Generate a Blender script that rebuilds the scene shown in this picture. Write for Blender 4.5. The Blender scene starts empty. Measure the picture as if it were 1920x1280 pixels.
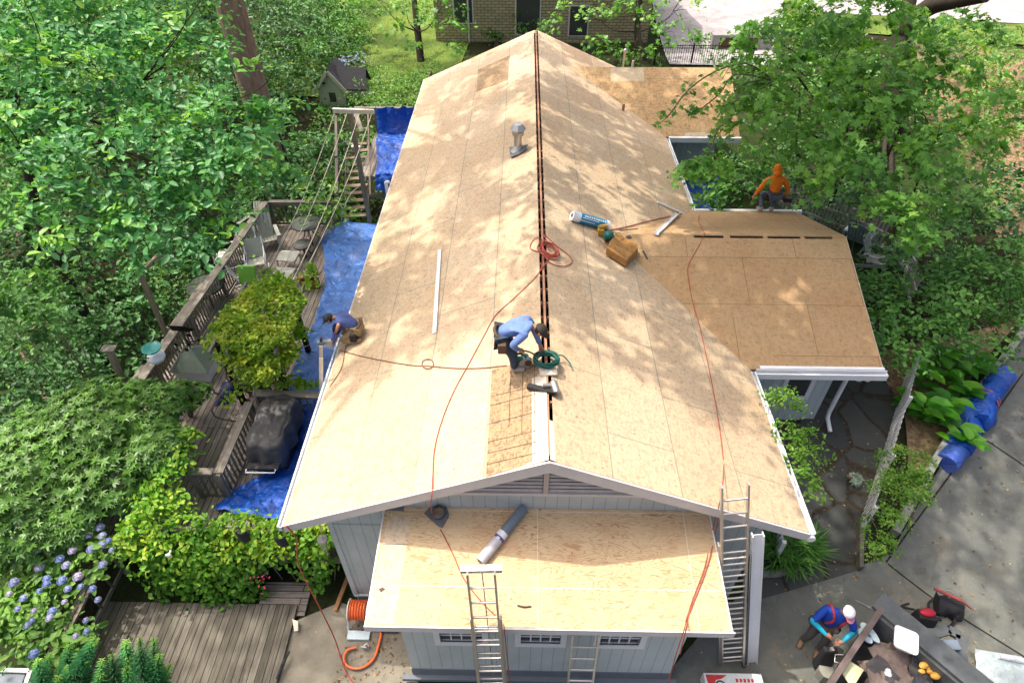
import bpy, math, random
import numpy as np
from mathutils import Vector, noise

# ------------------------------------------------------------------ camera, sky, sun, exposure
SC = bpy.context.scene
COL = SC.collection
PITCH, YAW, FPX = 0.749736, 0.0176386, 1177.32
CAM = np.array([-0.442, -5.431, 11.968])
cam_d = bpy.data.cameras.new('camera'); cam_o = bpy.data.objects.new('camera', cam_d); COL.objects.link(cam_o)
cam_o.location = CAM; cam_o.rotation_euler = (math.pi/2-PITCH, 0, YAW)
cam_d.sensor_width = 36; cam_d.lens = 36*FPX/1920; cam_d.clip_end = 2000; cam_d.clip_start = .1
SC.camera = cam_o
SUN_EL, SUN_AZ = math.radians(66), math.radians(-59)
SUNV = np.array([math.sin(SUN_AZ)*math.cos(SUN_EL), math.cos(SUN_AZ)*math.cos(SUN_EL), math.sin(SUN_EL)])
world = bpy.data.worlds.new('World'); SC.world = world; world.use_nodes = True
wn = world.node_tree; sky = wn.nodes.new('ShaderNodeTexSky'); sky.sky_type = 'NISHITA'; sky.sun_disc = False
sky.sun_elevation = SUN_EL; sky.sun_rotation = SUN_AZ % (2*math.pi); sky.air_density = .6; sky.dust_density = 8; sky.ozone_density = .5
wn.links.new(sky.outputs[0], wn.nodes['Background'].inputs[0]); wn.nodes['Background'].inputs[1].default_value = 0.15
sun_d = bpy.data.lights.new('sun', 'SUN'); sun_d.energy = 2.1; sun_d.angle = math.radians(0.53); sun_d.color = (1.0, .93, .82)
sun_o = bpy.data.objects.new('sun', sun_d); COL.objects.link(sun_o)
sun_o.rotation_euler = Vector(SUNV).to_track_quat('Z', 'Y').to_euler(); sun_o.location = (0, 0, 40)
SC.view_settings.view_transform = 'Standard'; SC.view_settings.look = 'None'; SC.view_settings.gamma = 1
SC.view_settings.exposure = 1.05
SC.cycles.max_bounces = 7; SC.cycles.diffuse_bounces = 4; SC.cycles.transparent_max_bounces = 6
SC.cycles.caustics_reflective = False; SC.cycles.caustics_refractive = False

# ------------------------------------------------------------------ maths helpers (a photo point onto a real surface)
_cp, _sp, _cy, _sy = math.cos(PITCH), math.sin(PITCH), math.cos(YAW), math.sin(YAW)
def _rz(v): return np.array([_cy*v[0]-_sy*v[1], _sy*v[0]+_cy*v[1], v[2]])
FW, UP, RT = _rz((0, _cp, -_sp)), _rz((0, _sp, _cp)), _rz((1, 0, 0))
ZE, HR, LN, HW = 2.75, 1.8406, 19.4, 4.3
K = HR/HW; KC = math.hypot(1, K)
def ray(u, v): return FW + RT*(u-960)/FPX - UP*(v-640)/FPX
def onp(u, v, n, k):
    d = ray(u, v); n = np.array(n, float); return CAM + d*((k-n@CAM)/(n@d))
def onx(u, v, k): return onp(u, v, (1, 0, 0), k)
def ony(u, v, k): return onp(u, v, (0, 1, 0), k)
def onz(u, v, k): return onp(u, v, (0, 0, 1), k)
def onl(u, v, o=0.): return onp(u, v, (-K, 0, 1), ZE+HR+o*KC)
def onr(u, v, o=0.): return onp(u, v, (K, 0, 1), ZE+HR+o*KC)
def at(u, v, d): return CAM + ray(u, v)*d
def ss(a, b, x):
    t = min(1., max(0., (x-a)/(b-a))); return t*t*(3-2*t)
def ground(x, y):
    zr = -0.6 + 1.1*ss(.2, 4.6, y) + .02*max(0, y-10) + .16*max(0, x-15)*ss(8, 14, y)
    zl = -0.9 - 1.2*ss(-10.6, -14, x)*(1-ss(16, 24, y)) - .06*max(0, -x-14) + .5*ss(14, 26, y)
    t = ss(-3.9, 2, x); t = t if y < 20 else t*.5+.25
    z = zl*(1-t)+zr*t
    if y > 24: z = z*(1-ss(24, 32, y)) + ss(24, 32, y)*(-.1+.03*(y-30))
    return z
def ong(u, v, o=0.):
    d = ray(u, v); t = 5.
    while t < 80:
        p = CAM+d*t
        if p[2] < ground(p[0], p[1])+o: break
        t += .04
    return p
# right wing planes and the addition's roof plane
RWY0, RWY1, RWR, RWZ, RWX = 3.72, 9.86, 6.87, 3.915, 7.02
RWK = (RWZ-ZE)/(RWR-RWY0); RWKB = (RWZ-ZE)/(RWY1-RWR)
def onwf(u, v, o=0.): return onp(u, v, (0, -RWK, 1), ZE-RWK*RWY0+o)
def onwb(u, v, o=0.): return onp(u, v, (0, RWKB, 1), ZE+RWKB*RWY1+o)
BWY0, BWR = 14.5, 17.1; BWZ = ZE+HR-1.237*K; BWK = (BWZ-ZE)/(BWR-BWY0)
def onbw(u, v, o=0.): return onp(u, v, (0, -BWK, 1), ZE-BWK*BWY0+o)
AY0, AY1, AZ0, AZ1, AXL, AXR = -1.41, .40, 2.30, 2.715, -2.74, 2.83
AK = (AZ1-AZ0)/(AY1-AY0)
def ona(u, v, o=0.): return onp(u, v, (0, -AK, 1), AZ0-AK*AY0+o)
rng = np.random.default_rng(7); random.seed(7)

# ------------------------------------------------------------------ materials
MATS = {}
class NT:
    def __init__(s, name):
        s.m = bpy.data.materials.new(name); s.m.use_nodes = True; s.t = s.m.node_tree; s.b = s.t.nodes['Principled BSDF']
        MATS[name] = s.m
    def n(s, typ, **kw):
        nd = s.t.nodes.new(typ)
        for k, v in kw.items():
            if k[0] == 'i' and k[1:].isdigit(): nd.inputs[int(k[1:])].default_value = v
            elif k in nd.inputs: nd.inputs[k].default_value = v
            else: setattr(nd, k, v)
        return nd
    def l(s, a, b): s.t.links.new(a, b)
    def coord(s, kind='Object', scale=(1, 1, 1), rot=(0, 0, 0)):
        c = s.n('ShaderNodeTexCoord'); mp = s.n('ShaderNodeMapping'); mp.inputs['Scale'].default_value = scale; mp.inputs['Rotation'].default_value = rot
        s.l(c.outputs[kind], mp.inputs[0]); return mp.outputs[0]
    def noise(s, vec, scale, detail=4, rough=.6, dist=0):
        n = s.n('ShaderNodeTexNoise', Scale=scale, Detail=detail, Roughness=rough, Distortion=dist); s.l(vec, n.inputs['Vector']); return n.outputs['Fac']
    def ramp(s, fac, stops):
        r = s.n('ShaderNodeValToRGB'); e = r.color_ramp.elements
        while len(e) < len(stops): e.new(.5)
        for i, (p, c) in enumerate(stops):
            e[i].position = p; e[i].color = (*c, 1) if len(c) == 3 else c
        s.l(fac, r.inputs[0]); return r.outputs[0]
    def mix(s, fac, a, b, mode='MIX'):
        m = s.n('ShaderNodeMix', data_type='RGBA', blend_type=mode)
        for sock, v in ((m.inputs[0], fac), (m.inputs[6], a), (m.inputs[7], b)):
            if hasattr(v, 'is_output'): s.l(v, sock)
            elif isinstance(v, (int, float)): sock.default_value = v
            else: sock.default_value = (*v, 1)
        return m.outputs[2]
    def math(s, op, a, b=0.):
        m = s.n('ShaderNodeMath', operation=op)
        for i, v in enumerate((a, b)):
            if hasattr(v, 'is_output'): s.l(v, m.inputs[i])
            else: m.inputs[i].default_value = v
        return m.outputs[0]
    def bump(s, h, strength=.3, dist=.02):
        b = s.n('ShaderNodeBump', Strength=strength, Distance=dist); s.l(h, b.inputs['Height']); s.l(b.outputs[0], s.b.inputs['Normal'])
    def done(s, col, rough=.6, metal=0., spec=.5):
        if hasattr(col, 'is_output'): s.l(col, s.b.inputs['Base Color'])
        else: s.b.inputs['Base Color'].default_value = (*col, 1)
        s.b.inputs['Roughness'].default_value = rough; s.b.inputs['Metallic'].default_value = metal; s.b.inputs['Specular IOR Level'].default_value = spec
        return s.m

def plain(name, c, rough=.6, metal=0., var=.18, scale=6., bump=.15, spec=.5, stretch=(1, 1, 1)):
    t = NT(name); v = t.coord(scale=stretch); f = t.noise(v, scale, 5, .65)
    col = t.ramp(f, [(.25, [x*(1-var) for x in c]), (.75, [min(1, x*(1+var)) for x in c])])
    f2 = t.noise(v, scale*7, 3); t.bump(f2, bump, .01)
    return t.done(col, rough, metal, spec)

def osb(name, c1, c2, tone=.16, seam=(.20, .23, .19), stain=(.5, .3, .16), stain_amt=.24):
    t = NT(name); uv = t.coord('UV')
    br = t.n('ShaderNodeTexBrick', offset=.5, Scale=1.0); br.inputs['Brick Width'].default_value = 2.44; br.inputs['Row Height'].default_value = 1.219
    br.inputs['Mortar Size'].default_value = .010; br.inputs['Mortar Smooth'].default_value = .2; br.inputs['Color1'].default_value = (0, 0, 0, 1); br.inputs['Color2'].default_value = (1, 1, 1, 1)
    # hand-laid: seams wander by a centimetre
    nz = t.n('ShaderNodeTexNoise', Scale=.8, Detail=2.); t.l(uv, nz.inputs['Vector'])
    va = t.n('ShaderNodeVectorMath', operation='MULTIPLY_ADD'); t.l(nz.outputs['Color'], va.inputs[0]); va.inputs[1].default_value = (.03, .03, 0); t.l(uv, va.inputs[2])
    t.l(va.outputs[0], br.inputs['Vector'])
    base = t.mix(br.outputs['Color'], c1, c2)
    # wood strands
    dn = t.n('ShaderNodeTexNoise', Scale=5., Detail=3.); t.l(uv, dn.inputs['Vector'])
    dv = t.n('ShaderNodeVectorMath', operation='MULTIPLY_ADD'); t.l(dn.outputs['Color'], dv.inputs[0]); dv.inputs[1].default_value = (.16, .16, 0); t.l(uv, dv.inputs[2])
    strands = None
    for i, sc in enumerate(((13, 34, 1), (30, 15, 1))):
        mp = t.n('ShaderNodeMapping'); mp.inputs['Scale'].default_value = sc; mp.inputs['Rotation'].default_value = (0, 0, .5+i*.3); t.l(dv.outputs[0], mp.inputs[0])
        vo = t.n('ShaderNodeTexVoronoi', Scale=1.); t.l(mp.outputs[0], vo.inputs['Vector'])
        sp = t.n('ShaderNodeSeparateColor'); t.l(vo.outputs['Color'], sp.inputs[0])
        strands = sp.outputs[0] if strands is None else t.math('MULTIPLY', t.math('ADD', strands, sp.outputs[1]), .5)
    stc = t.ramp(strands, [(.08, (1-tone*2.3,)*3), (.5, (1, 1, 1)), (.9, (1+tone, 1+tone*.9, 1+tone*.7))])
    base = t.mix(1., base, stc, 'MULTIPLY')
    lo = t.ramp(t.noise(uv, .55, 6, .62, .4), [(.42, (0, 0, 0)), (.75, (1, 1, 1))])
    base = t.mix(t.math('MULTIPLY', lo, stain_amt), base, t.mix(1., base, [min(1, s*1.55) for s in stain], 'MULTIPLY'))
    gr = t.ramp(t.noise(uv, 1.7, 6, .7, .2), [(.5, (0, 0, 0)), (.85, (1, 1, 1))])
    base = t.mix(t.math('MULTIPLY', gr, .13), base, (.30, .27, .22))
    # nail heads along the rafters
    sx = t.n('ShaderNodeSeparateXYZ'); t.l(dv.outputs[0], sx.inputs[0])
    fu = t.math('ABSOLUTE', t.math('SUBTRACT', t.math('FRACT', t.math('DIVIDE', sx.outputs[0], .406)), .5)); fv = t.math('ABSOLUTE', t.math('SUBTRACT', t.math('FRACT', t.math('DIVIDE', sx.outputs[1], .305)), .5))
    nm = t.math('MULTIPLY', t.math('LESS_THAN', fu, .032), t.math('LESS_THAN', fv, .045)); nm = t.math('MULTIPLY', nm, t.ramp(t.noise(uv, 2.3, 3), [(.42, (0,)*3), (.5, (1,)*3)]))
    base = t.mix(t.math('MULTIPLY', nm, .55), base, (.12, .09, .06))
    # dark knots and nail heads
    for sc, th, pr in ((3.1, .05, .35), (1.25, .035, .3), (6.5, .055, .8)):
        vo = t.n('ShaderNodeTexVoronoi', Scale=sc); mp = t.n('ShaderNodeMapping'); mp.inputs['Scale'].default_value = (1, .55, 1); mp.inputs['Rotation'].default_value = (0, 0, sc)
        t.l(dv.outputs[0], mp.inputs[0]); t.l(mp.outputs[0], vo.inputs['Vector'])
        sp = t.n('ShaderNodeSeparateColor'); t.l(vo.outputs['Color'], sp.inputs[0])
        m = t.math('MULTIPLY', t.math('LESS_THAN', vo.outputs['Distance'], th), t.math('GREATER_THAN', sp.outputs[0], pr))
        base = t.mix(t.math('MULTIPLY', m, .5), base, (.14, .10, .065))
    base = t.mix(t.math('MULTIPLY', br.outputs['Fac'], .8), base, seam)
    t.bump(strands, .06, .004)
    return t.done(base, .72, 0, .25)

def plywood(name, c1, c2):
    t = NT(name); uv = t.coord('UV')
    br = t.n('ShaderNodeTexBrick', offset=0., Scale=1.0); br.inputs['Brick Width'].default_value = 2.44; br.inputs['Row Height'].default_value = 1.219
    br.inputs['Mortar Size'].default_value = .006; br.inputs['Color1'].default_value = (0, 0, 0, 1); br.inputs['Color2'].default_value = (1, 1, 1, 1)
    mo = t.n('ShaderNodeMapping'); mo.inputs['Location'].default_value = (-.18, -.58, 0); t.l(uv, mo.inputs[0]); t.l(mo.outputs[0], br.inputs['Vector'])
    mp = t.n('ShaderNodeMapping'); mp.inputs['Scale'].default_value = (.55, 2.6, 1); t.l(uv, mp.inputs[0])
    sh = t.n('ShaderNodeVectorMath', operation='MULTIPLY_ADD'); t.l(br.outputs['Color'], sh.inputs[0]); sh.inputs[1].default_value = (7.3, 3.1, 0); t.l(mp.outputs[0], sh.inputs[2])
    n1 = t.noise(sh.outputs[0], 2.1, 3, .5, .6)
    w = t.math('SINE', t.math('MULTIPLY', n1, 95.))
    gr = t.ramp(w, [(.0, (0, 0, 0)), (.45, (0, 0, 0)), (.9, (1, 1, 1))])
    base = t.mix(br.outputs['Color'], c1, c2)
    amt = t.ramp(t.noise(uv, .9, 4), [(.35, (.25,)*3), (.62, (.95,)*3)])
    base = t.mix(t.math('MULTIPLY', gr, amt), base, (.40, .225, .09))
    base = t.mix(t.math('MULTIPLY', t.ramp(t.noise(mp.outputs[0], 9., 5, .8, .5), [(.56, (0,)*3), (.66, (1,)*3)]), .45), base, (.30, .20, .11))
    base = t.mix(t.math('MULTIPLY', t.ramp(t.noise(uv, 1.1, 5, .65), [(.5, (0,)*3), (.72, (1,)*3)]), .6), base, (.52, .27, .15))
    for sc, th, pr in ((2.6, .05, .4), (6.5, .06, .5)):
        vo = t.n('ShaderNodeTexVoronoi', Scale=sc); t.l(uv, vo.inputs['Vector']); sp = t.n('ShaderNodeSeparateColor'); t.l(vo.outputs['Color'], sp.inputs[0])
        m = t.math('MULTIPLY', t.math('LESS_THAN', vo.outputs['Distance'], th), t.math('GREATER_THAN', sp.outputs[0], pr))
        base = t.mix(t.math('MULTIPLY', m, .6), base, (.14, .09, .05))
    base = t.mix(t.math('MULTIPLY', br.outputs['Fac'], .7), base, (.78, .70, .58))
    t.bump(w, .08, .003)
    return t.done(base, .68, 0, .25)

def planks(name, c1, c2, axis=0, w=.14, ln=3.6, dark=(.035, .03, .026), stain=.6, mort=.008):
    """boards running along the UV u axis"""
    t = NT(name); uv = t.coord('UV')
    br = t.n('ShaderNodeTexBrick', offset=.37, Scale=1.0); br.inputs['Brick Width'].default_value = ln; br.inputs['Row Height'].default_value = w
    br.inputs['Mortar Size'].default_value = mort; br.inputs['Color1'].default_value = (0, 0, 0, 1); br.inputs['Color2'].default_value = (1, 1, 1, 1); t.l(uv, br.inputs['Vector'])
    base = t.mix(br.outputs['Color'], c1, c2)
    mp = t.n('ShaderNodeMapping'); mp.inputs['Scale'].default_value = (.6, 9, 1); t.l(uv, mp.inputs[0])
    g = t.noise(mp.outputs[0], 3.2, 6, .7, .3)
    base = t.mix(1., base, t.ramp(g, [(.3, (.45,)*3), (.5, (.95,)*3), (.72, (1.25,)*3)]), 'MULTIPLY')
    s = t.ramp(t.noise(mp.outputs[0], .8, 6, .75, 1.2), [(.5, (0,)*3), (.68, (1,)*3)])
    base = t.mix(t.math('MULTIPLY', s, stain), base, dark)
    base = t.mix(t.math('MULTIPLY', t.ramp(t.noise(uv, .55, 7, .7, .6), [(.48, (0,)*3), (.66, (1,)*3)]), stain*.8), base, [x*1.6 for x in dark])
    base = t.mix(br.outputs['Fac'], base, [x*.5 for x in dark])
    t.bump(br.outputs['Fac'], -.5, .01)
    return t.done(base, .8, 0, .2)

def siding(name, c, groove=.2, axis='X', line=.35):
    t = NT(name); v = t.coord(); sp = t.n('ShaderNodeSeparateXYZ'); t.l(v, sp.inputs[0])
    m = t.math('FRACT', t.math('DIVIDE', sp.outputs[axis], groove))
    ln = t.math('LESS_THAN', m, .055)
    base = t.ramp(t.noise(v, 1.6, 6, .7), [(.3, [x*.86 for x in c]), (.7, [min(1, x*1.06) for x in c])])
    base = t.mix(t.math('MULTIPLY', t.ramp(t.noise(v, 5, 6, .75), [(.6, (0,)*3), (.8, (1,)*3)]), .35), base, [x*.6 for x in c])
    base = t.mix(t.math('MULTIPLY', ln, 1-line), base, [x*.35 for x in c])
    t.bump(ln, -.6, .01)
    return t.done(base, .55, 0, .35)

def concrete(name, c, warm, joint=None):
    t = NT(name); v = t.coord()
    base = t.ramp(t.noise(v, .7, 8, .7, .3), [(.3, [x*.62 for x in c]), (.55, c), (.75, warm)])
    base = t.mix(t.math('MULTIPLY', t.ramp(t.noise(v, 3.2, 6, .75), [(.45, (0,)*3), (.8, (1,)*3)]), .55), base, [x*.5 for x in c])
    vo = t.n('ShaderNodeTexVoronoi', Scale=4.5); t.l(v, vo.inputs['Vector']); sp = t.n('ShaderNodeSeparateColor'); t.l(vo.outputs['Color'], sp.inputs[0])
    base = t.mix(t.math('MULTIPLY', t.math('LESS_THAN', vo.outputs['Distance'], .075), t.math('GREATER_THAN', sp.outputs[0], .45)), base, (.38, .34, .22))
    vo = t.n('ShaderNodeTexVoronoi', Scale=16.); t.l(v, vo.inputs['Vector']); sp = t.n('ShaderNodeSeparateColor'); t.l(vo.outputs['Color'], sp.inputs[0])
    base = t.mix(t.math('MULTIPLY', t.math('LESS_THAN', vo.outputs['Distance'], .14), t.math('GREATER_THAN', sp.outputs[1], .75)), base, (.30, .26, .17))
    ck = t.n('ShaderNodeTexVoronoi', Scale=.55, feature='DISTANCE_TO_EDGE'); dn = t.n('ShaderNodeTexNoise', Scale=2.2, Detail=6.); t.l(v, dn.inputs['Vector'])
    cv = t.n('ShaderNodeVectorMath', operation='MULTIPLY_ADD'); t.l(dn.outputs['Color'], cv.inputs[0]); cv.inputs[1].default_value = (.5, .5, .5); t.l(v, cv.inputs[2]); t.l(cv.outputs[0], ck.inputs['Vector'])
    base = t.mix(t.math('MULTIPLY', t.math('LESS_THAN', ck.outputs['Distance'], .0022), .3), base, [x*.35 for x in c])
    st = t.ramp(t.noise(v, 1.7, 3, .5), [(.62, (0,)*3), (.72, (1,)*3)]); base = t.mix(t.math('MULTIPLY', st, .4), base, [x*.42 for x in c])
    t.bump(t.noise(v, 60, 3), .25, .006)
    return t.done(base, .85, 0, .25)

def slabs(name):
    t = NT(name); v = t.coord()
    dn = t.n('ShaderNodeTexNoise', Scale=1.4, Detail=2.); t.l(v, dn.inputs['Vector'])
    dv = t.n('ShaderNodeVectorMath', operation='MULTIPLY_ADD'); t.l(dn.outputs['Color'], dv.inputs[0]); dv.inputs[1].default_value = (.3, .3, 0); t.l(v, dv.inputs[2])
    vo = t.n('ShaderNodeTexVoronoi', Scale=1.0, feature='DISTANCE_TO_EDGE'); t.l(dv.outputs[0], vo.inputs['Vector'])
    vc = t.n('ShaderNodeTexVoronoi', Scale=1.0); t.l(dv.outputs[0], vc.inputs['Vector']); sp = t.n('ShaderNodeSeparateColor'); t.l(vc.outputs['Color'], sp.inputs[0])
    st = t.mix(sp.outputs[0], (.040, .046, .044), (.085, .088, .08))
    st = t.mix(t.math('MULTIPLY', t.noise(v, 4, 6, .7), .6), st, (.03, .032, .03))
    litter = t.ramp(t.noise(v, 16, 6, .8), [(.35, (.018, .014, .010)), (.58, (.05, .036, .02)), (.75, (.24, .17, .09))])
    j = t.ramp(vo.outputs['Distance'], [(.018, (1,)*3), (.05, (0,)*3)])
    base = t.mix(j, st, litter)
    sc = t.ramp(t.noise(v, 22, 5, .8), [(.66, (0,)*3), (.7, (1,)*3)])
    base = t.mix(t.math('MULTIPLY', sc, .5), base, (.22, .14, .06))
    t.bump(j, -.5, .02)
    return t.done(base, .7, 0, .35)

def soil(name, stops, scale=5.):
    t = NT(name); v = t.coord(); f = t.noise(v, scale, 9, .75, .2)
    base = t.ramp(f, stops)
    g = t.noise(v, .35, 4); base = t.mix(t.math('MULTIPLY', t.ramp(g, [(.45, (0,)*3), (.6, (1,)*3)]), .75), base, t.ramp(t.noise(v, 30, 4), [(.3, (.012, .025, .008)), (.7, (.05, .09, .022))]))
    t.bump(f, .6, .05); return t.done(base, .95, 0, .1)

def leafmat(name, cols, trans=.35, rough=.5):
    t = NT(name); a = t.n('ShaderNodeAttribute', attribute_name='leaf_tone')
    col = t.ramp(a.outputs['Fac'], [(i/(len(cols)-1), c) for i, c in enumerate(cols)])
    t.done(col, rough, 0, .4)
    tr = t.n('ShaderNodeBsdfTranslucent'); t.l(t.mix(1., col, (1.25, 1.25, .6), 'MULTIPLY'), tr.inputs[0])
    mx = t.n('ShaderNodeMixShader'); mx.inputs[0].default_value = trans; t.l(t.b.outputs[0], mx.inputs[1]); t.l(tr.outputs[0], mx.inputs[2])
    t.l(mx.outputs[0], t.t.nodes['Material Output'].inputs[0]); return t.m

def tarpmat(name, c, rough=.42):
    t = NT(name); v = t.coord()
    f = t.noise(v, 5, 8, .7, 1.2)
    base = t.ramp(t.noise(v, 1.3, 5, .65, .6), [(.3, [x*.7 for x in c]), (.6, c), (.85, [x*1.25+.01 for x in c])])
    dust = t.ramp(t.noise(v, .9, 5, .7), [(.52, (0,)*3), (.7, (1,)*3)])
    base = t.mix(t.math('MULTIPLY', dust, .35), base, (.26, .23, .24))
    vo = t.n('ShaderNodeTexVoronoi', Scale=2.6, feature='DISTANCE_TO_EDGE'); dn = t.n('ShaderNodeTexNoise', Scale=2.5, Detail=3.); t.l(v, dn.inputs['Vector'])
    dv = t.n('ShaderNodeVectorMath', operation='MULTIPLY_ADD'); t.l(dn.outputs['Color'], dv.inputs[0]); dv.inputs[1].default_value = (.5, .5, .5); t.l(v, dv.inputs[2]); t.l(dv.outputs[0], vo.inputs['Vector'])
    h = t.math('ADD', t.math('MULTIPLY', t.math('MINIMUM', vo.outputs['Distance'], .22), 3.2), f)
    t.bump(h, .6, .05); return t.done(base, rough, 0, .5)

def brickwall(name):
    t = NT(name); uv = t.coord('UV')
    br = t.n('ShaderNodeTexBrick', Scale=1.0); br.inputs['Brick Width'].default_value = .40; br.inputs['Row Height'].default_value = .15; br.inputs['Mortar Size'].default_value = .016
    br.inputs['Color1'].default_value = (.56, .45, .28, 1); br.inputs['Color2'].default_value = (.44, .34, .20, 1); br.inputs['Mortar'].default_value = (.10, .085, .06, 1)
    t.l(uv, br.inputs['Vector'])
    base = t.mix(t.math('MULTIPLY', t.noise(uv, .8, 5), .4), br.outputs['Color'], (.16, .15, .09))
    t.bump(br.outputs['Fac'], -.4, .02); return t.done(base, .85, 0, .2)

osb('sheathing', (.55, .415, .27), (.62, .48, .325), .11); osb('wing_sheathing', (.455, .295, .15), (.50, .335, .18), .09, (.24, .15, .07), (.5, .28, .12), .4)
osb('back_wing_sheathing', (.52, .34, .17), (.56, .37, .19), .16, (.3, .2, .1), (.5, .3, .16), .3); osb('old_sheathing', (.36, .25, .14), (.40, .28, .16), .2)
osb('fresh_sheathing', (.62, .50, .34), (.65, .52, .36), .1)
plywood('plywood', (.62, .46, .27), (.66, .49, .28)); plain('pale_board', (.70, .60, .47), .6, 0, .08, 3)
planks('deck_boards', (.40, .345, .295), (.29, .245, .21), stain=.5); planks('lower_boards', (.20, .182, .148), (.13, .118, .092), w=.145, stain=.75, dark=(.04, .038, .028))
planks('grey_lumber', (.30, .265, .22), (.22, .19, .155), w=.6, mort=0., stain=.35); planks('stair_lumber', (.34, .27, .19), (.26, .20, .14), w=.6, mort=0., stain=.3)
siding('siding_front', (.55, .60, .58), .2, 'X'); siding('siding_side', (.55, .60, .58), .2, 'Y')
plain('trim', (.66, .62, .60), .5, 0, .08, 3); plain('white_trim', (.80, .80, .80), .4, 0, .06, 3); plain('gable_trim', (.52, .46, .43), .55, 0, .08, 2)
plain('foundation', (.15, .17, .19), .8, 0, .15, 3); plain('dark_gap', (.02, .013, .01), .9); plain('rafter', (.42, .22, .13), .75, 0, .2, 8)
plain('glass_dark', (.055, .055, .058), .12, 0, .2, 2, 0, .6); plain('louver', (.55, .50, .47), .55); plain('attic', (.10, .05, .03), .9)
concrete('driveway', (.165, .172, .152), (.25, .225, .16)); concrete('patio_concrete', (.24, .22, .17), (.31, .275, .205)); concrete('pale_concrete', (.40, .37, .37), (.46, .42, .41))
slabs('flagstone'); soil('forest_floor', [(.3, (.010, .010, .006)), (.5, (.028, .024, .012)), (.62, (.022, .036, .012)), (.8, (.06, .05, .025))])
soil('leaf_litter', [(.3, (.06, .035, .02)), (.5, (.22, .14, .085)), (.7, (.42, .30, .20))], 8); soil('lawn', [(.3, (.09, .14, .03)), (.5, (.14, .205, .04)), (.75, (.21, .28, .065))], 10)
tarpmat('blue_tarp', (.008, .10, .52)); tarpmat('dusty_tarp', (.05, .17, .52), .45); tarpmat('violet_tarp', (.055, .13, .52)); tarpmat('navy_bag', (.025, .04, .16), .5)
plain('galvanised', (.48, .47, .45), .35, .75, .12, 8); plain('aluminium', (.62, .58, .53), .38, .8, .12, 5); plain('dull_metal', (.32, .30, .28), .5, .6, .2, 6)
plain('white_metal', (.82, .83, .84), .3, 0, .05, 4); plain('black_plastic', (.02, .02, .022), .45); plain('black_fabric', (.02, .021, .024), .85, 0, .3, 10, .4)
plain('grill_cover', (.06, .057, .056), .5, 0, .35, 4, .5); plain('red_hose', (.40, .075, .045), .5); plain('orange_hose', (.72, .13, .03), .4); plain('green_hose', (.01, .13, .095), .35)
plain('dark_hose', (.25, .10, .06), .5); plain('rope', (.55, .50, .40), .8); plain('foam', (.37, .19, .055), .9, 0, .35, 14, .8); plain('roll_blue', (.02, .25, .42), .35, 0, .08); plain('roll_white', (.80, .82, .84), .4)
plain('membrane', (.16, .20, .25), .4, 0, .1); plain('membrane_film', (.52, .50, .52), .3, 0, .06); plain('label_purple', (.10, .07, .32), .4); plain('lead_grey', (.16, .16, .165), .6, .3, .25, 8)
plain('shingle_black', (.035, .035, .04), .9, 0, .3, 14, .6); plain('cream', (.58, .56, .42), .6); plain('copper_green', (.17, .21, .165), .6, .2, .2, 8); plain('lime', (.17, .42, .04), .5)
plain('chair_sling', (.46, .46, .40), .6, 0, .1); plain('mesh_dark', (.09, .10, .085), .6, 0, .2); plain('glass_table', (.085, .10, .075), .12, 0, .15, 2, 0, .6); plain('brown_board', (.33, .16, .05), .7)
plain('picket', (.74, .72, .68), .7, 0, .25, 4); plain('picket_shade', (.40, .39, .35), .8, 0, .25, 4); plain('adirondack_blue', (.24, .31, .35), .6); plain('adirondack_grey', (.36, .36, .34), .6)  # picket_shade: picket darkened to grey, shade put into the colour
plain('timber', (.13, .115, .085), .9, 0, .3, 5); plain('stone_grey', (.26, .26, .22), .9, 0, .3, 5); plain('bark_pine', (.27, .19, .145), .95, 0, .45, 9, 1., .2, (1, 1, .25)); plain('bark_dark', (.045, .036, .028), .95, 0, .4, 8, .8, .2, (1, 1, .3))
plain('twig', (.16, .13, .09), .9); plain('steel_dark', (.10, .11, .112), .5, .2, .4, 3, .2); plain('rust_rail', (.14, .105, .095), .6, .3, .35, 7); plain('shingle_old', (.22, .17, .145), .95, 0, .3, 10, .6)
plain('shingle_dark', (.075, .07, .072), .95, 0, .3, 10, .6); plain('cardboard', (.50, .36, .17), .8, 0, .12); plain('osb_scrap', (.55, .38, .20), .8); plain('sheet_yellow', (.62, .60, .34), .7, 0, .12); plain('yellow_bag', (.65, .36, .06), .5)
plain('clear_plastic', (.48, .56, .56), .2, 0, .15); plain('red_bag', (.42, .01, .035), .6); plain('pry_red', (.32, .06, .05), .5); plain('box_white', (.66, .68, .66), .5); plain('box_red', (.55, .03, .03), .5); plain('black_ink', (.03, .03, .03), .6)
plain('skin', (.42, .20, .12), .5, 0, .1, 8); plain('hair', (.012, .01, .009), .6); plain('shirt_blue', (.15, .24, .52), .85, 0, .28, 9, 1.0); plain('shirt_navy', (.075, .11, .30), .85, 0, .28, 9, 1.0); plain('shirt_royal', (.005, .055, .40), .75, 0, .28, 9, 1.0)
plain('sleeve_cyan', (.01, .34, .50), .6); plain('hoodie_orange', (.95, .20, .005), .8, 0, .28, 9, 1.0); plain('jeans', (.035, .06, .10), .9, 0, .2, 8, .5); plain('jeans_grey', (.10, .12, .15), .9, 0, .2, 8, .5); plain('khaki', (.33, .24, .12), .9, 0, .15, 8, .4)
plain('trousers_grey', (.10, .09, .085), .9); plain('boot', (.28, .17, .10), .7); plain('boot_pale', (.36, .31, .26), .7); plain('leather', (.10, .055, .035), .7); plain('cap_dark', (.035, .028, .022), .8); plain('cap_black', (.015, .015, .018), .8); plain('cap_white', (.80, .80, .80), .7); plain('cap_pink', (.5, .16, .2), .7)
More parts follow.
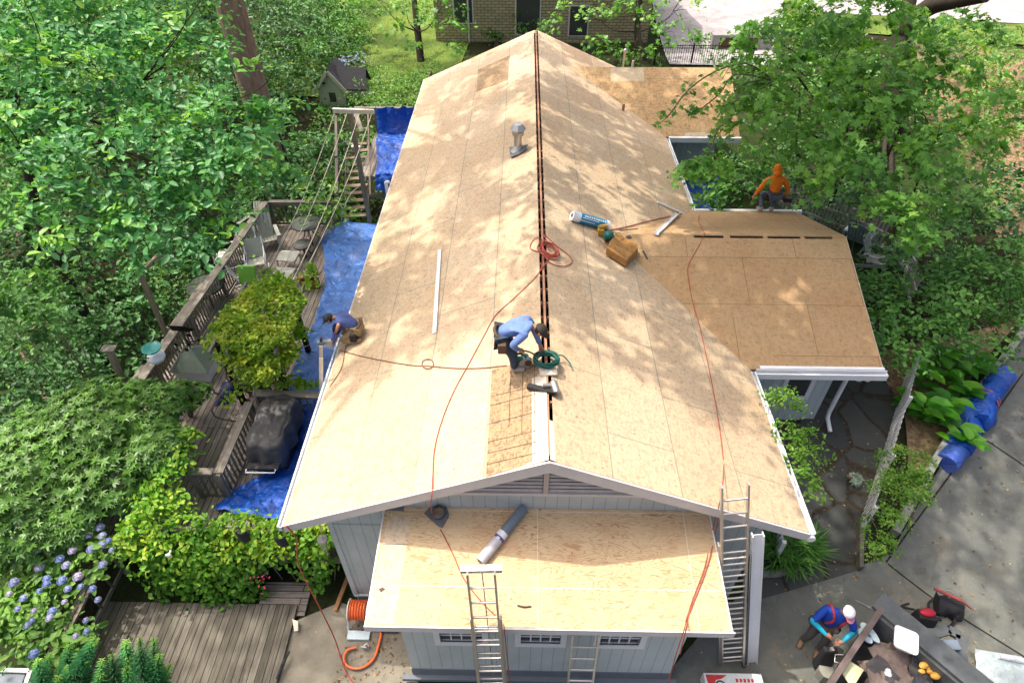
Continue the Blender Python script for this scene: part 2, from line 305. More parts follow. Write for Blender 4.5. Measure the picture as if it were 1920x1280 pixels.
plain('vest_red', (.36, .03, .05), .7); plain('saw_green', (.005, .11, .09), .45); plain('nailer_yellow', (.52, .30, .04), .45); plain('scarf_purple', (.09, .07, .35), .8); plain('beak_teal', (.02, .30, .27), .4); plain('bin_green', (.01, .25, .07), .5); plain('chime_wood', (.45, .42, .38), .8); plain('iron', (.012, .012, .013), .5, .5)
brickwall('brick'); plain('shingle_grey', (.20, .20, .21), .9, 0, .2, 12, .5); plain('white_bucket', (.92, .90, .89), .4, 0, .03); plain('solid_white', (.86, .86, .86), .5, 0, .03); plain('jug_pale', (.50, .62, .66), .4); plain('moss_mat', (.06, .09, .03), .95)
leafmat('leaf_big', [(0.051, 0.163, 0.053), (0.080, 0.260, 0.082), (0.109, 0.342, 0.117), (0.176, 0.439, 0.099), (0.322, 0.565, 0.091)], .35, .42)
leafmat('leaf_dark', [(0.033, 0.099, 0.031), (0.062, 0.171, 0.048), (0.099, 0.261, 0.067), (0.139, 0.329, 0.079)], .25, .45)
leafmat('leaf_mid', [(0.053, 0.149, 0.034), (0.087, 0.237, 0.050), (0.130, 0.316, 0.059), (0.192, 0.404, 0.076)], .35, .5)
leafmat('leaf_light', [(0.081, 0.196, 0.038), (0.127, 0.287, 0.053), (0.196, 0.380, 0.068), (0.276, 0.460, 0.090)], .35, .5)
leafmat('leaf_maple', [(0.065, 0.180, 0.031), (0.109, 0.289, 0.042), (0.176, 0.398, 0.058), (0.286, 0.518, 0.074)], .4, .5)
leafmat('leaf_vine', [(0.057, 0.175, 0.013), (0.113, 0.308, 0.022), (0.179, 0.410, 0.033), (0.321, 0.492, 0.039), (0.471, 0.564, 0.055)], .35, .45)
leafmat('leaf_rhodo', [(0.040, 0.105, 0.020), (0.080, 0.200, 0.030), (0.130, 0.290, 0.045), (0.200, 0.400, 0.070)], .25, .4)
leafmat('leaf_lily', [(.04, .19, .012), (.07, .28, .015), (.12, .38, .02), (.18, .46, .035)], .4, .35)
leafmat('leaf_box', [(.06, .16, .012), (.10, .24, .02), (.15, .31, .03), (.22, .38, .05)], .3, .5)
leafmat('leaf_fir', [(0.041, 0.182, 0.072), (0.072, 0.284, 0.102), (0.142, 0.446, 0.121), (0.406, 0.620, 0.121)], .2, .45)
leafmat('grass_blade', [(.09, .15, .03), (.14, .215, .04), (.20, .28, .06)], .3, .6)
leafmat('leaf_vine_lit', [(.12, .27, .015), (.22, .40, .025), (.36, .50, .04), (.52, .58, .06), (.60, .60, .08)], .4, .45)  # vine leaves made yellower, and lighter to put missing sunlight into the colour
leafmat('leaf_silver', [(.18, .26, .20), (.26, .34, .27), (.34, .42, .34)], .2, .6)
leafmat('petal_blue', [(.28, .36, .72), (.36, .44, .80), (.48, .50, .80), (.62, .54, .78)], .3, .6)
leafmat('leaf_litter_bits', [(.10, .05, .025), (.22, .13, .06), (.40, .27, .13)], .1, .8)
leafmat('petal_pink', [(.45, .02, .10), (.6, .05, .16)], .3, .6)
M = MATS

# ------------------------------------------------------------------ mesh helpers
def tag(o, label=None, cat=None, group=None, kind=None):
    if label: o['label'] = label
    if cat: o['category'] = cat
    if group: o['group'] = group
    if kind: o['kind'] = kind
    return o
def thing(name, label, cat, loc=(0, 0, 0), rz=0, group=None):
    o = bpy.data.objects.new(name, None); COL.objects.link(o); o.location = [float(c) for c in loc]; o.rotation_euler = (0, 0, rz); o.empty_display_size = .1
    return tag(o, label, cat, group)
def origin(o):
    p = np.zeros(3)
    while o is not None: p = p+np.array(o.location); o = o.parent
    return p
def frame(d, hint=(0, 0, 1)):
    d = np.array(d, float); d /= np.linalg.norm(d); h = np.array(hint, float)
    if abs(d@h) > .97: h = np.array((1., 0, 0))
    s = np.cross(d, h); s /= np.linalg.norm(s); return d, s, np.cross(s, d)
class MB:
    def __init__(s): s.v = []; s.f = []; s.uv = []; s.sm = []
    def add(s, vs, fs, uvf=None, smooth=False):
        b = len(s.v); s.v += [tuple(map(float, q)) for q in vs]
        for f in fs:
            s.f.append([b+i for i in f]); s.sm.append(smooth)
            s.uv.append(uvf)
        return s
    def hexa(s, c8, uvf=None): return s.add(c8, [(0, 3, 2, 1), (4, 5, 6, 7), (0, 1, 5, 4), (1, 2, 6, 5), (2, 3, 7, 6), (3, 0, 4, 7)], uvf)
    def box(s, lo, hi, uvf=None):
        (a, b, c), (d, e, f) = lo, hi
        return s.hexa([(a, b, c), (d, b, c), (d, e, c), (a, e, c), (a, b, f), (d, b, f), (d, e, f), (a, e, f)], uvf)
    def beam(s, p, q, w, h, up=(0, 0, 1), uv=True):
        p, q = np.array(p, float), np.array(q, float); d, sd, u = frame(q-p, up)
        c = [p-sd*w/2-u*h/2, p+sd*w/2-u*h/2, p+sd*w/2+u*h/2, p-sd*w/2+u*h/2]
        r = random.random()*20
        return s.hexa(c+[x+(q-p) for x in c], (p-d*r, d, sd+u) if uv else None)
    def slab(s, pts, th, uvf=None, down=(0, 0, -1)):
        n = len(pts); dn = np.array(down)*th; top = [np.array(p, float) for p in pts]; bot = [p+dn for p in top]
        return s.add(top+bot, [tuple(range(n)), tuple(range(2*n-1, n-1, -1))]+[(i, n+i, n+(i+1) % n, (i+1) % n) for i in range(n)], uvf)
    def cyl(s, p, q, r1, r2=None, n=12, caps=True, smooth=True):
        r2 = r1 if r2 is None else r2; p, q = np.array(p, float), np.array(q, float); d, a, b = frame(q-p)
        vs = []
        for c, r in ((p, r1), (q, r2)): vs += [c+(a*math.cos(t)+b*math.sin(t))*r for t in np.arange(n)*2*math.pi/n]
        s.add(vs, [(i, (i+1) % n, n+(i+1) % n, n+i) for i in range(n)], None, smooth)
        if caps: s.add(vs[:n], [tuple(range(n-1, -1, -1))]); s.add(vs[n:], [tuple(range(n))])
        return s
    def tube(s, pts, r, n=6, smooth=True, curve=True, caps=True):
        pts = [np.array(p, float) for p in pts]; rs = list(r) if hasattr(r, '__len__') else [r]*len(pts)
        if curve and len(pts) > 2:
            P = [2*pts[0]-pts[1]]+pts+[2*pts[-1]-pts[-2]]; o = []; ro = []
            for i in range(1, len(P)-2):
                for k in range(5):
                    t = k/5; a, b, c, d = P[i-1:i+3]
                    o.append(.5*((2*b)+(-a+c)*t+(2*a-5*b+4*c-d)*t*t+(-a+3*b-3*c+d)*t**3)); ro.append(rs[i-1]*(1-t)+rs[i]*t)
            o.append(pts[-1]); ro.append(rs[-1]); pts, rs = o, ro
        d, a, b = frame(pts[1]-pts[0]); vs = []
        for i, p in enumerate(pts):
            d = pts[min(i+1, len(pts)-1)]-pts[max(i-1, 0)]; d = d/(np.linalg.norm(d)+1e-9)
            a = a-d*(a@d); a = a/(np.linalg.norm(a)+1e-9); b = np.cross(d, a)
            vs += [p+(a*math.cos(t)+b*math.sin(t))*rs[i] for t in np.arange(n)*2*math.pi/n]
        m = len(pts)
        s.add(vs, [(j*n+i, j*n+(i+1) % n, (j+1)*n+(i+1) % n, (j+1)*n+i) for j in range(m-1) for i in range(n)], None, smooth)
        if caps: s.add(vs[:n], [tuple(range(n-1, -1, -1))]); s.add(vs[-n:], [tuple(range(n))])
        return s
    def sph(s, c, r, nu=12, nv=8):
        c = np.array(c, float); r = np.array(r if hasattr(r, '__len__') else (r, r, r)); vs = []
        for j in range(nv+1):
            for i in range(nu):
                t, q = math.pi*j/nv, 2*math.pi*i/nu; vs.append(c+r*np.array((math.sin(t)*math.cos(q), math.sin(t)*math.sin(q), math.cos(t))))
        return s.add(vs, [(j*nu+i, (j+1)*nu+i, (j+1)*nu+(i+1) % nu, j*nu+(i+1) % nu) for j in range(nv) for i in range(nu)], None, True)
    def lathe(s, c, prof, n=16, smooth=True):
        c = np.array(c, float); vs = [c+np.array((r*math.cos(t), r*math.sin(t), z)) for r, z in prof for t in np.arange(n)*2*math.pi/n]; m = len(prof)
        return s.add(vs, [(j*n+i, j*n+(i+1) % n, (j+1)*n+(i+1) % n, (j+1)*n+i) for j in range(m-1) for i in range(n)]+[tuple(range((m-1)*n, m*n))], None, smooth)
    def build(s, name, mat, parent=None, bevel=0.):
        me = bpy.data.meshes.new(name); o0 = origin(parent); V = np.array(s.v)-o0
        me.from_pydata(V.tolist(), [], s.f); me.materials.append(M[mat] if isinstance(mat, str) else mat)
        me.polygons.foreach_set('use_smooth', s.sm)
        if any(u is not None for u in s.uv):
            ul = me.uv_layers.new(name='UVMap'); d = []
            for f, uf in zip(s.f, s.uv):
                for i in f:
                    if uf is None: d += [0., 0.]
                    else: p = np.array(s.v[i])-uf[0]; d += [float(p@uf[1]), float(p@uf[2])]
            ul.data.foreach_set('uv', d)
        me.update(); o = bpy.data.objects.new(name, me); COL.objects.link(o); o.parent = parent
        if bevel:
            b = o.modifiers.new('bevel', 'BEVEL'); b.width = bevel; b.segments = 2; b.limit_method = 'ANGLE'
        return o
def kids(o): return [c for c in bpy.data.objects if c.parent == o]
def copy_tree(o, parent=None):
    c = o.copy(); COL.objects.link(c); c.parent = parent
    for ch in kids(o): copy_tree(ch, c)
    return c
def V3(*a): return np.array(a, float)

def grid_mesh(name, fn, nu, nv, mat, parent=None, th=0., smooth=True):
    """sheet from fn(s,t) -> point"""
    b = MB(); vs = [fn(i/(nu-1), j/(nv-1)) for j in range(nv) for i in range(nu)]
    b.add(vs, [(j*nu+i, j*nu+i+1, (j+1)*nu+i+1, (j+1)*nu+i) for j in range(nv-1) for i in range(nu-1)], None, smooth)
    o = b.build(name, mat, parent)
    if th: m = o.modifiers.new('thick', 'SOLIDIFY'); m.thickness = th; m.offset = 1
    return o
def wr(p, sc, seed=0.): return noise.fractal(Vector((p[0]*sc+seed, p[1]*sc-seed, p[2]*sc+3.1)), .9, 2.1, 4)
def crease(p, sc, seed=0.): return noise.ridged_multi_fractal(Vector((p[0]*sc+seed, p[1]*sc-seed, p[2]*sc)), .8, 2.0, 4, 1., 2.)*.4
def bilerp(c4, s, t): a, b, c, d = [np.array(q, float) for q in c4]; return (a*(1-s)+b*s)*(1-t)+(d*(1-s)+c*s)*t
def poly_sheet(left, right, s, t):
    """sheet between two pixel-free polylines (lists of points)"""
    def pl(L, q):
        q = q*(len(L)-1); i = min(int(q), len(L)-2); return np.array(L[i], float)*(1-q+i)+np.array(L[i+1], float)*(q-i)
    return pl(left, t)*(1-s)+pl(right, t)*s

# ------------------------------------------------------------------ leaves
def leaf_object(name, C, N, S, mat, parent=None, shape='oval', R=None, dirs=None):
    n = len(C); C = np.asarray(C, float); N = np.asarray(N, float); N = N/(np.linalg.norm(N, axis=1, keepdims=True)+1e-9)
    T = rng.normal(size=(n, 3)) if dirs is None else np.asarray(dirs, float)
    T = T-N*(T*N).sum(1, keepdims=True); T /= np.linalg.norm(T, axis=1, keepdims=True)+1e-9; B = np.cross(N, T)
    S = np.broadcast_to(np.asarray(S, float), (n,))[:, None]
    if shape == 'oval': tp = [((0, 0, 0), (.28, .27, .10), (.68, .24, .06), (1, 0, -.12), (.68, -.24, .06), (.28, -.27, .10))]; fc = [(0, 1, 2, 3), (0, 3, 4, 5)]
    elif shape == 'quad': tp = [((0, 0, 0), (.45, .3, .05), (1, 0, -.08), (.45, -.3, .05))]; fc = [(0, 1, 2, 3)]
    elif shape == 'lance': tp = [((0, 0, 0), (.4, .15, .04), (1, 0, -.1), (.4, -.15, .04))]; fc = [(0, 1, 2, 3)]
    elif shape == 'needle': tp = [((0, -.06, 0), (0, .06, 0), (1, .02, -.05), (1, -.02, -.05))]; fc = [(0, 1, 2, 3)]
    elif shape == 'blade': tp = [((0, -.025, 0), (0, .025, 0), (.55, .03, .16), (.55, -.03, .16), (1, 0, -.02))]; fc = [(0, 1, 2, 3), (3, 2, 4)]
    elif shape == 'maple':
        tp = [((0, 0, 0), (.3, .18, .03), (.18, .5, -.03), (.52, .22, .03), (.62, .42, -.02), (.7, .14, .03), (1, 0, -.08), (.7, -.14, .03), (.62, -.42, -.02), (.52, -.22, .03), (.18, -.5, -.03), (.3, -.18, .03))]
        fc = [(0, 1, 3, 9, 11), (1, 2, 3), (11, 9, 10), (3, 4, 5), (9, 7, 8), (3, 5, 7, 9), (5, 6, 7)]
    tp = np.array(tp[0]); k = len(tp)
    V = (C[:, None]+S[:, None]*(T[:, None]*(tp[None, :, :1]-.45)+B[:, None]*tp[None, :, 1:2]+N[:, None]*tp[None, :, 2:3])).reshape(-1, 3)
    o0 = origin(parent); V = V-o0
    lp = np.concatenate([np.array(f) for f in fc]); ls = np.array([len(f) for f in fc]); L = (np.arange(n)[:, None]*k+lp[None]).ravel()
    tot = np.tile(ls, n); st = np.concatenate([[0], np.cumsum(tot)[:-1]])
    me = bpy.data.meshes.new(name); me.vertices.add(len(V)); me.vertices.foreach_set('co', V.ravel().astype(np.float32))
    me.loops.add(len(L)); me.loops.foreach_set('vertex_index', L.astype(np.int32)); me.polygons.add(len(tot)); me.polygons.foreach_set('loop_start', st.astype(np.int32))
    me.update(calc_edges=True); me.materials.append(M[mat])
    a = me.attributes.new('leaf_tone', 'FLOAT', 'FACE'); r = rng.random(n) if R is None else np.clip(R, 0, 1); a.data.foreach_set('value', np.repeat(r, len(fc)).astype(np.float32))
    o = bpy.data.objects.new(name, me); COL.objects.link(o); o.parent = parent
    return o
def clump_points(blobs, dens, size, clump=.32, up=.75, shell=.55, flat=.55):
    """blobs: (centre, (rx,ry,rz) or r). Leaves gather in flattish sprays spread through each blob's volume."""
    Cs, Ns, Rs = [], [], []
    for c, r in blobs:
        r = np.array(r if hasattr(r, '__len__') else (r, r, r*.8), float); area = (r[0]*r[1]*r[2])**(2/3)
        nc = max(6, int(9*area/(clump**2*3.2))); per = max(6, int(dens*clump**2/(size**2)*2.5))
        d = rng.normal(size=(nc, 3)); d /= np.linalg.norm(d, axis=1, keepdims=True); d[:, 2] = np.where(d[:, 2] < -.25, -d[:, 2]*.6, d[:, 2])
        rad = shell+(1-shell)*rng.random(nc)**.6; rad *= 1+.22*rng.normal(size=nc)*.6
        cc = np.array(c)+d*rad[:, None]*r
        cn = np.array((0, 0, up))+d*.55+rng.normal(size=(nc, 3))*.22; cn /= np.linalg.norm(cn, axis=1, keepdims=True)
        cr = np.clip(.38+.28*d[:, 2]+rng.normal(size=nc)*.17, 0, 1)  # leaf tone lighter towards the top of each blob, with random spread
        for i in range(nc):
            m = int(per*(.5+rng.random())); s = clump*(.65+.7*rng.random()); q = rng.normal(size=(m, 3))*s*.5
            h = q@cn[i]; q = q-np.outer(h, cn[i])*flat - np.outer((q*q).sum(1)/s*.35, (0, 0, 1))
            Cs.append(cc[i]+q); Ns.append(cn[i]+rng.normal(size=(m, 3))*.38); Rs.append(cr[i]+rng.normal(size=m)*.15)
    return np.concatenate(Cs), np.concatenate(Ns), np.concatenate(Rs)
def bush(name, label, cat, base, blobs, mat, size, dens=1.0, clump=.3, shape='quad', group=None, stems=5, up=.75, part='foliage', bark='twig', sr=.018):
    t = thing(name, label, cat, base, 0, group); base = np.array(base, float)
    C, N, R = clump_points(blobs, dens, size, clump, up)
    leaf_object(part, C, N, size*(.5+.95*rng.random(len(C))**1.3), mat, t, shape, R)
    if stems:
        b = MB()
        for i in range(stems):
            c, r = blobs[i % len(blobs)]; r = np.array(r if hasattr(r, '__len__') else (r,)*3); e = np.array(c)+rng.normal(size=3)*r*.35
            mid = (base+e)/2+rng.normal(size=3)*.1; b.tube([base+V3(*(rng.normal(size=2)*.06), -.1), mid, e], [sr, sr*.7, sr*.3], 5)
        b.build('stem', bark, t)
    return t
def tree(name, label, cat, base, trunk, r0, blobs, mat, size, dens=1.0, clump=.4, shape='quad', bark='bark_dark', group=None, up=.75, limbs=True, r1=None, seg=10):
    """trunk: list of points from base upward; limbs reach into each blob"""
    t = thing(name, label, cat, base, 0, group); n = len(trunk)
    rr = list(np.linspace(r0, r1 if r1 else r0*.35, n)); rr[0] *= 1.25
    tk = MB().tube(trunk, rr, seg).build('trunk', bark, t)
    if blobs:
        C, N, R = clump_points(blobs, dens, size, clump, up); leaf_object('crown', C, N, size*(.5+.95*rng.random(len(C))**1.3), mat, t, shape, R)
        if limbs:
            b = MB(); T = [np.array(p, float) for p in trunk]
            for c, r in blobs:
                c = np.array(c, float); r = np.array(r if hasattr(r, '__len__') else (r,)*3, float)
                if r[0] < .95: continue
                k = min(range(n), key=lambda i: np.linalg.norm(T[i]-c+V3(0, 0, .8))); s = T[k]
                L = np.linalg.norm(c-s); b.tube([s, s*.5+c*.5+V3(0, 0, -.1*L)+rng.normal(size=3)*.06*L, c], [min(rr[k]*.45, .02+.010*L), .012+.004*L, .008], 6)
                for q in range(5):
                    e = c+rng.normal(size=3)*r*.6; b.tube([c*.8+s*.2, c*.4+e*.6+rng.normal(size=3)*.08, e], [.016, .010, .005], 4)
            if b.v: b.build('limbs', bark, t)
    return t

# ------------------------------------------------------------------ setting: ground, paths, decks
def ground_sheet():
    xs = np.concatenate([np.linspace(-300, -32, 10), np.linspace(-30, 30, 121), np.linspace(32, 300, 10)]); ys = np.concatenate([np.linspace(-60, -12, 6), np.linspace(-10, 46, 113), np.linspace(50, 400, 10)])
    b = MB(); nx = len(xs); vs = [(x, y, ground(x, y)-.02+.05*noise.noise(Vector((x*.7, y*.7, 0)))*(1 if (x < -10.5 or y > 14 or x > 12) else 0)) for y in ys for x in xs]
    b.add(vs, [(j*nx+i, j*nx+i+1, (j+1)*nx+i+1, (j+1)*nx+i) for j in range(len(ys)-1) for i in range(nx-1)], None, True)
    tag(b.build('ground', 'forest_floor'), kind='structure')
ground_sheet()
def patch(name, outline, mat, off, step=.5):
    """a sheet draped on the terrain inside an outline"""
    import bmesh
    O = [np.array(p[:2], float) for p in outline]; bm = bmesh.new()
    bm.faces.new([bm.verts.new((p[0], p[1], 0)) for p in O])
    lo = np.min(O, 0); hi = np.max(O, 0)
    for a in (0, 1):
        for q in np.arange(lo[a]+step, hi[a], step):
            co = [0, 0, 0]; co[a] = q; no = [0, 0, 0]; no[a] = 1
            bmesh.ops.bisect_plane(bm, geom=bm.verts[:]+bm.edges[:]+bm.faces[:], plane_co=co, plane_no=no)
    for v in bm.verts: v.co.z = ground(v.co.x, v.co.y)+off
    me = bpy.data.meshes.new(name); bm.normal_update(); bm.to_mesh(me); bm.free(); me.materials.append(M[mat])
    if me.polygons[0].normal.z < 0: me.flip_normals()
    o = bpy.data.objects.new(name, me); COL.objects.link(o); return tag(o, kind='structure')
patch('lawn', [(-13.5, 25.), (-4.2, 24.), (-3.5, 33), (-3., 52), (-14, 52), (-13, 34)], 'lawn', .05, 1.)
patch('lawn_strip', [(11, 36), (40, 30), (40, 60), (14, 60)], 'lawn', .06, 1.5)
patch('driveway', [ong(1420, 1090), ong(1600, 1066), ong(1668, 1040), ong(1760, 880), ong(1925, 590), (30, 16), (30, -9), (-1, -9), (1., -1.2), (2.4, -1.), (3.6, .15)], 'driveway', .012, .4)
patch('garden_path', [(4.2, .35), ong(1610, 1070), ong(1640, 960), ong(1690, 740), (8.2, 6.2), (6.3, 5.3), (6.2, 4.2), (4.2, 4.2)], 'flagstone', .02, .4)
patch('patio', [ong(545, 1170), ong(640, 1130), (-2.3, -.4), (-2.2, -9), ong(430, 1290), ong(500, 1230)], 'patio_concrete', .03, .4)
patch('mulch_bed', [ong(1700, 1000), ong(1690, 760), (8.6, 6.5), (13.5, 8), ong(1830, 690), ong(1740, 880)], 'leaf_litter', .03, .4)
patch('litter_slope', [(15, 12), (40, 12), (40, 29), (22, 33), (17, 22)], 'leaf_litter', .05, 1.)
patch('neighbour_drive', [(7.2, 28.6), (13, 28.4), (16.5, 40), (22, 60), (9.5, 60), (7.6, 36)], 'pale_concrete', .07, 1.)
patch('road', [(17, 38), (60, 31), (60, 36), (19, 43)], 'pale_concrete', .09, 1.5)
# joints and a stain edge of the driveway
def groove(pts, w=.035):
    b = MB(); P = [np.array(p) for p in pts]
    for i in range(len(P)-1):
        n = 14
        for k in range(n):
            p, q = P[i]+(P[i+1]-P[i])*k/n, P[i]+(P[i+1]-P[i])*(k+1)/n; p = V3(p[0], p[1], ground(p[0], p[1])+.02); q = V3(q[0], q[1], ground(q[0], q[1])+.02)
            d, s, u = frame(q-p); b.add([p-s*w/2, p+s*w/2, q+s*w/2, q-s*w/2], [(0, 1, 2, 3)])
    tag(b.build('driveway_joint', 'dark_gap'), kind='structure')
groove([ong(1660, 1055), ong(1925, 690)]); groove([ong(1662, 1058), ong(1780, 1145), ong(1925, 1235)]); groove([ong(1832, 818), ong(1925, 878)]); groove([ong(1290, 1142), ong(1425, 1142)])

# ------------------------------------------------------------------ the house
house = thing('house', 'long pale blue grey house stripped to bare wooden roof sheathing', 'house')
WX, WY0, WY1 = 3.74, .40, 19.0
Xn, Yn, Zn = V3(1, 0, 0), V3(0, 1, 0), V3(0, 0, 1)
uL, uR = V3(1, 0, K)/KC, V3(-1, 0, K)/KC
GAP = .075
def zroof(x): return ZE+(HW-abs(x))*K
b = MB(); b.slab([(-HW, 0, ZE), (-GAP, 0, zroof(GAP)), (-GAP, LN, zroof(GAP)), (-HW, LN, ZE)], .035, (V3(-HW, .55, ZE), Yn, uL)); b.build('roof', 'sheathing', house)
b = MB(); b.slab([(GAP, 0, zroof(GAP)), (HW, 0, ZE), (HW, LN, ZE), (GAP, LN, zroof(GAP))], .035, (V3(HW, -.35, ZE), Yn, uR)); mr = b.build('roof', 'sheathing', house)
# ridge board with the rafter heads showing in the open slot
b = MB().box((-.02, .1, zroof(0)-.22), (.02, LN-.05, zroof(0)-.012)); b.build('ridge_board', 'rafter', house)
rp = {}
for i, y in enumerate(np.arange(.35, LN-.3, .41)):
    for s in (-1, 1):
        if s not in rp: rp[s] = MB().beam((s*.022, y, zroof(.02)-.10), (s*.4, y, zroof(.4)-.105), .04, .12, uv=False).build('rafter', 'rafter', house)
        else: o = rp[s].copy(); COL.objects.link(o); o.parent = house; o.location = (0, .41*i, 0)
b = MB().slab([(-.33, .01, zroof(.33)+.006), (-.012, .01, zroof(.012)+.012), (-.012, 1.72, zroof(.012)+.012), (-.33, 1.72, zroof(.33)+.006)], .004); b.slab([(.012, .01, zroof(.012)+.012), (.09, .01, zroof(.09)+.006), (.09, .75, zroof(.09)+.006), (.012, .75, zroof(.012)+.012)], .004)
b.build('ridge_strip', 'pale_board', house)
# odd-coloured sheets let into the deck
def sheet(pts, mat, fn, name='sheet', o=.007, u=Yn, w=uL):
    P = [fn(*p, o) for p in pts]; return MB().slab(P, .006, (P[0], u, w)).build(name, mat, house)
sheet([(897, 131), (956, 104), (952, 149), (893, 172)], 'old_sheathing', onl)
so = sheet([(922, 694), (1008, 668), (1007, 862), (911, 894)], 'old_sheathing', onl)
b = MB()
for (p, q) in (((919, 743), (1005, 722)), ((919, 760), (1007, 737)), ((914, 795), (1007, 771)), ((915, 828), (1007, 806)), ((914, 849), (1007, 827)), ((912, 870), (1007, 848)), ((958, 690), (954, 800)), ((980, 685), (978, 815)), ((1002, 680), (1001, 850))):
    P, Q = onl(*p, .0165), onl(*q, .0165); d = (Q-P)/np.linalg.norm(Q-P); s = np.cross(d, V3(-K, 0, 1)/KC)*.004; b.add([P-s, P+s, Q+s, Q-s], [(0, 1, 2, 3)])
b.build('saw_lines', 'leather', house)
sheet([(1144, 126.5), (1207, 126.5), (1208, 152), (1145, 152)], 'fresh_sheathing', onbw, u=Xn, w=V3(0, 1, BWK)); sheet([(1284, 247), (1334, 248), (1334, 257), (1284, 256)], 'fresh_sheathing', onbw, u=Xn, w=V3(0, 1, BWK))
sheet([(985, 63), (1003, 57), (1003, 62), (986, 68)], 'sheathing', onl)
# main walls (long sides butt inside the gable wall)
def wall(lo, hi, mat, name='wall'): return MB().box(lo, hi).build(name, mat, house)
wall((-WX, WY0+.1, -1.1), (-WX+.1, WY1, 2.66), 'siding_side'); wall((WX-.1, WY0+.1, -1.1), (WX, WY1, 2.66), 'siding_side'); wall((-WX, WY1, -1), (WX, WY1+.1, 2.66), 'siding_front')
def gable(y, name, zb):
    pts = [(-WX, zb), (WX, zb), (WX, 2.83), (0, 4.43), (-WX, 2.83)]; n = 5
    return MB().add([(x, y, z) for x, z in pts]+[(x, y+.1, z) for x, z in pts], [tuple(range(n)), tuple(range(2*n-1, n-1, -1))]+[((i+1) % n, i, n+i, n+(i+1) % n) for i in range(n)]).build(name, 'siding_front', house)
gable(WY0, 'gable_wall', -1.1); gable(WY1-.0, 'gable_wall', 2.67)
MB().box((-WX-.012, WY0-.02, 2.06), (-2.6, WY0-.002, 2.12)).build('wall_trim', 'siding_front', house)
for sx in (-1, 1): MB().box((sx*WX-.05, WY0-.022, -.6), (sx*WX+.05, WY0-.003, 2.75)).build('corner_board', 'siding_front', house)
MB().box((-WX-.03, WY0-.03, -.62), (-2.3, WY0-.004, -.56)).build('wall_trim', 'white_trim', house)
MB().box((-WX+.02, WY0-.012, -1.1), (-2.3, WY0-.003, -.63)).build('foundation', 'foundation', house)
# rake boards, soffits, eave trims
def rake(y, s):
    b = MB(); h = .25
    P = [(0, zroof(0)-.005), (s*HW, ZE-.005), (s*HW, ZE-.19), (0, zroof(0)-.005-h)]
    f = [V3(x, y-.035, z) for x, z in P]; g = [V3(x, y-.004, z) for x, z in P]
    b.hexa(f+g) if s > 0 else b.hexa([f[1], f[0], f[3], f[2], g[1], g[0], g[3], g[2]]); return b
rake(0, 1).build('rake_board', 'trim', house); rake(0, -1).build('rake_board', 'trim', house)
for s in (-1, 1):
    b = MB(); b.slab([(s*.02, .0, zroof(.02)-.22), (s*(HW-.06), .0, ZE-.16), (s*(HW-.06), WY0-.001, ZE-.16), (s*.02, WY0-.001, zroof(.02)-.22)], .02); b.build('soffit', 'siding_side', house)
    b = MB(); b.slab([(s*(HW-.02), WY0, ZE-.13), (s*(WX-.02), WY0, ZE-.13), (s*(WX-.02), LN-.05, ZE-.13), (s*(HW-.02), LN-.05, ZE-.13)], .02); b.build('soffit', 'siding_side', house)
def eave(y0, y1, s, name='gutter', w=.10):
    b = MB(); x0, x1 = s*(HW+.004), s*(HW+w); z = ZE-.02
    b.box((min(x0, x1), y0, z-.13), (max(x0, x1), y1, z-.12)); b.box((min(x1, x1-s*.008), y0, z-.12), (max(x1, x1-s*.008), y1, z-.015)); b.box((min(x0, x0+s*.02), y0, z-.12), (max(x0, x0+s*.02), y1, z)); b.box((min(x1, x1-s*.03), y0, z-.015), (max(x1, x1-s*.03), y1, z-.005))
    for y in (y0, y1-.01): b.box((min(x0, x1), y, z-.12), (max(x0, x1), y+.01, z-.02))
    b.build(name, 'white_metal', house)
eave(-.03, 4.55, -1); eave(0, 3.68, 1, w=.11); eave(9.9, 14.45, 1, w=.11)
b = MB().box((-HW-.03, 4.56, ZE-.15), (-HW-.004, LN, ZE+.002)); b.build('fascia', 'trim', house)
b = MB(); b.cyl((HW+.06, -.04, 2.60), (HW+.06, .06, 2.60), .07, n=10); b.build('gutter_end', 'white_metal', house)
# gable vent
yv = WY0-.03; vz = 3.22
def tri(z): return (zroof(0)-.27-z)/K
b = MB()
for k in range(7):
    z = vz+.045+k*.098; x = tri(z+.05)-.06
    if x > .1:
        for s in (-1, 1): xa, xb = sorted((s*.05, s*x)); b.hexa([(xa, yv-.01, z), (xb, yv-.01, z), (xb, yv, z), (xa, yv, z), (xa, yv+.012, z+.034), (xb, yv+.012, z+.034), (xb, yv+.022, z+.034), (xa, yv+.022, z+.034)])
vent = b.build('gable_vent', 'louver', house)
MB().add([(-tri(vz)+.05, WY0-.004, vz), (tri(vz)-.05, WY0-.004, vz), (0, WY0-.004, zroof(0)-.29)], [(0, 1, 2)]).build('vent_shade', 'attic', vent)  # dark sheet on the wall, colour stands in for shade between the slats
MB().box((-.042, yv-.03, vz+.02), (.042, yv+.02, zroof(0)-.27)).build('vent_mullion', 'gable_trim', vent)
MB().box((-tri(vz)-.05, yv-.035, vz-.05), (tri(vz)+.05, yv+.028, vz+.015)).build('vent_sill', 'trim', vent)
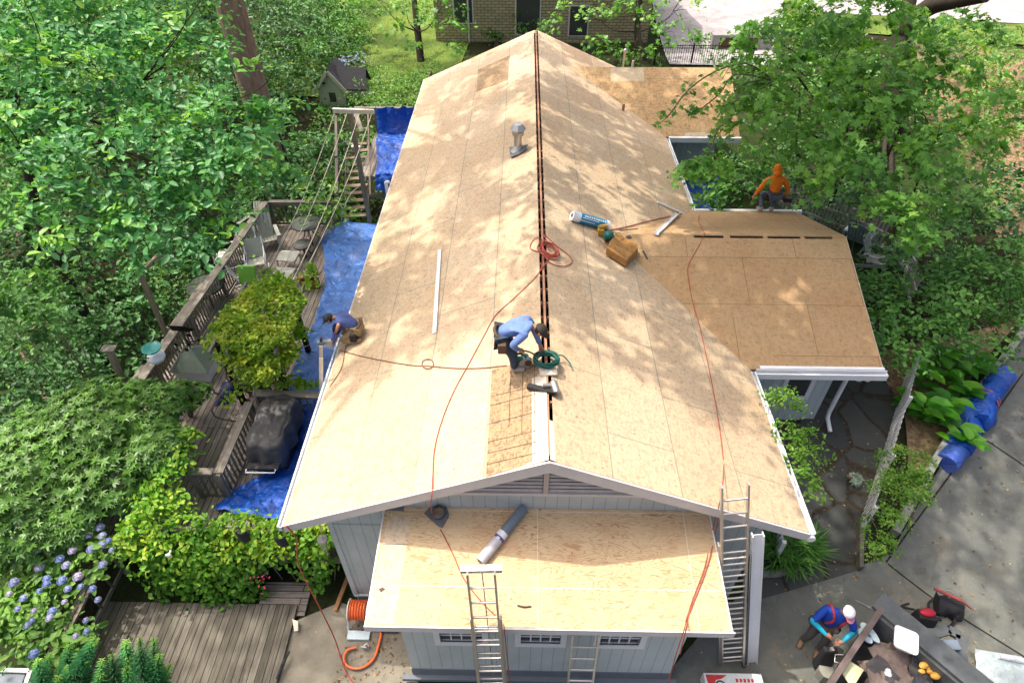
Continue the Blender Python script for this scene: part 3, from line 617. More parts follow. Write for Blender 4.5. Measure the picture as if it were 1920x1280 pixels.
# front addition
Aslope = V3(0, 1, AK)/math.hypot(1, AK)
b = MB(); b.slab([(AXL, AY0, AZ0), (AXR, AY0, AZ0), (AXR-.06, AY1-.004, AZ1), (AXL+.06, AY1-.004, AZ1)], .03, (V3(AXL, AY0, AZ0), Xn, Aslope)); b.build('lean_to_roof', 'plywood', house)
b = MB(); L0 = ona(712, 955); P = [ona(684, 1169, .004), ona(740, 1169, .004), ona(768, 990, .004), ona(770, 968, .004), ona(728, 968, .004)]; b.slab(P, .003, (P[0], Xn, Aslope)); b.build('sheet', 'fresh_sheathing', house)
b = MB().box((AXL-.03, AY0-.03, AZ0-.16), (AXR+.03, AY0-.004, AZ0-.004)); b.box((AXL-.02, AY0-.001, AZ0-.15), (AXR+.02, -.95, AZ0-.13)); b.build('fascia', 'trim', house)
for x in (AXL-.012, AXR-.012): b = MB().beam((x, AY0, AZ0-.075), (x+(.06 if x < 0 else -.06), AY1-.01, AZ1-.075), .02, .15, uv=False); b.build('rake_board', 'white_trim', house)
AW = -1.1
def addition_wall():
    b = MB(); x0, x1 = -2.36, 2.38; z1 = AZ0-.02; wins = [(-1.73, -1.02), (-.37, .30), (.96, 1.63)]; w0, w1 = .93, 1.33; xs = [x0]+[q for w in wins for q in w]+[x1]
    for i in range(0, 8, 2): b.box((xs[i], AW, -.30), (xs[i+1], AW+.1, z1))
    for a, c in wins: b.box((a, AW, -.30), (c, AW+.1, w0)); b.box((a, AW, w1), (c, AW+.1, z1))
    b.box((x0, AW+.1, -.3), (x0+.1, .39, z1)); b.box((x1-.1, AW+.1, -.3), (x1, .39, z1)); b.build('wall', 'siding_front', house)
    MB().box((x0-.012, AW-.012, -.66), (x1+.012, .38, -.302)).build('foundation', 'foundation', house)
    MB().box((x0-.2, AW-.1, -.66), (x1+.15, AW-.014, -.56)).build('footing', 'foundation', house)
    for a, c in wins:
        b = MB(); t = .10
        b.box((a-t, AW-.025, w0-t), (a, AW+.02, w1+t)); b.box((c, AW-.025, w0-t), (c+t, AW+.02, w1+t)); b.box((a, AW-.025, w1), (c, AW+.02, w1+t)); b.box((a, AW-.025, w0-t), (c, AW+.02, w0))
        w = b.build('window', 'white_trim', house); MB().box((a, AW+.045, w0), (c, AW+.05, w1)).build('pane', 'glass_dark', w)
        b = MB(); n = 4
        for k in range(1, n): x = a+(c-a)*k/n; b.box((x-.012, AW+.025, w0), (x+.012, AW+.04, w1))
        b.box((a, AW+.026, (w0+w1)/2-.012), (c, AW+.039, (w0+w1)/2+.012)); b.build('muntin', 'white_trim', w)
        b = MB().box((a+.02, AW+.052, w0+.0), (c-.02, AW+.06, w0+.13)); b.build('sill', 'copper_green', w)
addition_wall()
# right wing (two slopes with ridge slots)
zr = .006
uF, uB = V3(0, 1, RWK)/math.hypot(1, RWK), V3(0, -1, RWKB)/math.hypot(1, RWKB)
def xval(z): return HW-(z-ZE)/K
g = .07; zf = RWZ-RWK*g; zb = RWZ-RWKB*g
b = MB().slab([(HW+.0, RWY0, ZE+zr), (RWX, RWY0, ZE+zr), (RWX-.03, RWR-g, zf+zr), (xval(zf), RWR-g, zf+zr)], .03, (V3(HW+.25, RWY0+.35, ZE), Xn, uF))
slots = [(3.52, 4.20), (4.34, 5.10), (5.20, 5.95), (6.05, 6.68)]
def ridge_fill(y0, y1, z0, z1):
    xs = [1.66]+[q for s in slots for q in s]+[RWX-.03]
    for i in range(0, len(xs), 2): MB().slab([(xs[i], y0, z0), (xs[i+1], y0, z0), (xs[i+1], y1, z1), (xs[i], y1, z1)], .03, (V3(0, 0, 0), Xn, uF)).build('ridge_strip', 'wing_sheathing', house)
b.build('wing_roof', 'wing_sheathing', house); ridge_fill(RWR-g+.001, RWR-.004, zf+zr, RWZ+zr)
b = MB().slab([(xval(zb), RWR+.001, RWZ+zr-.0), (RWX-.03, RWR+.001, RWZ+zr), (RWX+.12, RWY1, ZE+zr), (HW, RWY1, ZE+zr)], .03, (V3(HW, RWY1, ZE), Xn, uB)); b.build('wing_roof', 'wing_sheathing', house)
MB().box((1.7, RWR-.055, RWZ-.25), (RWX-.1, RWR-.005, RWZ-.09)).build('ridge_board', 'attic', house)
sheet([(1391, 688), (1453, 688), (1441, 597), (1318, 592)], 'wing_sheathing', onwf, u=Yn, w=Xn, o=.009)
P = lambda a, c, d: (a, c, d)
wall((4.35, 4.32, -1), (6.42, 4.42, 2.7), 'siding_front'); wall((6.42, 4.32, -1), (6.52, 9.4, 2.7), 'siding_side'); wall((3.8, 9.3, -1), (6.42, 9.4, 2.7), 'siding_front')
b = MB(); pts = [(4.33, 2.7), (9.4, 2.7), (RWR, RWZ-.1)]; b.add([(6.42, y, z) for y, z in pts]+[(6.52, y, z) for y, z in pts], [(2, 1, 0), (3, 4, 5), (0, 1, 4, 3), (1, 2, 5, 4), (2, 0, 3, 5)]); b.build('gable_wall', 'siding_side', house)
MB().box((4.3, RWY0, ZE-.16), (RWX-.05, 4.33, ZE-.14)).build('soffit', 'siding_front', house)
b = MB(); y = RWY0
b.box((HW+.12, y-.12, ZE-.17), (RWX+.07, y-.004, ZE-.155)); b.box((HW+.12, y-.12, ZE-.155), (RWX+.07, y-.105, ZE-.04)); b.box((HW+.12, y-.022, ZE-.155), (RWX+.07, y-.004, ZE+.012)); b.box((HW+.12, y-.12, ZE-.04), (RWX+.07, y-.085, ZE-.03)); b.box((RWX+.055, y-.105, ZE-.155), (RWX+.07, y-.022, ZE-.03)); b.build('gutter', 'white_metal', house)
MB().box((HW+.2, y-.002, ZE+.008), (RWX+.02, y+.07, ZE+.036)).build('drip_edge', 'white_metal', house)
for sx, c in ((0, .014),):
    MB().beam((RWX+.0, RWY0+.01, ZE-.06), (RWX-.03+.0, RWR, RWZ-.06), .02, .12, uv=False).build('rake_board', 'trim', house); MB().beam((RWX-.03, RWR, RWZ-.06), (RWX+.12, RWY1, ZE-.06), .02, .12, uv=False).build('rake_board', 'trim', house)
MB().box((HW+.1, RWY1+.004, ZE-.13), (RWX+.3, RWY1+.10, ZE+.016)).build('gutter', 'white_metal', house)
# wing window and downpipe
wy = 4.32
wa, wb = ony(1478, 720, wy), ony(1518, 715, wy); x0, x1 = wa[0]-.03, wb[0]+.02; z1 = 2.33; z0 = 1.32
b = MB(); t = .1; b.box((x0-t, wy-.03, z0-t), (x0, wy-.002, z1+t)); b.box((x1, wy-.03, z0-t), (x1+t, wy-.002, z1+t)); b.box((x0, wy-.03, z1), (x1, wy-.002, z1+t)); b.box((x0, wy-.03, z0-t), (x1, wy-.002, z0)); b.box((x0, wy-.022, (z0+z1)/2+.2), (x1, wy-.002, (z0+z1)/2+.25))
w = b.build('window', 'white_trim', house); MB().box((x0, wy-.012, z0), (x1, wy-.004, z1)).build('pane', 'glass_dark', w)
b = MB(); b.tube([(6.75, 3.66, 2.6), (6.75, 3.8, 2.45), (6.75, 4.23, 2.25), (6.75, 4.25, 2.1), (6.75, 4.25, .85), (6.75, 4.2, .68), (6.75, 3.9, .55)], .05, 8, curve=False); b.build('downpipe', 'white_trim', house)
b = MB()
for x in (6.62, 6.8): b.sph((x, 3.75, 2.5), (.085, .08, .08))
b.build('floodlight', 'white_metal', house)
# back wing
b = MB().slab([(HW, BWY0, ZE+zr), (6.75, BWY0, ZE+zr), (6.75, BWR, BWZ+zr), (xval(BWZ), BWR, BWZ+zr)], .03, (V3(HW-.4, BWY0, ZE), Xn, V3(0, 1, BWK)/math.hypot(1, BWK))); b.build('wing_roof', 'back_wing_sheathing', house)
b = MB().slab([(xval(BWZ), BWR+.001, BWZ+zr), (6.75, BWR+.001, BWZ+zr), (6.75, LN+.6, ZE+zr), (HW, LN+.6, ZE+zr)], .03, (V3(HW, LN, ZE), Xn, V3(0, -1, BWK))); b.build('wing_roof', 'back_wing_sheathing', house)
MB().box((HW+.1, BWY0-.11, ZE-.15), (6.78, BWY0-.004, ZE+.014)).build('gutter', 'white_metal', house)
wall((3.8, BWY0+.45, -1), (6.05, BWY0+.55, 2.7), 'siding_front'); wall((6.05, BWY0+.45, -1), (6.15, LN, 2.7), 'siding_side')
b = MB(); pts = [(BWY0+.45, 2.7), (LN, 2.7), (BWR, BWZ-.12)]; b.add([(6.05, y, z) for y, z in pts]+[(6.15, y, z) for y, z in pts], [(2, 1, 0), (3, 4, 5), (0, 1, 4, 3), (1, 2, 5, 4), (2, 0, 3, 5)]); b.build('gable_wall', 'siding_side', house)
# pipes through the roof
p = onl(971, 284); vp = MB().cyl(p+V3(0, 0, -.1), p+V3(0, 0, .52), .105, n=14).build('vent_pipe', 'galvanised', house)
MB().lathe(p, [(.12, .44), (.15, .46), (.15, .54), (.21, .62), (.12, .75), (.0, .76)], 8, False).build('vent_cap', 'galvanised', vp)
MB().lathe(p, [(.20, .02), (.17, .06), (.11, .16), (.105, .17)], 14).build('flashing_collar', 'galvanised', vp)
Q = [onl(955, 276, .02), onl(990, 271, .09), onl(985, 281, .05), onl(972, 290, .035), onl(957, 294, .08)]; MB().slab(Q, .008).build('flashing_plate', 'lead_grey', vp)
p = onr(1168, 207); MB().cyl(p+V3(0, 0, -.1), p+V3(0, 0, .22), .05, n=10).build('vent_pipe', 'rafter', house)
p = V3(3.35, 19.25, 3.1); b = MB().cyl(p, p+V3(0, 0, .75), .04, n=8); b.sph(p+V3(.02, 0, .8), .09); b.build('vent_pipe', 'galvanised', house)
p = onbw(1186, 125); MB().cyl(p-V3(0, 0, .05), p+V3(0, 0, .2), .04, n=8).build('vent_pipe', 'pale_board', house)
MB().cyl((-HW-.12, 11.1, 1.5), (-HW-.12, 11.1, 2.75), .05, n=8).tube([(-HW-.12, 11.1, 2.75), (-HW-.12, 11.1, 2.85), (-HW-.02, 11.1, 2.88)], .05, 8).build('drain_pipe', 'white_metal', house)
# valley flashing strip between the main roof and the right wing's back slope

# ------------------------------------------------------------------ decks, rails, stairs
def board_uv(o): return (V3(*o), Yn, Xn)
b = MB(); b.box((-9.85, 1.05, -.14), (-3.76, 13.25, 0.), board_uv((-9.85, .6, 0)))
for y in (1.0, 13.27): b.box((-9.85, y, -.3), (-3.76, y+.04, -.01), (V3(0, 0, 0), Xn, Zn))
b.box((-9.89, 1.0, -.3), (-9.852, 13.3, -.01), (V3(0, 0, 0), Yn, Zn))
for x in (-9.6, -7.7, -5.8, -4.): b.box((x-.06, 1.1, -1.4), (x+.06, 1.22, -.15)); b.box((x-.06, 12.9, -2), (x+.06, 13.0, -.15))
deck = tag(b.build('deck', 'deck_boards'), 'weathered brown plank deck along the left side of the house', 'deck')
b = MB(); b.box((-9.0, -9, -.86), (-4.95, .25, -.78), board_uv((-9, -9, 0))); tag(b.build('deck', 'lower_boards'), 'low mossy plank deck in front of the vine covered screen', 'deck')
def railing(name, label, cat, p, q, h=.95, cap=.16, sp=.13, mat='grey_lumber', group=None, lean=0., bal='grey_lumber'):
    p, q = V3(*p), V3(*q); L = np.linalg.norm(q-p); d = (q-p)/L; t = thing(name, label, cat, p, 0, group); up = V3(0, 0, h)
    MB().beam(p+up, q+up, cap, .045).build('cap_rail', mat, t)
    MB().beam(p+up*.92-V3(0, 0, .03), q+up*.92-V3(0, 0, .03), .04, .09).build('top_rail', mat, t); MB().beam(p+V3(0, 0, .1), q+V3(0, 0, .1), .04, .09).build('bottom_rail', mat, t)
    n = max(2, int(round(L/1.9))+1)
    for i in range(n): c = p+d*L*i/(n-1); MB().beam(c-V3(0, 0, .15), c+up*.98, .09, .09, (d[0], d[1], 0)).build('post', mat, t)
    nb = int(L/sp); o0 = None
    for i in range(1, nb):
        c = p+d*L*i/nb
        if o0 is None: o0 = MB().beam(c+V3(0, 0, .06), c+up*.95, .035, .035, (d[0], d[1], 0)).build('baluster', bal, t); c0 = c
        else: o = o0.copy(); COL.objects.link(o); o.parent = t; o.location = Vector(c-c0)
    return t
rl = railing('deck_railing', 'long weathered railing at the wooded outer edge of the upper deck', 'railing', (-9.78, 1.6, 0), (-9.1, 13.1, 0), .98, .24)
for (u0, v0), (u1, v1) in (((232, 680), (268, 640)), ((330, 552), (345, 535))):
    a, c = onz(u0, v0, .9), onz(u1, v1, .9)
for y0, y1 in ((4.2, 5.6), (7.0, 9.0)):
    x0, x1 = -9.78+.059*(y0-1.6)-.30, -9.78+.059*(y1-1.6)-.30; MB().beam((x0-.02, y0, .70), (x1-.02, y1, .70), .28, .05).build('bench_shelf', 'grey_lumber', rl)
A, B = onz(412, 880, .95), onz(462, 766, .95); railing('deck_railing', 'short weathered railing beside the covered grill', 'railing', (A[0], A[1]-.1, 0), (B[0], B[1]+.2, 0), .95, .2, .15)
A2 = onz(352, 886, .95); railing('deck_railing', 'short railing crossing to the vine above the deck steps', 'railing', (A2[0], A[1]-.06, 0), (A[0]-.12, A[1]-.06, 0), .95, .16, .15)
railing('deck_railing', 'low railing behind the covered grill below the arbor', 'railing', (-6.75, 4.55, 0), (-5.0, 4.5, 0), .9, .2, .16)
railing('deck_railing', 'back railing at the far end of the deck by the wood', 'railing', (-9.0, 13.2, 0), (-6.9, 13.2, 0), .95, .16, .14)
p, q = V3(-8.86, .95, -.8), V3(-8.86, -1.7, -.8); railing('deck_railing', 'dark old railing between the lower deck and the hydrangeas', 'railing', p, q, .85, .2, .42, 'deck_boards', None, 0, 'timber')
# screen under the vine at the deck front
t = thing('deck_screen', 'brown board screen on a grey beam under the climbing vine', 'screen', (-7.8, .98, -.3))
MB().box((-7.8, .9, -.28), (-3.78, .985, -.06)).build('beam', 'grey_lumber', t); MB().box((-7.8, .93, .82), (-3.78, 1.0, .92)).build('top_rail', 'grey_lumber', t)
b = MB()
for x in np.arange(-7.75, -3.9, .19): b.box((x, .955, -.06), (x+.165, .98, .82))
b.build('boards', 'timber', t)
for x in (-7.7, -5.9, -4.0): MB().box((x-.05, .86, -.95), (x+.05, .955, .9)).build('post', 'grey_lumber', t)
pb = onz(628, 1145, -.85); tag(MB().beam(pb, ony(652, 1082, .8), .08, .05).build('brace', 'brown_board'), 'slanting brown prop under the upper deck beside the house corner', 'timber')
pb = ong(540, 1125); tag(MB().box((pb[0]-.55, pb[1]-.35, -.9), (pb[0]+.45, pb[1]+.35, -.84), (V3(0, 0, 0), Xn, Yn)).build('plank_mat', 'deck_boards'), 'dark plank mat lying under the edge of the upper deck', 'boards')
# stairs and raised landing
st = thing('deck_stairs', 'steep wooden stairs climbing to the tarp covered landing', 'stairs', (-6.2, 13.4, 0))
S0, S1 = V3(-6.2, 13.45, 0), V3(-6.75, 17.2, 1.25); sd = V3(.40, .06, 0)
for s in (-1, 1): MB().beam(S0+sd*s, S1+sd*s, .05, .22).build('stringer', 'grey_lumber', st)
for i in range(11): c = S0+(S1-S0)*(i+.6)/11.5; MB().beam(c-sd*.97+V3(0, 0, .1), c+sd*.97+V3(0, 0, .1), .2, .035).build('tread', 'stair_lumber', st)
for s in (-1,): 
    MB().beam(S0+sd*1.5*s+V3(0, .3, .9), S1+sd*1.5*s+V3(0, 0, .95), .09, .14).build('handrail', 'grey_lumber', st)
    for k in (.1, .5, .95): c = S0+(S1-S0)*k+sd*1.5*s; MB().beam(c+V3(0, 0, -.5), c+V3(0, 0, 1.), .09, .09).build('post', 'grey_lumber', st)
MB().beam(S0+sd*1.4+V3(0, .1, .95), S1+sd*1.4+V3(0, 0, .95), .05, .12).build('handrail', 'stair_lumber', st)
ld = thing('landing', 'raised wooden landing behind the deck half hidden under a tarp', 'platform', (-6, 15, 0))
MB().box((-6.2, 14.6, 1.02), (-4.45, 18.2, 1.16), board_uv((0, 0, 0))).build('floor', 'deck_boards', ld)
for x, y in ((-6.1, 14.7), (-4.6, 14.7), (-6.1, 18.1), (-4.6, 18.1), (-5.3, 14.7)): MB().box((x-.06, y-.06, -1.2), (x+.06, y+.06, 2.1 if y > 18 else 1.02)).build('post', 'grey_lumber', ld)
MB().box((-6.9, 18.05, 2.1), (-4.4, 18.2, 2.16), (V3(0, 0, 0), Xn, Yn)).build('cap_rail', 'grey_lumber', ld); MB().box((-6.2, 14.6, .3), (-4.5, 14.7, .45), (V3(0, 0, 0), Xn, Yn)).build('beam', 'grey_lumber', ld)
MB().beam((-6.25, 16.2, 2.05), (-6.9, 18.1, 2.12), .16, .06).build('cap_rail', 'grey_lumber', ld)
# clothes-line post with ropes
pt = ony(662, 205, 13.3); zt = pt[2]
t = thing('clothesline_post', 'tall tan timber post with a crossbar holding washing lines', 'post', (-5.72, 13.3, 0))
MB().beam((-5.72, 13.3, -.3), (-5.72, 13.3, zt), .13, .13, (0, 1, 0)).build('post', 'stair_lumber', t)
e0, e1 = ony(623, 201, 13.2), ony(701, 208, 13.2); MB().beam(V3(e0[0], 13.2, zt), V3(e1[0], 13.2, zt-.03), .09, .13).build('crossbar', 'pale_board', t)
ends = [(500, 510, 'slack washing line ending nearest the deck chairs'), (517, 528, 'second washing line counted from the wooded side'), (540, 545, 'third washing line with a frayed knot'), (566, 520, 'washing line nearest the house and stairs')]
for i, (u, v, lb) in enumerate(ends):
    a = V3(e0[0]+(e1[0]-e0[0])*(.04+.305*i), 13.14, zt-.06); c = onz(u, v, 2.0); m = (a+c)/2-V3(0, 0, .22)
    tag(MB().tube([a, a*.75+c*.25-V3(0, 0, .16), m, a*.25+c*.75-V3(0, 0, .15), c], .011, 5).build('washing_line', 'rope'), lb, 'rope', 'washing lines from the crossbar')
a = V3(e1[0], 13.14, zt-.1); b = MB()
R0 = S0+sd*1.1; P = [V3(-5.85, 13.6, 2.6), V3(-6.1, 14.2, 1.9), V3(-5.8, 14.0, 1.4), V3(-6.3, 13.7, 1.0), V3(-6.55, 13.35, .6), V3(-6.7, 13.2, .15)]; b.tube(P, .016, 5)
for k in range(7): c = P[4]+rng.normal(size=3)*.06; b.tube([c, c+rng.normal(size=3)*.09, c+rng.normal(size=3)*.09], .013, 4)
tag(b.build('knotted_rope', 'rope'), 'knotted pale rope trailing down the wooden stairs', 'rope')
c = ony(668, 278, 15.6); b = MB().sph(c, (.14, .12, .10)).sph(c+V3(.12, .02, .02), (.10, .08, .07)).sph(c+V3(-.1, .0, .05), (.09, .1, .07)); tag(b.build('pulley_bundle', 'galvanised'), 'pale metal bundle tied at the top of the wooden stairs', 'hardware')

# ------------------------------------------------------------------ tarps
Lp = [onz(u, v, .05) for u, v in ((655, 419), (638, 424), (618, 438), (606, 462), (611, 500), (608, 545), (596, 592), (572, 642), (555, 690), (540, 740), (530, 772))]
Rp = [V3(-3.80, p[1]+.05, .05) for p in Lp]; Rp[0] = onz(705, 422, .05)
def tp1(s, t):
    p = poly_sheet(Lp, Rp, s, t); e = math.exp(-s*7)
    p = p+V3(.07*wr(p, 1.6), .05*wr(p, 1.6, 5), 0)*(1 if s < .9 else 0); p[2] = .03+max(0, .05*wr(p, .9, 2)+.05+.07*e*(1+wr(p, 3, 1)))+max(0., crease(p, 1.1, 3)-.35)*.10; return p
tag(grid_mesh('tarp', tp1, 60, 170, 'dusty_tarp'), 'long dusty blue tarp spread on the deck along the eave', 'tarp')
Lp2 = [onz(u, v, .06) for u, v in ((541, 768), (541, 800), (545, 830), (535, 856), (505, 883), (470, 905), (432, 925), (398, 956))]
Rp2 = [V3(-3.85, 4.5-.47*i, 1.35) for i in range(8)]
def tp2(s, t):
    p = poly_sheet(Lp2, Rp2, s, t); z = .08+1.2*ss(.35, 1., s)*s+.30*ss(0, .35, s)*(1-ss(.5, 1, s))*(.3+.7*(1-t))
    p = p+V3(.10*wr(p, 1.4, 1), .10*wr(p, 1.4, 7), 0)*(1-s); p[2] = z+.16*abs(crease(V3(p[0], p[1], 0), .8, 4)-.4)+.09*wr(p, 2.3, 3); return p
tag(grid_mesh('tarp', tp2, 80, 110, 'blue_tarp'), 'crumpled bright blue tarp heaped round the covered grill', 'tarp')
C3 = [ony(699, 213, 18.0), ony(775, 213, 18.0), V3(-4.3, 14.4, 1.3), V3(-5.7, 14.9, 1.3)]
def tp3(s, t):
    x0, x1 = -6.05+.45*ss(.3, .8, t), -4.32
    if t < .3: q = t/.3; p = V3(x0+(x1-x0)*s, 18.0-.25*q*q, 2.22-1.0*q)
    elif t < .8: q = (t-.3)/.5; p = V3(x0+(x1-x0)*s, 17.75-3.1*q, 1.22)
    else: q = (t-.8)/.2; p = V3(x0+(x1-x0)*s, 14.65-.25*q, 1.22-.95*q*(.55+.45*ss(.1, .5, s)))
    f = .16*math.sin(s*15+2*t)*max(0, 1-t*2.6)+.10*wr(p, 1.5, 2)
    p = p+V3(0, -abs(f)*.8 if t < .3 else 0, .0); p[2] += .10*abs(wr(p, 1.8, 6))+.15*max(0, crease(p, .9, 1)-.3)*(1 if .2 < t < .9 else .3); p[1] -= .12*abs(wr(p, 2.2, 9)) if t > .7 else 0; return p
tag(grid_mesh('tarp', tp3, 60, 110, 'blue_tarp'), 'blue tarp draped over the raised landing and its rail', 'tarp')
def tp4(s, t): p = bilerp([(4.4, 14.85, 1.2), (6.6, 14.85, 1.2), (6.2, 13.4, .66), (4.5, 13.4, .66)], s, t); p[2] += .16*abs(wr(p, 1.4)); return p
tag(grid_mesh('tarp', tp4, 40, 40, 'blue_tarp'), 'blue tarp under the oak branch in the gap between the wings', 'tarp')
def tp5(s, t): p = bilerp([(3.85, 10.1, .7), (5.4, 10.3, .62), (5.1, 12.6, .62), (3.85, 12.3, 1.2)], s, t); p[2] += .18*abs(wr(p, 1.6, 4)); return p
tag(grid_mesh('tarp', tp5, 30, 30, 'navy_bag'), 'dark blue tarp in the shaded corner behind the right wing', 'tarp')
for i, (x, z) in enumerate(((4.95, 1.5), (5.35, 1.45), (5.75, 1.5))): tag(MB().box((x-.12, 14.55, .6), (x+.12, 14.62, z)).sph((x, 14.585, z), (.12, .035, .12)).build('orange_board', 'brown_board'), ['orange board nearest the gutter corner in front of the blue tarp', 'middle orange board of three in front of the blue tarp', 'orange board nearest the oak in front of the blue tarp'][i], 'board', 'orange boards against the back wing')
# rolled tarp on the drive edge
pr = [ong(u, v, .0)+V3(0, 0, z) for u, v, z in ((1764, 880, .22), (1800, 840, .2), (1815, 795, .22), (1840, 755, .2), (1866, 722, .22))]
t = thing('tarp_roll', 'long bundle of rolled blue tarps tied with cord on the drive', 'tarp roll', pr[0])
def rough_roll(a, c, r, name, mat, n=16, m=10, seed=0., amp=.07, parent=None):
    a, c = V3(*a), V3(*c); d, s, u = frame(c-a); b = MB(); vs = []
    for j in range(m):
        p = a+(c-a)*j/(m-1)
        for i in range(n): th = i*2*math.pi/n; rr = r*(1+amp*3*wr(V3(math.cos(th), math.sin(th), j*.35)*1.3, 1.2, seed)); vs.append(p+(s*math.cos(th)+u*math.sin(th))*rr)
    b.add(vs, [(j*n+i, j*n+(i+1) % n, (j+1)*n+(i+1) % n, (j+1)*n+i) for j in range(m-1) for i in range(n)], None, True); b.add(vs[:n], [tuple(range(n-1, -1, -1))]); b.add(vs[-n:], [tuple(range(n))]); return b.build(name, mat, parent)
rough_roll(pr[0], pr[0]*.2+pr[1]*.8, .25, 'roll', 'violet_tarp', amp=.03, parent=t); rough_roll(pr[0]*.4+pr[1]*.6, pr[2], .27, 'roll', 'blue_tarp', seed=3, amp=.16, parent=t)
rough_roll(pr[1]*.2+pr[2]*.8, pr[3]*.8+pr[2]*.2, .33, 'roll', 'blue_tarp', seed=8, amp=.2, parent=t); rough_roll(pr[2]*.3+pr[3]*.7, pr[4]*.7+pr[3]*.3, .26, 'roll', 'blue_tarp', seed=5, amp=.10, parent=t); rough_roll(pr[3]*.3+pr[4]*.7, pr[4]*1.25-pr[3]*.25, .27, 'roll', 'violet_tarp', seed=9, amp=.03, parent=t)
cc = pr[2]*.25+pr[3]*.75; d, s, u = frame(pr[3]-pr[2])
for k in (0, .12): MB().tube([cc+d*k+(s*math.cos(q)+u*math.sin(q))*.31 for q in np.linspace(0, 2*math.pi, 14)], .018, 5).build('cord', 'cap_pink', t)
# ------------------------------------------------------------------ things on the deck
def grill():
    c = V3(-6.0, 3.55, 0); t = thing('grill', 'barbecue grill under a dusty black cover on the deck', 'grill', c)
    def fn(s, q):
        th = s*2*math.pi; n4 = 5; cx, sx = math.cos(th), math.sin(th); rx, ry = .44, .80
        k = (abs(cx)**n4+abs(sx)**n4)**(-1/n4)
        prof = [(0, 1.22), (.35, 1.22), (.72, 1.20), (.94, 1.10), (1.02, .95), (1.05, .75), (1.07, .52)]; x = q*(len(prof)-1); i = min(int(x), len(prof)-2); f = x-i
        r = prof[i][0]*(1-f)+prof[i+1][0]*f; z = prof[i][1]*(1-f)+prof[i+1][1]*f
        p = c+V3(cx*k*rx*r, sx*k*ry*r, z); w = r*(.05*math.sin(th*9+3*q)*q+.05*wr(p, 2.5)); p[0] += cx*w; p[1] += sx*w; p[2] += .05*wr(p, 2.2, 3)*(r)-.035*(1 if abs(r-.5) < .35 else 0); return p
    grid_mesh('cover', fn, 64, 26, 'grill_cover', t)
    b = MB().box(c+V3(-.36, -.66, .08), c+V3(.36, .66, .7)); b.box(c+V3(-.34, -1.0, .62), c+V3(.34, -.7, .68)); b.build('cart', 'black_plastic', t)
    b = MB().tube([c+V3(-.33, -1.02, .68), c+V3(-.33, -1.1, .68), c+V3(.3, -1.1, .68), c+V3(.3, -1.02, .68)], .018, 6, curve=False); b.build('towel_bar', 'white_metal', t)
    b = MB()
    for x in (-.33, .33):
        for y in (-.6, .6): b.cyl(c+V3(x-.02, y, .07), c+V3(x+.02, y, .07), .07)
    b.build('wheels', 'black_plastic', t)
grill()
def cupola():
    c = onz(377, 694, 0); t = thing('cupola', 'roof cupola with green copper cap and weathervane standing on deck', 'cupola', c)
    s = .42; MB().box(c+V3(-s, -s, 0), c+V3(s, s, .36)).box(c+V3(-s-.05, -s-.05, .36), c+V3(s+.05, s+.05, .42)).build('base', 'solid_white', t)
    r = s+.09; b = MB().add([c+V3(-r, -r, .42), c+V3(r, -r, .42), c+V3(r, r, .42), c+V3(-r, r, .42), c+V3(-.05, -.05, .82), c+V3(.05, -.05, .82), c+V3(.05, .05, .82), c+V3(-.05, .05, .82)], [(0, 1, 5, 4), (1, 2, 6, 5), (2, 3, 7, 6), (3, 0, 4, 7), (4, 5, 6, 7)]); b.build('cap', 'copper_green', t)
    b = MB().cyl(c+V3(0, 0, .8), c+V3(0, 0, 1.5), .015, n=6); b.sph(c+V3(0, 0, .95), .05)
    for a in range(4): q = V3(math.cos(a*1.57+.3), math.sin(a*1.57+.3), 0)*.28; b.cyl(c+V3(0, 0, 1.02), c+V3(0, 0, 1.02)+q, .01, n=5); b.box(c+q+V3(-.04, -.01, .97), c+q+V3(.04, .01, 1.07))
    b.slab([c+V3(-.25, 0, 1.42), c+V3(.18, 0, 1.38), c+V3(.34, 0, 1.47), c+V3(.1, 0, 1.56), c+V3(-.3, 0, 1.58)], .012, None, (0, 1, 0)); b.build('weathervane', 'iron', t)
cupola()
def sling_chair(label, loc, rz, mat='chair_sling', cat='chair'):
    t = thing('patio_chair', label, cat, (0, 0, 0), 0, 'pale patio chairs on the deck')
    b = MB().slab([(-.25, -.22, .42), (.25, -.22, .42), (.25, .24, .40), (-.25, .24, .40)], .02); b.build('seat', mat, t)
    b = MB().slab([(-.25, .24, .42), (.25, .24, .42), (.24, .46, .98), (-.24, .46, .98)], .02, None, (0, .3, -.1)); b.build('backrest', mat, t)
    for s in (-1, 1):
        MB().tube([(s*.28, .47, 1.0), (s*.28, .24, .42), (s*.28, -.2, .43), (s*.28, -.24, .40), (s*.28, -.26, .02), (s*.28, .4, .02)], .018, 6, curve=False).build('frame', 'solid_white', t)
        MB().tube([(s*.28, .36, .72), (s*.29, 0, .66), (s*.29, -.2, .62), (s*.28, -.24, .42)], .02, 6).build('arm', 'solid_white', t)
    t.location = loc; t.rotation_euler = (0, 0, rz); return t
sling_chair('tall backed pale sling chair turned sideways nearest the outer railing', onz(428, 498, 0), -1.45); sling_chair('pale sling chair facing the camera between two other chairs', onz(470, 490, 0), .15)
sling_chair('pale chair with curved arms behind the lime green cushion', onz(487, 510, 0), .3); sling_chair('white chair under the lime green cushion', onz(470, 540, 0), 2.2)
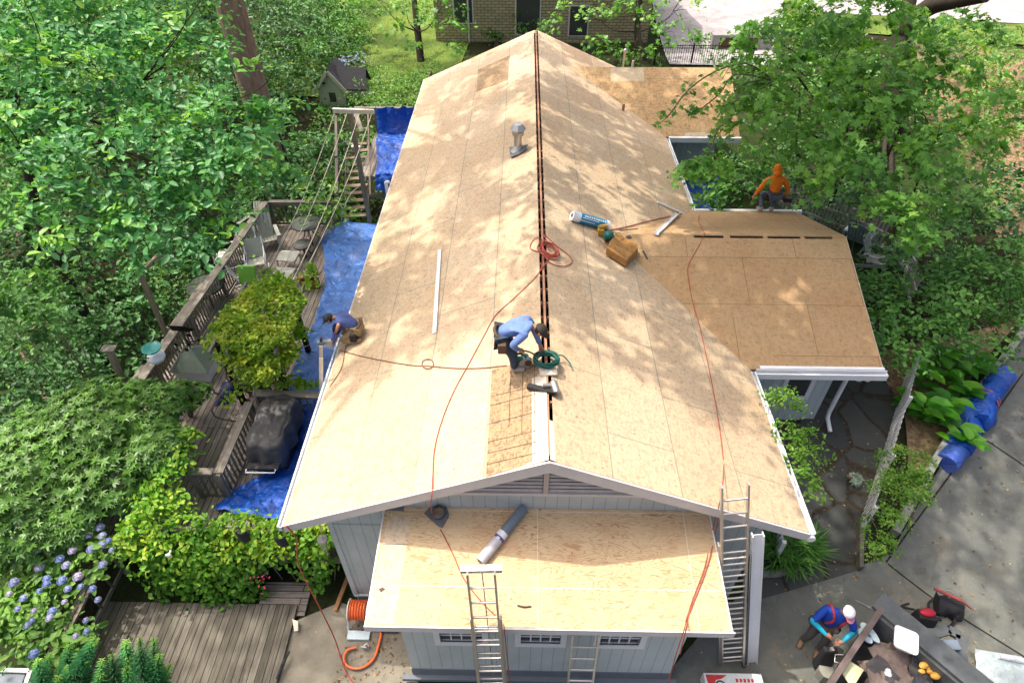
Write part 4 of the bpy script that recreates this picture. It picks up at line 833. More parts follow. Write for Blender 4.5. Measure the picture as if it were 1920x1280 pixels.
def adirondack(label, loc, rz, mat, group=None):
    t = thing('adirondack_chair', label, 'chair', (0, 0, 0), 0, group)
    for i in range(6): x = -.25+.1*i; MB().beam((x, -.28, .38), (x, .22, .26), .085, .02).build('seat_slat', mat, t)
    for i in range(6): x = -.25+.1*i; MB().beam((x*.8, .20, .25), (x*1.15, .52, 1.0-.9*x*x), .085, .02, (0, 1, .3)).build('back_slat', mat, t)
    for s in (-1, 1): MB().beam((s*.36, -.36, .55), (s*.36, .36, .55), .12, .022).build('arm', mat, t); MB().beam((s*.32, -.3, 0), (s*.32, -.3, .54), .09, .03, (0, 1, 0)).build('leg', mat, t); MB().beam((s*.30, -.3, .34), (s*.30, .5, .02), .03, .11).build('leg', mat, t)
    t.location = loc; t.rotation_euler = (0, 0, rz); return t
adirondack('pale slatted garden chair at the back of the deck chairs', onz(506, 463, 0), .5, 'chair_sling')
adirondack('upright pale slatted chair half hidden by leaves at the railing', onz(484, 440, 0), -.4, 'chair_sling')
def stool(label, loc):
    t = thing('slatted_stool', label, 'stool', (0, 0, 0), 0, 'slatted footstools on the deck')
    for i in range(8): y = -.24+.068*i; MB().beam((-.3, y, .42), (.3, y, .42), .05, .02).build('slat', 'chair_sling', t)
    b = MB()
    for s in (-1, 1): b.beam((s*.28, -.26, .39), (s*.28, .26, .39), .03, .05)
    b.build('apron', 'chair_sling', t)
    for sx in (-1, 1):
        for sy in (-1, 1): MB().beam((sx*.27, sy*.24, .38), (sx*.31, sy*.27, 0), .04, .04, (0, 1, 0)).build('leg', 'chair_sling', t)
    t.location = loc; t.rotation_euler = (0, 0, -.08)
stool('slatted footstool farther along the deck boards', onz(546, 500, 0)); stool('slatted footstool nearer the leafy arbor', onz(537, 532, 0))
def round_table(name, label, loc, r, h, mat, tilt=0):
    t = thing(name, label, 'table', loc); c = V3(*loc)
    MB().lathe(c, [(r-.02, h-.03), (r, h-.015), (r-.005, h)], 28).build('tabletop', mat, t); b = MB()
    MB().tube([c+V3(r*.98*math.cos(q), r*.98*math.sin(q), h-.01) for q in np.linspace(0, 2*math.pi, 25)], .018, 6, curve=False).build('rim', 'iron', t)
    for k in range(4): a = k*math.pi/2+.5; d = V3(math.cos(a), math.sin(a), 0); MB().tube([c+d*r*.75+V3(0, 0, h-.03), c+d*.12+V3(0, 0, h*.55), c+d*r*.65+V3(0, 0, .0)], .016, 6).build('leg', 'iron', t)
round_table('glass_table', 'round green glass table beside the outer deck railing', onz(397, 566, 0), .55, .62, 'glass_table')
round_table('mesh_table', 'dark round mesh table near the foot of the stairs', onz(583, 452, 0), .5, .72, 'mesh_dark')
round_table('mesh_table', 'small dark mesh side table beside the washing lines', onz(572, 478, 0), .3, .42, 'mesh_dark')
c = onz(466, 532, .5); b = MB().hexa([c+V3(-.26, -.04, 0), c+V3(.26, -.04, 0), c+V3(.26, .06, 0), c+V3(-.26, .06, 0), c+V3(-.26, .16, .52), c+V3(.26, .16, .52), c+V3(.26, .26, .5), c+V3(-.26, .26, .5)]); tag(b.build('cushion', 'lime', None, .02), 'lime green cushion propped on a white deck chair', 'cushion')
c = onz(583, 542, 0); b = MB().slab([c+V3(-.35, -.2, .5), c+V3(.35, .05, .55), c+V3(.3, .45, .38), c+V3(-.35, .25, .32)], .06); b.box(c+V3(-.3, .0, 0), c+V3(.25, .2, .3)); tag(b.build('planter_board', 'brown_board'), 'orange brown wooden planter lid beside the arbor', 'board')
def bagfn(s, t):
    c = onz(427, 740, 0); p = bilerp([c+V3(-.2, -.4, 0), c+V3(.22, -.3, 0), c+V3(.45, .42, 0), c+V3(-.3, .45, 0)], s, t); w = math.sin(s*math.pi)*math.sin(t*math.pi); p[2] = .01+.3*w+.1*w*wr(p, 3); p[0] += .06*wr(p, 4, 2); return p
tag(grid_mesh('bag', bagfn, 30, 30, 'navy_bag'), 'slumped navy blue bag lying on the deck boards', 'bag')
# bracket post, feeder post
def gallows():
    a = V3(-10.05, 6.9, .6); t = thing('bracket_post', 'wooden gallows post with a hanging chime beyond the railing', 'post', a); h = ony(262, 512, 6.9)
    MB().beam(a-V3(0, 0, 1.5), h, .1, .1, (0, 1, 0)).build('post', 'stair_lumber', t); e = h+V3(.25, 1.0, .05); MB().beam(h+V3(-.02, -.1, -.03), e, .08, .1).build('arm', 'stair_lumber', t)
    MB().sph(e+V3(0, .0, -.35), (.12, .12, .08)).build('lamp', 'galvanised', t)
gallows()
def feeder():
    a = V3(-9.95, 4.4, -.3); t = thing('feeder_post', 'tan timber post at the railing end near the bird bath', 'post', a); h = ony(204, 654, 4.4); MB().beam(a-V3(0, 0, 1), h, .12, .12, (0, 1, 0)).build('post', 'stair_lumber', t); MB().box(h-V3(.15, .1, 0), h+V3(.15, .1, .03)).build('cap', 'grey_lumber', t)
    c = h+V3(.55, .5, -.45); f = thing('bird_bath', 'teal and white dish hanging beside the tan feeder post', 'bird bath', c); MB().lathe(c, [(.02, -.1), (.16, -.06), (.22, .02), (.2, .02), (.1, -.03), (0, -.04)], 18).build('dish', 'beak_teal', f); MB().lathe(c-V3(0, 0, .3), [(.15, -.08), (.2, .0), (.2, .06), (.02, .1)], 16).build('base', 'solid_white', f); MB().cyl(c+V3(0, 0, -.35), c+V3(-.42, -.35, .1), .012, n=5).build('hook', 'iron', f)
feeder()
c = V3(-9.5, 16.1, 1.35); c = ony(547, 322, 15.8); b = MB().box(c+V3(-.18, -.14, -.3), c+V3(.18, .14, 0.02)); t = thing('mailbox', 'small green lidded box fixed to the pine trunk', 'box', c); MB().box(c+V3(-.16, -.12, -.4), c+V3(.16, .2, -.02)).build('body', 'steel_dark', t); MB().box(c+V3(-.2, -.16, -.02), c+V3(.2, .2, .05)).build('lid', 'bin_green', t)
# wind chime under the left eave corner
c = ony(605, 1012, .22); c = V3(c[0], .22, c[2]); t = thing('wind_chime', 'wind chime hanging under the left corner of the eave', 'wind chime', c)
MB().cyl(c+V3(0, 0, -.01), c+V3(0, 0, .04), .085, n=14).build('disc', 'chime_wood', t)
for k in range(5): a = k*1.257; q = c+V3(.05*math.cos(a), .05*math.sin(a), -.04); MB().cyl(q, q-V3(0, 0, .2+.05*k), .011, n=6).build('tube', 'galvanised', t)
MB().tube([c+V3(0, 0, .04), c+V3(0.02, .02, .25), c+V3(.04, .05, .5)], .008, 5).build('cord', 'rope', t)

# ------------------------------------------------------------------ ladders
def ladder(label, foot, top, w, nrung, off=V3(0, 0, 0), width_dir=None, mat='aluminium', group='aluminium ladders', fly=None, cap=None, rope=False, rail=.075):
    foot, top = V3(*foot), V3(*top); d = (top-foot)/np.linalg.norm(top-foot); wd = V3(1, 0, 0) if width_dir is None else V3(*width_dir); wd = wd-d*(wd@d); wd /= np.linalg.norm(wd); nn = np.cross(wd, d)
    t = thing('ladder', label, 'ladder', foot, 0, group); L = np.linalg.norm(top-foot)
    def section(a, c, ww, sh, n):
        for s in (-1, 1): MB().beam(foot+d*a+wd*s*ww/2+nn*sh, foot+d*c+wd*s*ww/2+nn*sh, .03, rail, nn).build('rail', mat, t)
        k = int((c-a)/.305)
        for i in range(k):
            p = foot+d*(a+.16+i*.305)+nn*sh
            if p[2] < top[2]: MB().cyl(p-wd*ww/2, p+wd*ww/2, .019, n=8).build('rung', mat, t)
    section(0, L if fly is None else fly[0], w, 0, nrung)
    if fly: section(fly[1], L, w-.06, .07, nrung)
    for s in (-1, 1): MB().beam(foot+wd*s*w/2-d*.02-V3(0, .06, 0), foot+wd*s*w/2-d*.02+V3(0, .07, 0), .06, .05).build('foot', 'black_plastic', t)
    if cap: MB().beam(top-wd*(w/2+.07), top+wd*(w/2+.07), .09, .07).build('top_cap', mat, t)
    if rope: MB().tube([top-nn*.03, foot+d*L*.5-nn*.05+wd*.02, foot+d*.2-nn*.04+wd*.05], .009, 5).build('rope', 'dull_metal', t)
    return t
Tl, Tr = ony(873, 1066, -1.16), ony(932, 1066, -1.16); wL = np.linalg.norm(Tr-Tl); Fm = onp(926, 1290, (0, 1, 0), -2.3)
tc = (Tl+Tr)/2; fz = -.62; fy = -2.32; fx = onp(930, 1300, (0, 1, 0), fy)[0]
ladder('capped extension ladder leaning on the front eave beside the membrane roll', (fx, fy, fz), tc, wL, 14, V3(0, 0, 0), fly=(3.4, .9), cap=True, rope=True)
Tl, Tr = ony(1073, 1190, -1.22), ony(1122, 1190, -1.22); tc = (Tl+Tr)/2; ladder('short ladder standing under the front eave between two windows', (tc[0]-.02, -1.75, -.62), tc+V3(0, 0, .05), np.linalg.norm(Tr-Tl), 9)
ladder('tall double ladder leaning on the right gable beside the white gutter', (3.63, -.83, -.62), (2.70, -.05, 4.23), .44, 15, fly=(3.6, .25), rail=.09)
Lt = onx(612, 628, -4.5); ladder('metal ladder standing on the deck against the left eave', (-4.95, 2.95, .05), (-4.42, 3.55, 3.25), .42, 10, width_dir=(.25, -1, 0))
# white gutter length leaning beside the tall ladder
ga, gb = V3(4.02, -.78, -.58), V3(3.32, -.22, 3.05); d, s, u = frame(gb-ga, (0, -1, 0)); b = MB()
sx = V3(.97, .1, 0); ux = np.cross(d, sx)
for o, w_, h_ in ((-.09, .02, .10), (.0, .16, .012), (.09, .02, .10)): b.beam(ga+sx*o, gb+sx*o, w_, h_, (0, -1, .1), False)
tag(b.build('gutter_length', 'white_metal'), 'loose length of white gutter leaning upright beside the tall ladder', 'gutter')

# ------------------------------------------------------------------ loose things on the roofs
def path3(fn, pts, o=.02): return [fn(u, v, o) for u, v in pts]
def roofpath(pts, o=.014):
    r = []
    for u, v in pts:
        a = onl(u, v, o); r.append(a if a[0] < 0 else onr(u, v, o))
    return r
hs = 'air hoses and cords on the roof'
def hose(label, P, r=.0085, mat='red_hose', group=hs, cat='hose'): tag(MB().tube(P, r, 6).build('hose', mat), label, cat, group)
hose('long red hose from the ridge coil curving down the left slope past the gable', roofpath([(1018, 482), (1010, 512), (968, 555), (930, 590), (908, 628), (880, 680), (850, 735), (828, 790), (815, 840), (812, 880), (810, 925)])+[ony(808, 945, -.055), ona(812, 968, .014), ona(830, 1000, .014), ona(850, 1040, .014), ona(870, 1085, .014), ona(905, 1130, .014), ona(940, 1165, .014), V3(-.62, -1.50, 2.28), V3(-.58, -1.52, 1.2), V3(-.5, -1.6, 0), V3(-.42, -1.8, -.58)])
hose('thin dark cord running from the left eave to the bent roofer', roofpath([(636, 656), (680, 668), (730, 678), (775, 685), (802, 686), (850, 690), (900, 690), (950, 685)]), .009, 'dark_hose')
P = roofpath([(660, 640), (648, 652), (640, 690), (618, 725)]); hose('short cord hanging along the left eave by the kneeling roofer', P, .008, 'dark_hose')
b = [onl(802+11*math.cos(q), 682+9*math.sin(q), .02) for q in np.linspace(0, 6.3, 12)]; hose('single small loop of dark cord midway on the left slope', b, .009, 'dark_hose')
hose('red hose crossing the right wing and running down to the tall ladder', [onwb(1311, 402, .014), onwb(1310, 415, .014), onwb(1318, 432, .014), onwf(1320, 442, .014), onwf(1305, 470, .014), onwf(1290, 500, .014), onwf(1292, 530, .014), onwf(1300, 570, .014)]+roofpath([(1312, 612), (1325, 670), (1338, 735), (1349, 800), (1355, 850), (1357, 876)])+[ony(1352, 930, -.08), ona(1338, 985, .05), ona(1322, 1060, .03), ona(1300, 1120, .02), ona(1287, 1160, .02), onp(1284, 1176, (0, 1, 0), -1.5), onp(1268, 1225, (0, 1, 0), -1.56), onp(1250, 1290, (0, 1, 0), -1.62)])
hose('second red hose hanging off the right edge of the lean-to roof', [ony(1356, 925, -.1), ona(1343, 990, .06), ona(1332, 1040, .04), ona(1318, 1085, .02), ona(1296, 1140, .02), ona(1289, 1162, .02), onp(1287, 1177, (0, 1, 0), -1.49), onp(1275, 1225, (0, 1, 0), -1.55)], .009)
b = MB()
for k in range(6):
    c = onr(1030+rng.normal()*3, 467+rng.normal()*3, .03+.012*k); r = .16+.05*rng.random()
    b.tube([c+V3(r*math.cos(q)*(1+.1*math.sin(2*q+k)), r*math.sin(q)*1.1, -K*max(0, c[0]+r*math.cos(q))*1.0+K*max(0, c[0])) for q in np.linspace(0, 6.28, 15)], .012, 5)
for w in (.45, .62):
    b.tube(roofpath([(1032, 462), (1020, 440) if w > .5 else (1048, 450), (1045, 462), (1068, 480), (1072, 492), (1058, 499), (1035, 495), (1020, 480)] if w > .5 else [(1032, 470), (1012, 446), (1000, 450), (994, 465), (1010, 472), (1030, 474)], .02), .010, 5)
b.tube(roofpath([(1032, 478), (1022, 495), (1013, 508)], .02), .012, 5); tag(b.build('hose_coil', 'red_hose'), 'tangled coil of red hose lying over the open ridge', 'hose')
b = MB(); cc = onr(1012, 673, .03); cc = V3(.0, cc[1], zroof(0)+.03)
for k in range(13):
    r = .165+.05*((k*7) % 5)/5; z = .012+.020*(k//3); o = rng.normal(size=2)*.012
    b.tube([cc+V3(o[0]+r*1.0*math.cos(q), o[1]+r*.8*math.sin(q), z+.01*math.sin(3*q+k)) for q in np.linspace(0, 6.283, 18)], .013, 6)
b.tube([cc+V3(.15, .1, .04), cc+V3(.28, .18, -.04), cc+V3(.40, .1, -.13), cc+V3(.43, .02, -.16)], .012, 5); tag(b.build('hose_coil', 'green_hose'), 'neat coil of dark green hose on the ridge by the bent roofer', 'hose')
def strip(label, a, c, w, mat='white_metal', lip=.03, n=(0, 0, 1)):
    d, s, u = frame(c-a, n); b = MB(); b.beam(a+u*.004, c+u*.004, w, .006, n, False); b.beam(a+s*w/2+u*lip/2, c+s*w/2+u*lip/2, .006, lip, n, False); b.beam(a-s*w/2+u*lip/3, c-s*w/2+u*lip/3, .006, lip*.6, n, False)
    tag(b.build('metal_strip', mat), label, 'metal strip', 'loose white metal strips on the roof')
strip('long white metal strip lying up the middle of the left slope', onl(815, 624, .02), onl(825, 468, .02), .085, n=(-K, 0, 1)); strip('white metal strip nearest the eave on the right slope', onr(1232, 379, .02), onr(1284, 402, .02), .08, n=(K, 0, 1)); strip('white metal channel lying across the right wing ridge', onwf(1230, 440, .05), onwb(1271, 401, .06), .11, lip=.06)
# roll of blue-wrapped underlayment
a, c = onr(1077, 405, .12), onr(1136, 422, .12); t = thing('underlay_roll', 'blue and white wrapped roll of underlay on the right slope', 'roll', a)
MB().cyl(a, c, .115, n=20).build('wrap', 'roll_blue', t); d = (c-a)/np.linalg.norm(c-a); e = MB(); e.cyl(a-d*.06, a+d*.13, .119, n=20); e.cyl(c-d*.03, c+d*.05, .119, n=20); e.build('end_band', 'roll_white', t); MB().cyl(a-d*.064, a-d*.05, .04, n=12).build('core', 'black_ink', t)
_, s, u = frame(d, (K, 0, 1)); e = MB()
nrm = V3(0, -.35, .94)
for k, (l0, l1, ang) in enumerate(((.25, .95, 62), (.2, .7, 38), (.15, .6, 8))):
    q = math.radians(ang); o = (u*math.sin(q)-s*math.cos(q))*.118 if (s[1] > 0) else (u*math.sin(q)+s*math.cos(q))*.118; L = np.linalg.norm(c-a)
    for j in range(10 if k == 0 else 1):
        a0 = l0+(l1-l0)*j/10 if k == 0 else l0; a1 = a0+(l1-l0)*.065 if k == 0 else l1; e.beam(a+d*L*a0+o, a+d*L*a1+o, .035 if k == 0 else .016, .005, o, False)
e.build('lettering_band', 'roll_white', t)
# foam kneeling pad, nailer, nail gun, saw
pp = [onr(1134, 477, .02), onr(1152, 449, .02), onr(1196, 470, .02), onr(1196, 480, .02), onr(1176, 503, .02)]; b = MB(); P = [onwf(*q, .02) if k in (2, 3) else onr(*q, .02) for k, q in enumerate(((1135, 478), (1152, 450), (1193, 469), (1194, 481), (1174, 502)))]
b.slab([p+V3(0, 0, .2) for p in P], .19); tag(b.build('foam_block', 'foam', None, .025), 'thick brown foam kneeling block where the wing meets the slope', 'foam block')
c = onr(1131, 442, .05); t = thing('nailer', 'yellow and teal coil nailer with cord beside the foam block', 'nail gun', c)
MB().box(c+V3(-.12, .0, .0), c+V3(.02, .22, .13)).cyl(c+V3(-.1, .1, .16), c+V3(.08, .16, .16), .05, n=10).build('body', 'nailer_yellow', t); MB().cyl(c+V3(.1, -.12, .02), c+V3(.1, -.12, .14), .12, n=16).sph(c+V3(.1, -.12, .14), (.1, .1, .05)).build('magazine', 'saw_green', t); MB().box(c+V3(-.02, .04, .02), c+V3(.12, .12, .1)).box(c+V3(.02, -.26, .0), c+V3(.1, -.2, .07)).build('handle', 'black_plastic', t)
MB().tube([c+V3(.1, -.05, .1), c+V3(.35, .05, .05), c+V3(.45, -.1, .0), c+V3(.3, -.25, .03), c+V3(.0, -.35, .02), c+V3(-.1, -.2, .02)], .008, 5).build('cord', 'dark_hose', t)
hose('red hose running along the upper edge of the wing valley', [onr(1135, 433, .02), onr(1175, 425, .02), onr(1230, 411, .02), onr(1300, 398, .02)], .012); hose('dark cord end pointing along the wing near the nailer', [onwb(1140, 434, .02), onwb(1170, 431, .02), onwb(1196, 429, .02)], .012, 'dark_hose')
def scrap(label, fn, pts, mat='shingle_dark'): tag(MB().slab([fn(u, v, .018) for u, v in pts], .01).build('shingle_scrap', mat), label, 'scrap', 'dark shingle scraps on the wing')
scrap('small dark scrap beside the wing ridge near the nailer', onwf, [(1173, 443), (1180, 441), (1185, 446), (1175, 448)]); scrap('long torn dark scrap on the wing beside the foam block', onwf, [(1204, 470), (1208, 470), (1216, 486), (1212, 485)])
tag(MB().slab([ona(710, 1104, .015), ona(717, 1100, .015), ona(722, 1103, .015), ona(714, 1109, .015)], .01).build('shingle_scrap', 'leather'), 'small brown scrap on the pale left sheet of the lean-to roof', 'scrap')
tag(MB().tube([ona(970, 1134, .01), ona(983, 1137, .015), ona(996, 1136, .01)], .013, 5).build('leaf_curl', 'leather'), 'dark curled leaf on the plywood beside the capped ladder', 'leaf')
c = V3(.1, onl(1010, 725, 0)[1], zroof(.1)+.05); t = thing('nail_gun', 'black framing nail gun lying across the ridge', 'nail gun', c)
a = onl(990, 724, .07); z = onr(1044, 736, .09); MB().beam(a, z, .09, .07, (0, 0, 1), False).beam(a*.8+z*.2-V3(0, 0, .05), z, .05, .05, (0, 0, 1), False).build('magazine', 'black_plastic', t); q = onr(1038, 719, .1); MB().cyl(z, q, .06, .065, 14).sph(q, .066).build('head', 'galvanised', t); q2 = onl(1018, 722, .1); MB().beam(z*.3+q*.7, q2, .05, .06, (0, 0, 1), False).build('handle', 'dull_metal', t)
bb = MB().beam(onl(1012, 698, .05), onr(1044, 696, .06), .16, .03, (0, 0, 1), False); tag(bb.build('board_offcut', 'pale_board'), 'pale board offcut laid across the ridge below the green coil', 'board')
c = onl(986, 688, .02); t = thing('circular_saw', 'green circular saw standing by the boot of the bent roofer', 'saw', c)
MB().hexa([onl(968, 694, .01), onl(990, 690, .01), onl(992, 680, .01), onl(970, 684, .01), onl(968, 694, .03), onl(990, 690, .03), onl(992, 680, .03), onl(970, 684, .03)]).build('base_plate', 'galvanised', t); e = c+V3(.0, 0, .1); MB().cyl(e+V3(0, -.03, 0), e+V3(0, .03, 0), .11, n=18).build('blade_guard', 'galvanised', t); MB().cyl(e+V3(-.02, .03, .0), e+V3(-.02, .16, .0), .07, n=12).box(e+V3(-.2, -.02, .02), e+V3(-.05, .06, .1)).build('motor', 'saw_green', t); MB().tube([e+V3(-.18, .02, .06), e+V3(-.2, .02, .16), e+V3(-.08, .02, .19), e+V3(.0, .02, .12)], .022, 7).build('handle', 'saw_green', t); MB().cyl(e+V3(.04, -.045, .02), e+V3(.04, .06, .03), .06, n=12).build('gear_case', 'leather', t)
# things on the lean-to roof
a, c = ona(900, 1052, .09), ona(982, 952, .09); t = thing('membrane_roll', 'long grey roll of roofing membrane lying on the plywood', 'roll', a); m = a+(c-a)*.42
MB().cyl(m, c, .085, n=18).build('roll', 'membrane', t); MB().cyl(a, m-(c-a)*.0+V3(0, 0, 0)-(c-a)*.001, .087, n=18).build('wrapper', 'membrane_film', t); d = (c-a)
MB().cyl(a+d*.40, a+d*.445, .0885, n=18).build('label_band', 'label_purple', t); MB().cyl(a+d*.445, a+d*.53, .0883, n=18).build('label', 'roll_white', t)
_, s, u = frame(d); e = MB(); nn = V3(-.1, -.35, .93)
for k in (.412, .428): e.beam(a+d*k+nn*.089-s*.03, a+d*k+nn*.089+s*.03, .012, .003, nn, False)
e.build('label_print', 'roll_white', t); MB().cyl(a-d*.003, a+d*.004, .05, n=14).build('core', 'black_ink', t)
c0 = ona(822, 966, .012); b = MB(); sq = [ona(*q, .014) for q in ((794, 962), (812, 944), (836, 946), (843, 966), (828, 992))]; c_ = sum(sq)/5; n = 20; inn = [c_+V3(.11*math.cos(k*2*math.pi/n), .11*math.sin(k*2*math.pi/n), .11*AK*math.sin(k*2*math.pi/n)) for k in range(n)]
import bisect
def outer(k):
    a = k*2*math.pi/n; d = V3(math.cos(a), math.sin(a), 0); best = None
    for i in range(5):
        p, q = sq[i]-c_, sq[(i+1) % 5]-c_; den = d[0]*(q-p)[1]-d[1]*(q-p)[0]
        if abs(den) < 1e-9: continue
        tt = (p[0]*(q-p)[1]-p[1]*(q-p)[0])/den; uu = (p[0]*d[1]-p[1]*d[0])/den
        if tt > 0 and -.001 <= uu <= 1.001: best = c_+d*tt+V3(0, 0, d[1]*tt*AK)
    return best
out = [outer(k) for k in range(n)]; b.add(inn+out, [(i, n+i, n+(i+1) % n, (i+1) % n) for i in range(n)])
col = [p+V3(0, 0, .05) for p in inn]; col2 = [c_+(p-c_)*.8+V3(0, 0, .11) for p in inn]; b.add(inn+col+col2, [(i, (i+1) % n, n+(i+1) % n, n+i) for i in range(n)]+[(n+i, n+(i+1) % n, 2*n+(i+1) % n, 2*n+i) for i in range(n)], None, True)
fo = b.build('pipe_flashing', 'lead_grey'); md = fo.modifiers.new('thick', 'SOLIDIFY'); md.thickness = .006; tag(fo, 'bent grey pipe flashing with a round hole on the plywood', 'flashing')
def fl(s, t): p = bilerp([ona(722, 956, .02), ona(757, 957, .02), ona(757, 942, .02)+V3(0, 0, .03), ona(735, 946, .02)+V3(0, 0, .05)], s, t); p[2] += .02*wr(p, 6); return p
tag(grid_mesh('lead_sheet', fl, 16, 10, 'lead_grey', None, .006), 'crumpled lead sheet tucked at the top left of the lean-to roof', 'flashing')
hose('red hose hanging from the left gable corner to the patio', [ony(537, 985, -.06), ony(555, 1010, -.1), V3(-4.25, -.15, 1.6), V3(-4.05, -.4, .6), V3(-3.9, -.6, -.3), V3(-3.7, -1.0, -.82), V3(-3.45, -1.3, -.83), V3(-3.2, -1.9, -.83)], .013)
# ------------------------------------------------------------------ front patio
c = onz(668, 1160, -.85); t = thing('hose_reel', 'hose reel wound with orange hose beside the lean-to', 'hose reel', c)
b = MB()
for k in range(6): x = -.02+.055*k; b.tube([c+V3(x+.0, .17*math.cos(q), .42+.17*math.sin(q)) for q in np.linspace(0, 6.283, 18)], .028, 6)
b.build('hose_winding', 'orange_hose', t)
for x in (-.07, .31): MB().cyl(c+V3(x, 0, .42), c+V3(x+.02, 0, .42), .22, n=20).build('side_disc', 'picket', t)
b = MB()
for x in (-.1, .34):
    for y in (-.25, .25): b.tube([c+V3(x, 0, .45), c+V3(x, y, .02)], .02, 6)
b.box(c+V3(-.1, -.42, .0), c+V3(.34, -.25, .06)); b.build('stand', 'jug_pale', t)
P = [c+V3(.25, -.15, .3), onz(712, 1182, -.8), onz(712, 1200, -.8), onz(700, 1235, -.8), onz(675, 1252, -.8), onz(652, 1248, -.8), onz(645, 1232, -.8), onz(652, 1218, -.8), onz(668, 1213, -.8)]; tag(MB().tube(P, .026, 8).build('garden_hose', 'orange_hose'), 'thick orange garden hose looped on the patio concrete', 'hose')
c = onz(677, 1212, -.78); b = MB().cyl(c, c+V3(.12, -.02, .03), .022, .03, 8); b.tube([c+V3(.05, 0, .03), c+V3(.12, .05, .04), c+V3(.16, .0, .02)], .015, 5); tag(b.build('spray_nozzle', 'galvanised'), 'metal spray nozzle at the end of the orange hose', 'nozzle')
b = MB().tube([onz(520, 1272, -.72), onz(530, 1245, -.72), onz(543, 1220, -.72)], [.03, .035, .015], 7); tag(b.build('umbrella', 'black_fabric'), 'folded black umbrella lying on the low deck edge', 'umbrella')
tag(MB().box(onz(712, 1186, -.82), onz(712, 1186, -.82)+V3(.35, .12, .08)).build('mat_edge', 'steel_dark'), 'small dark tray on the patio below the lean-to eave', 'tray')
pz = onz(548, 1170, -.76); tag(MB().slab([pz+V3(-.02, .1, .02), pz+V3(.1, .06, .02), pz+V3(.16, -.12, .02), pz+V3(.08, -.14, .02)], .02).build('trowel', 'pale_board'), 'pale wedge of wood where the low deck meets the patio', 'wood scrap')
# neighbouring canopy corner at the lower left of the picture
c0, c1 = onz(-40, 1255, .2), onz(58, 1257, .2); b = MB().slab([c0+V3(0, 0, 0), c1, c1+V3(.25, -1.2, 0), c0+V3(-.4, -1.2, 0)], .05, None); t = thing('canopy', 'grey canopy with white rim in the lower left corner', 'canopy', c1); b = MB(); b.slab([c0+V3(0, -.06, .003), c1+V3(-.07, -.06, .003), c1+V3(.18, -1.2, .003), c0+V3(-.4, -1.2, .003)], .03).build('panel', 'membrane', t)
b = MB().beam(c0, c1, .07, .06, uv=False).beam(c1, c1+V3(.25, -1.2, 0), .07, .06, uv=False); b.build('rim', 'solid_white', t)
for q in (c1+V3(-.1, -.1, 0), c1+V3(.1, -1.0, 0)): MB().beam(q-V3(0, 0, 1.1), q-V3(0, 0, .03), .05, .05, (0, 1, 0), False).build('leg', 'solid_white', t)

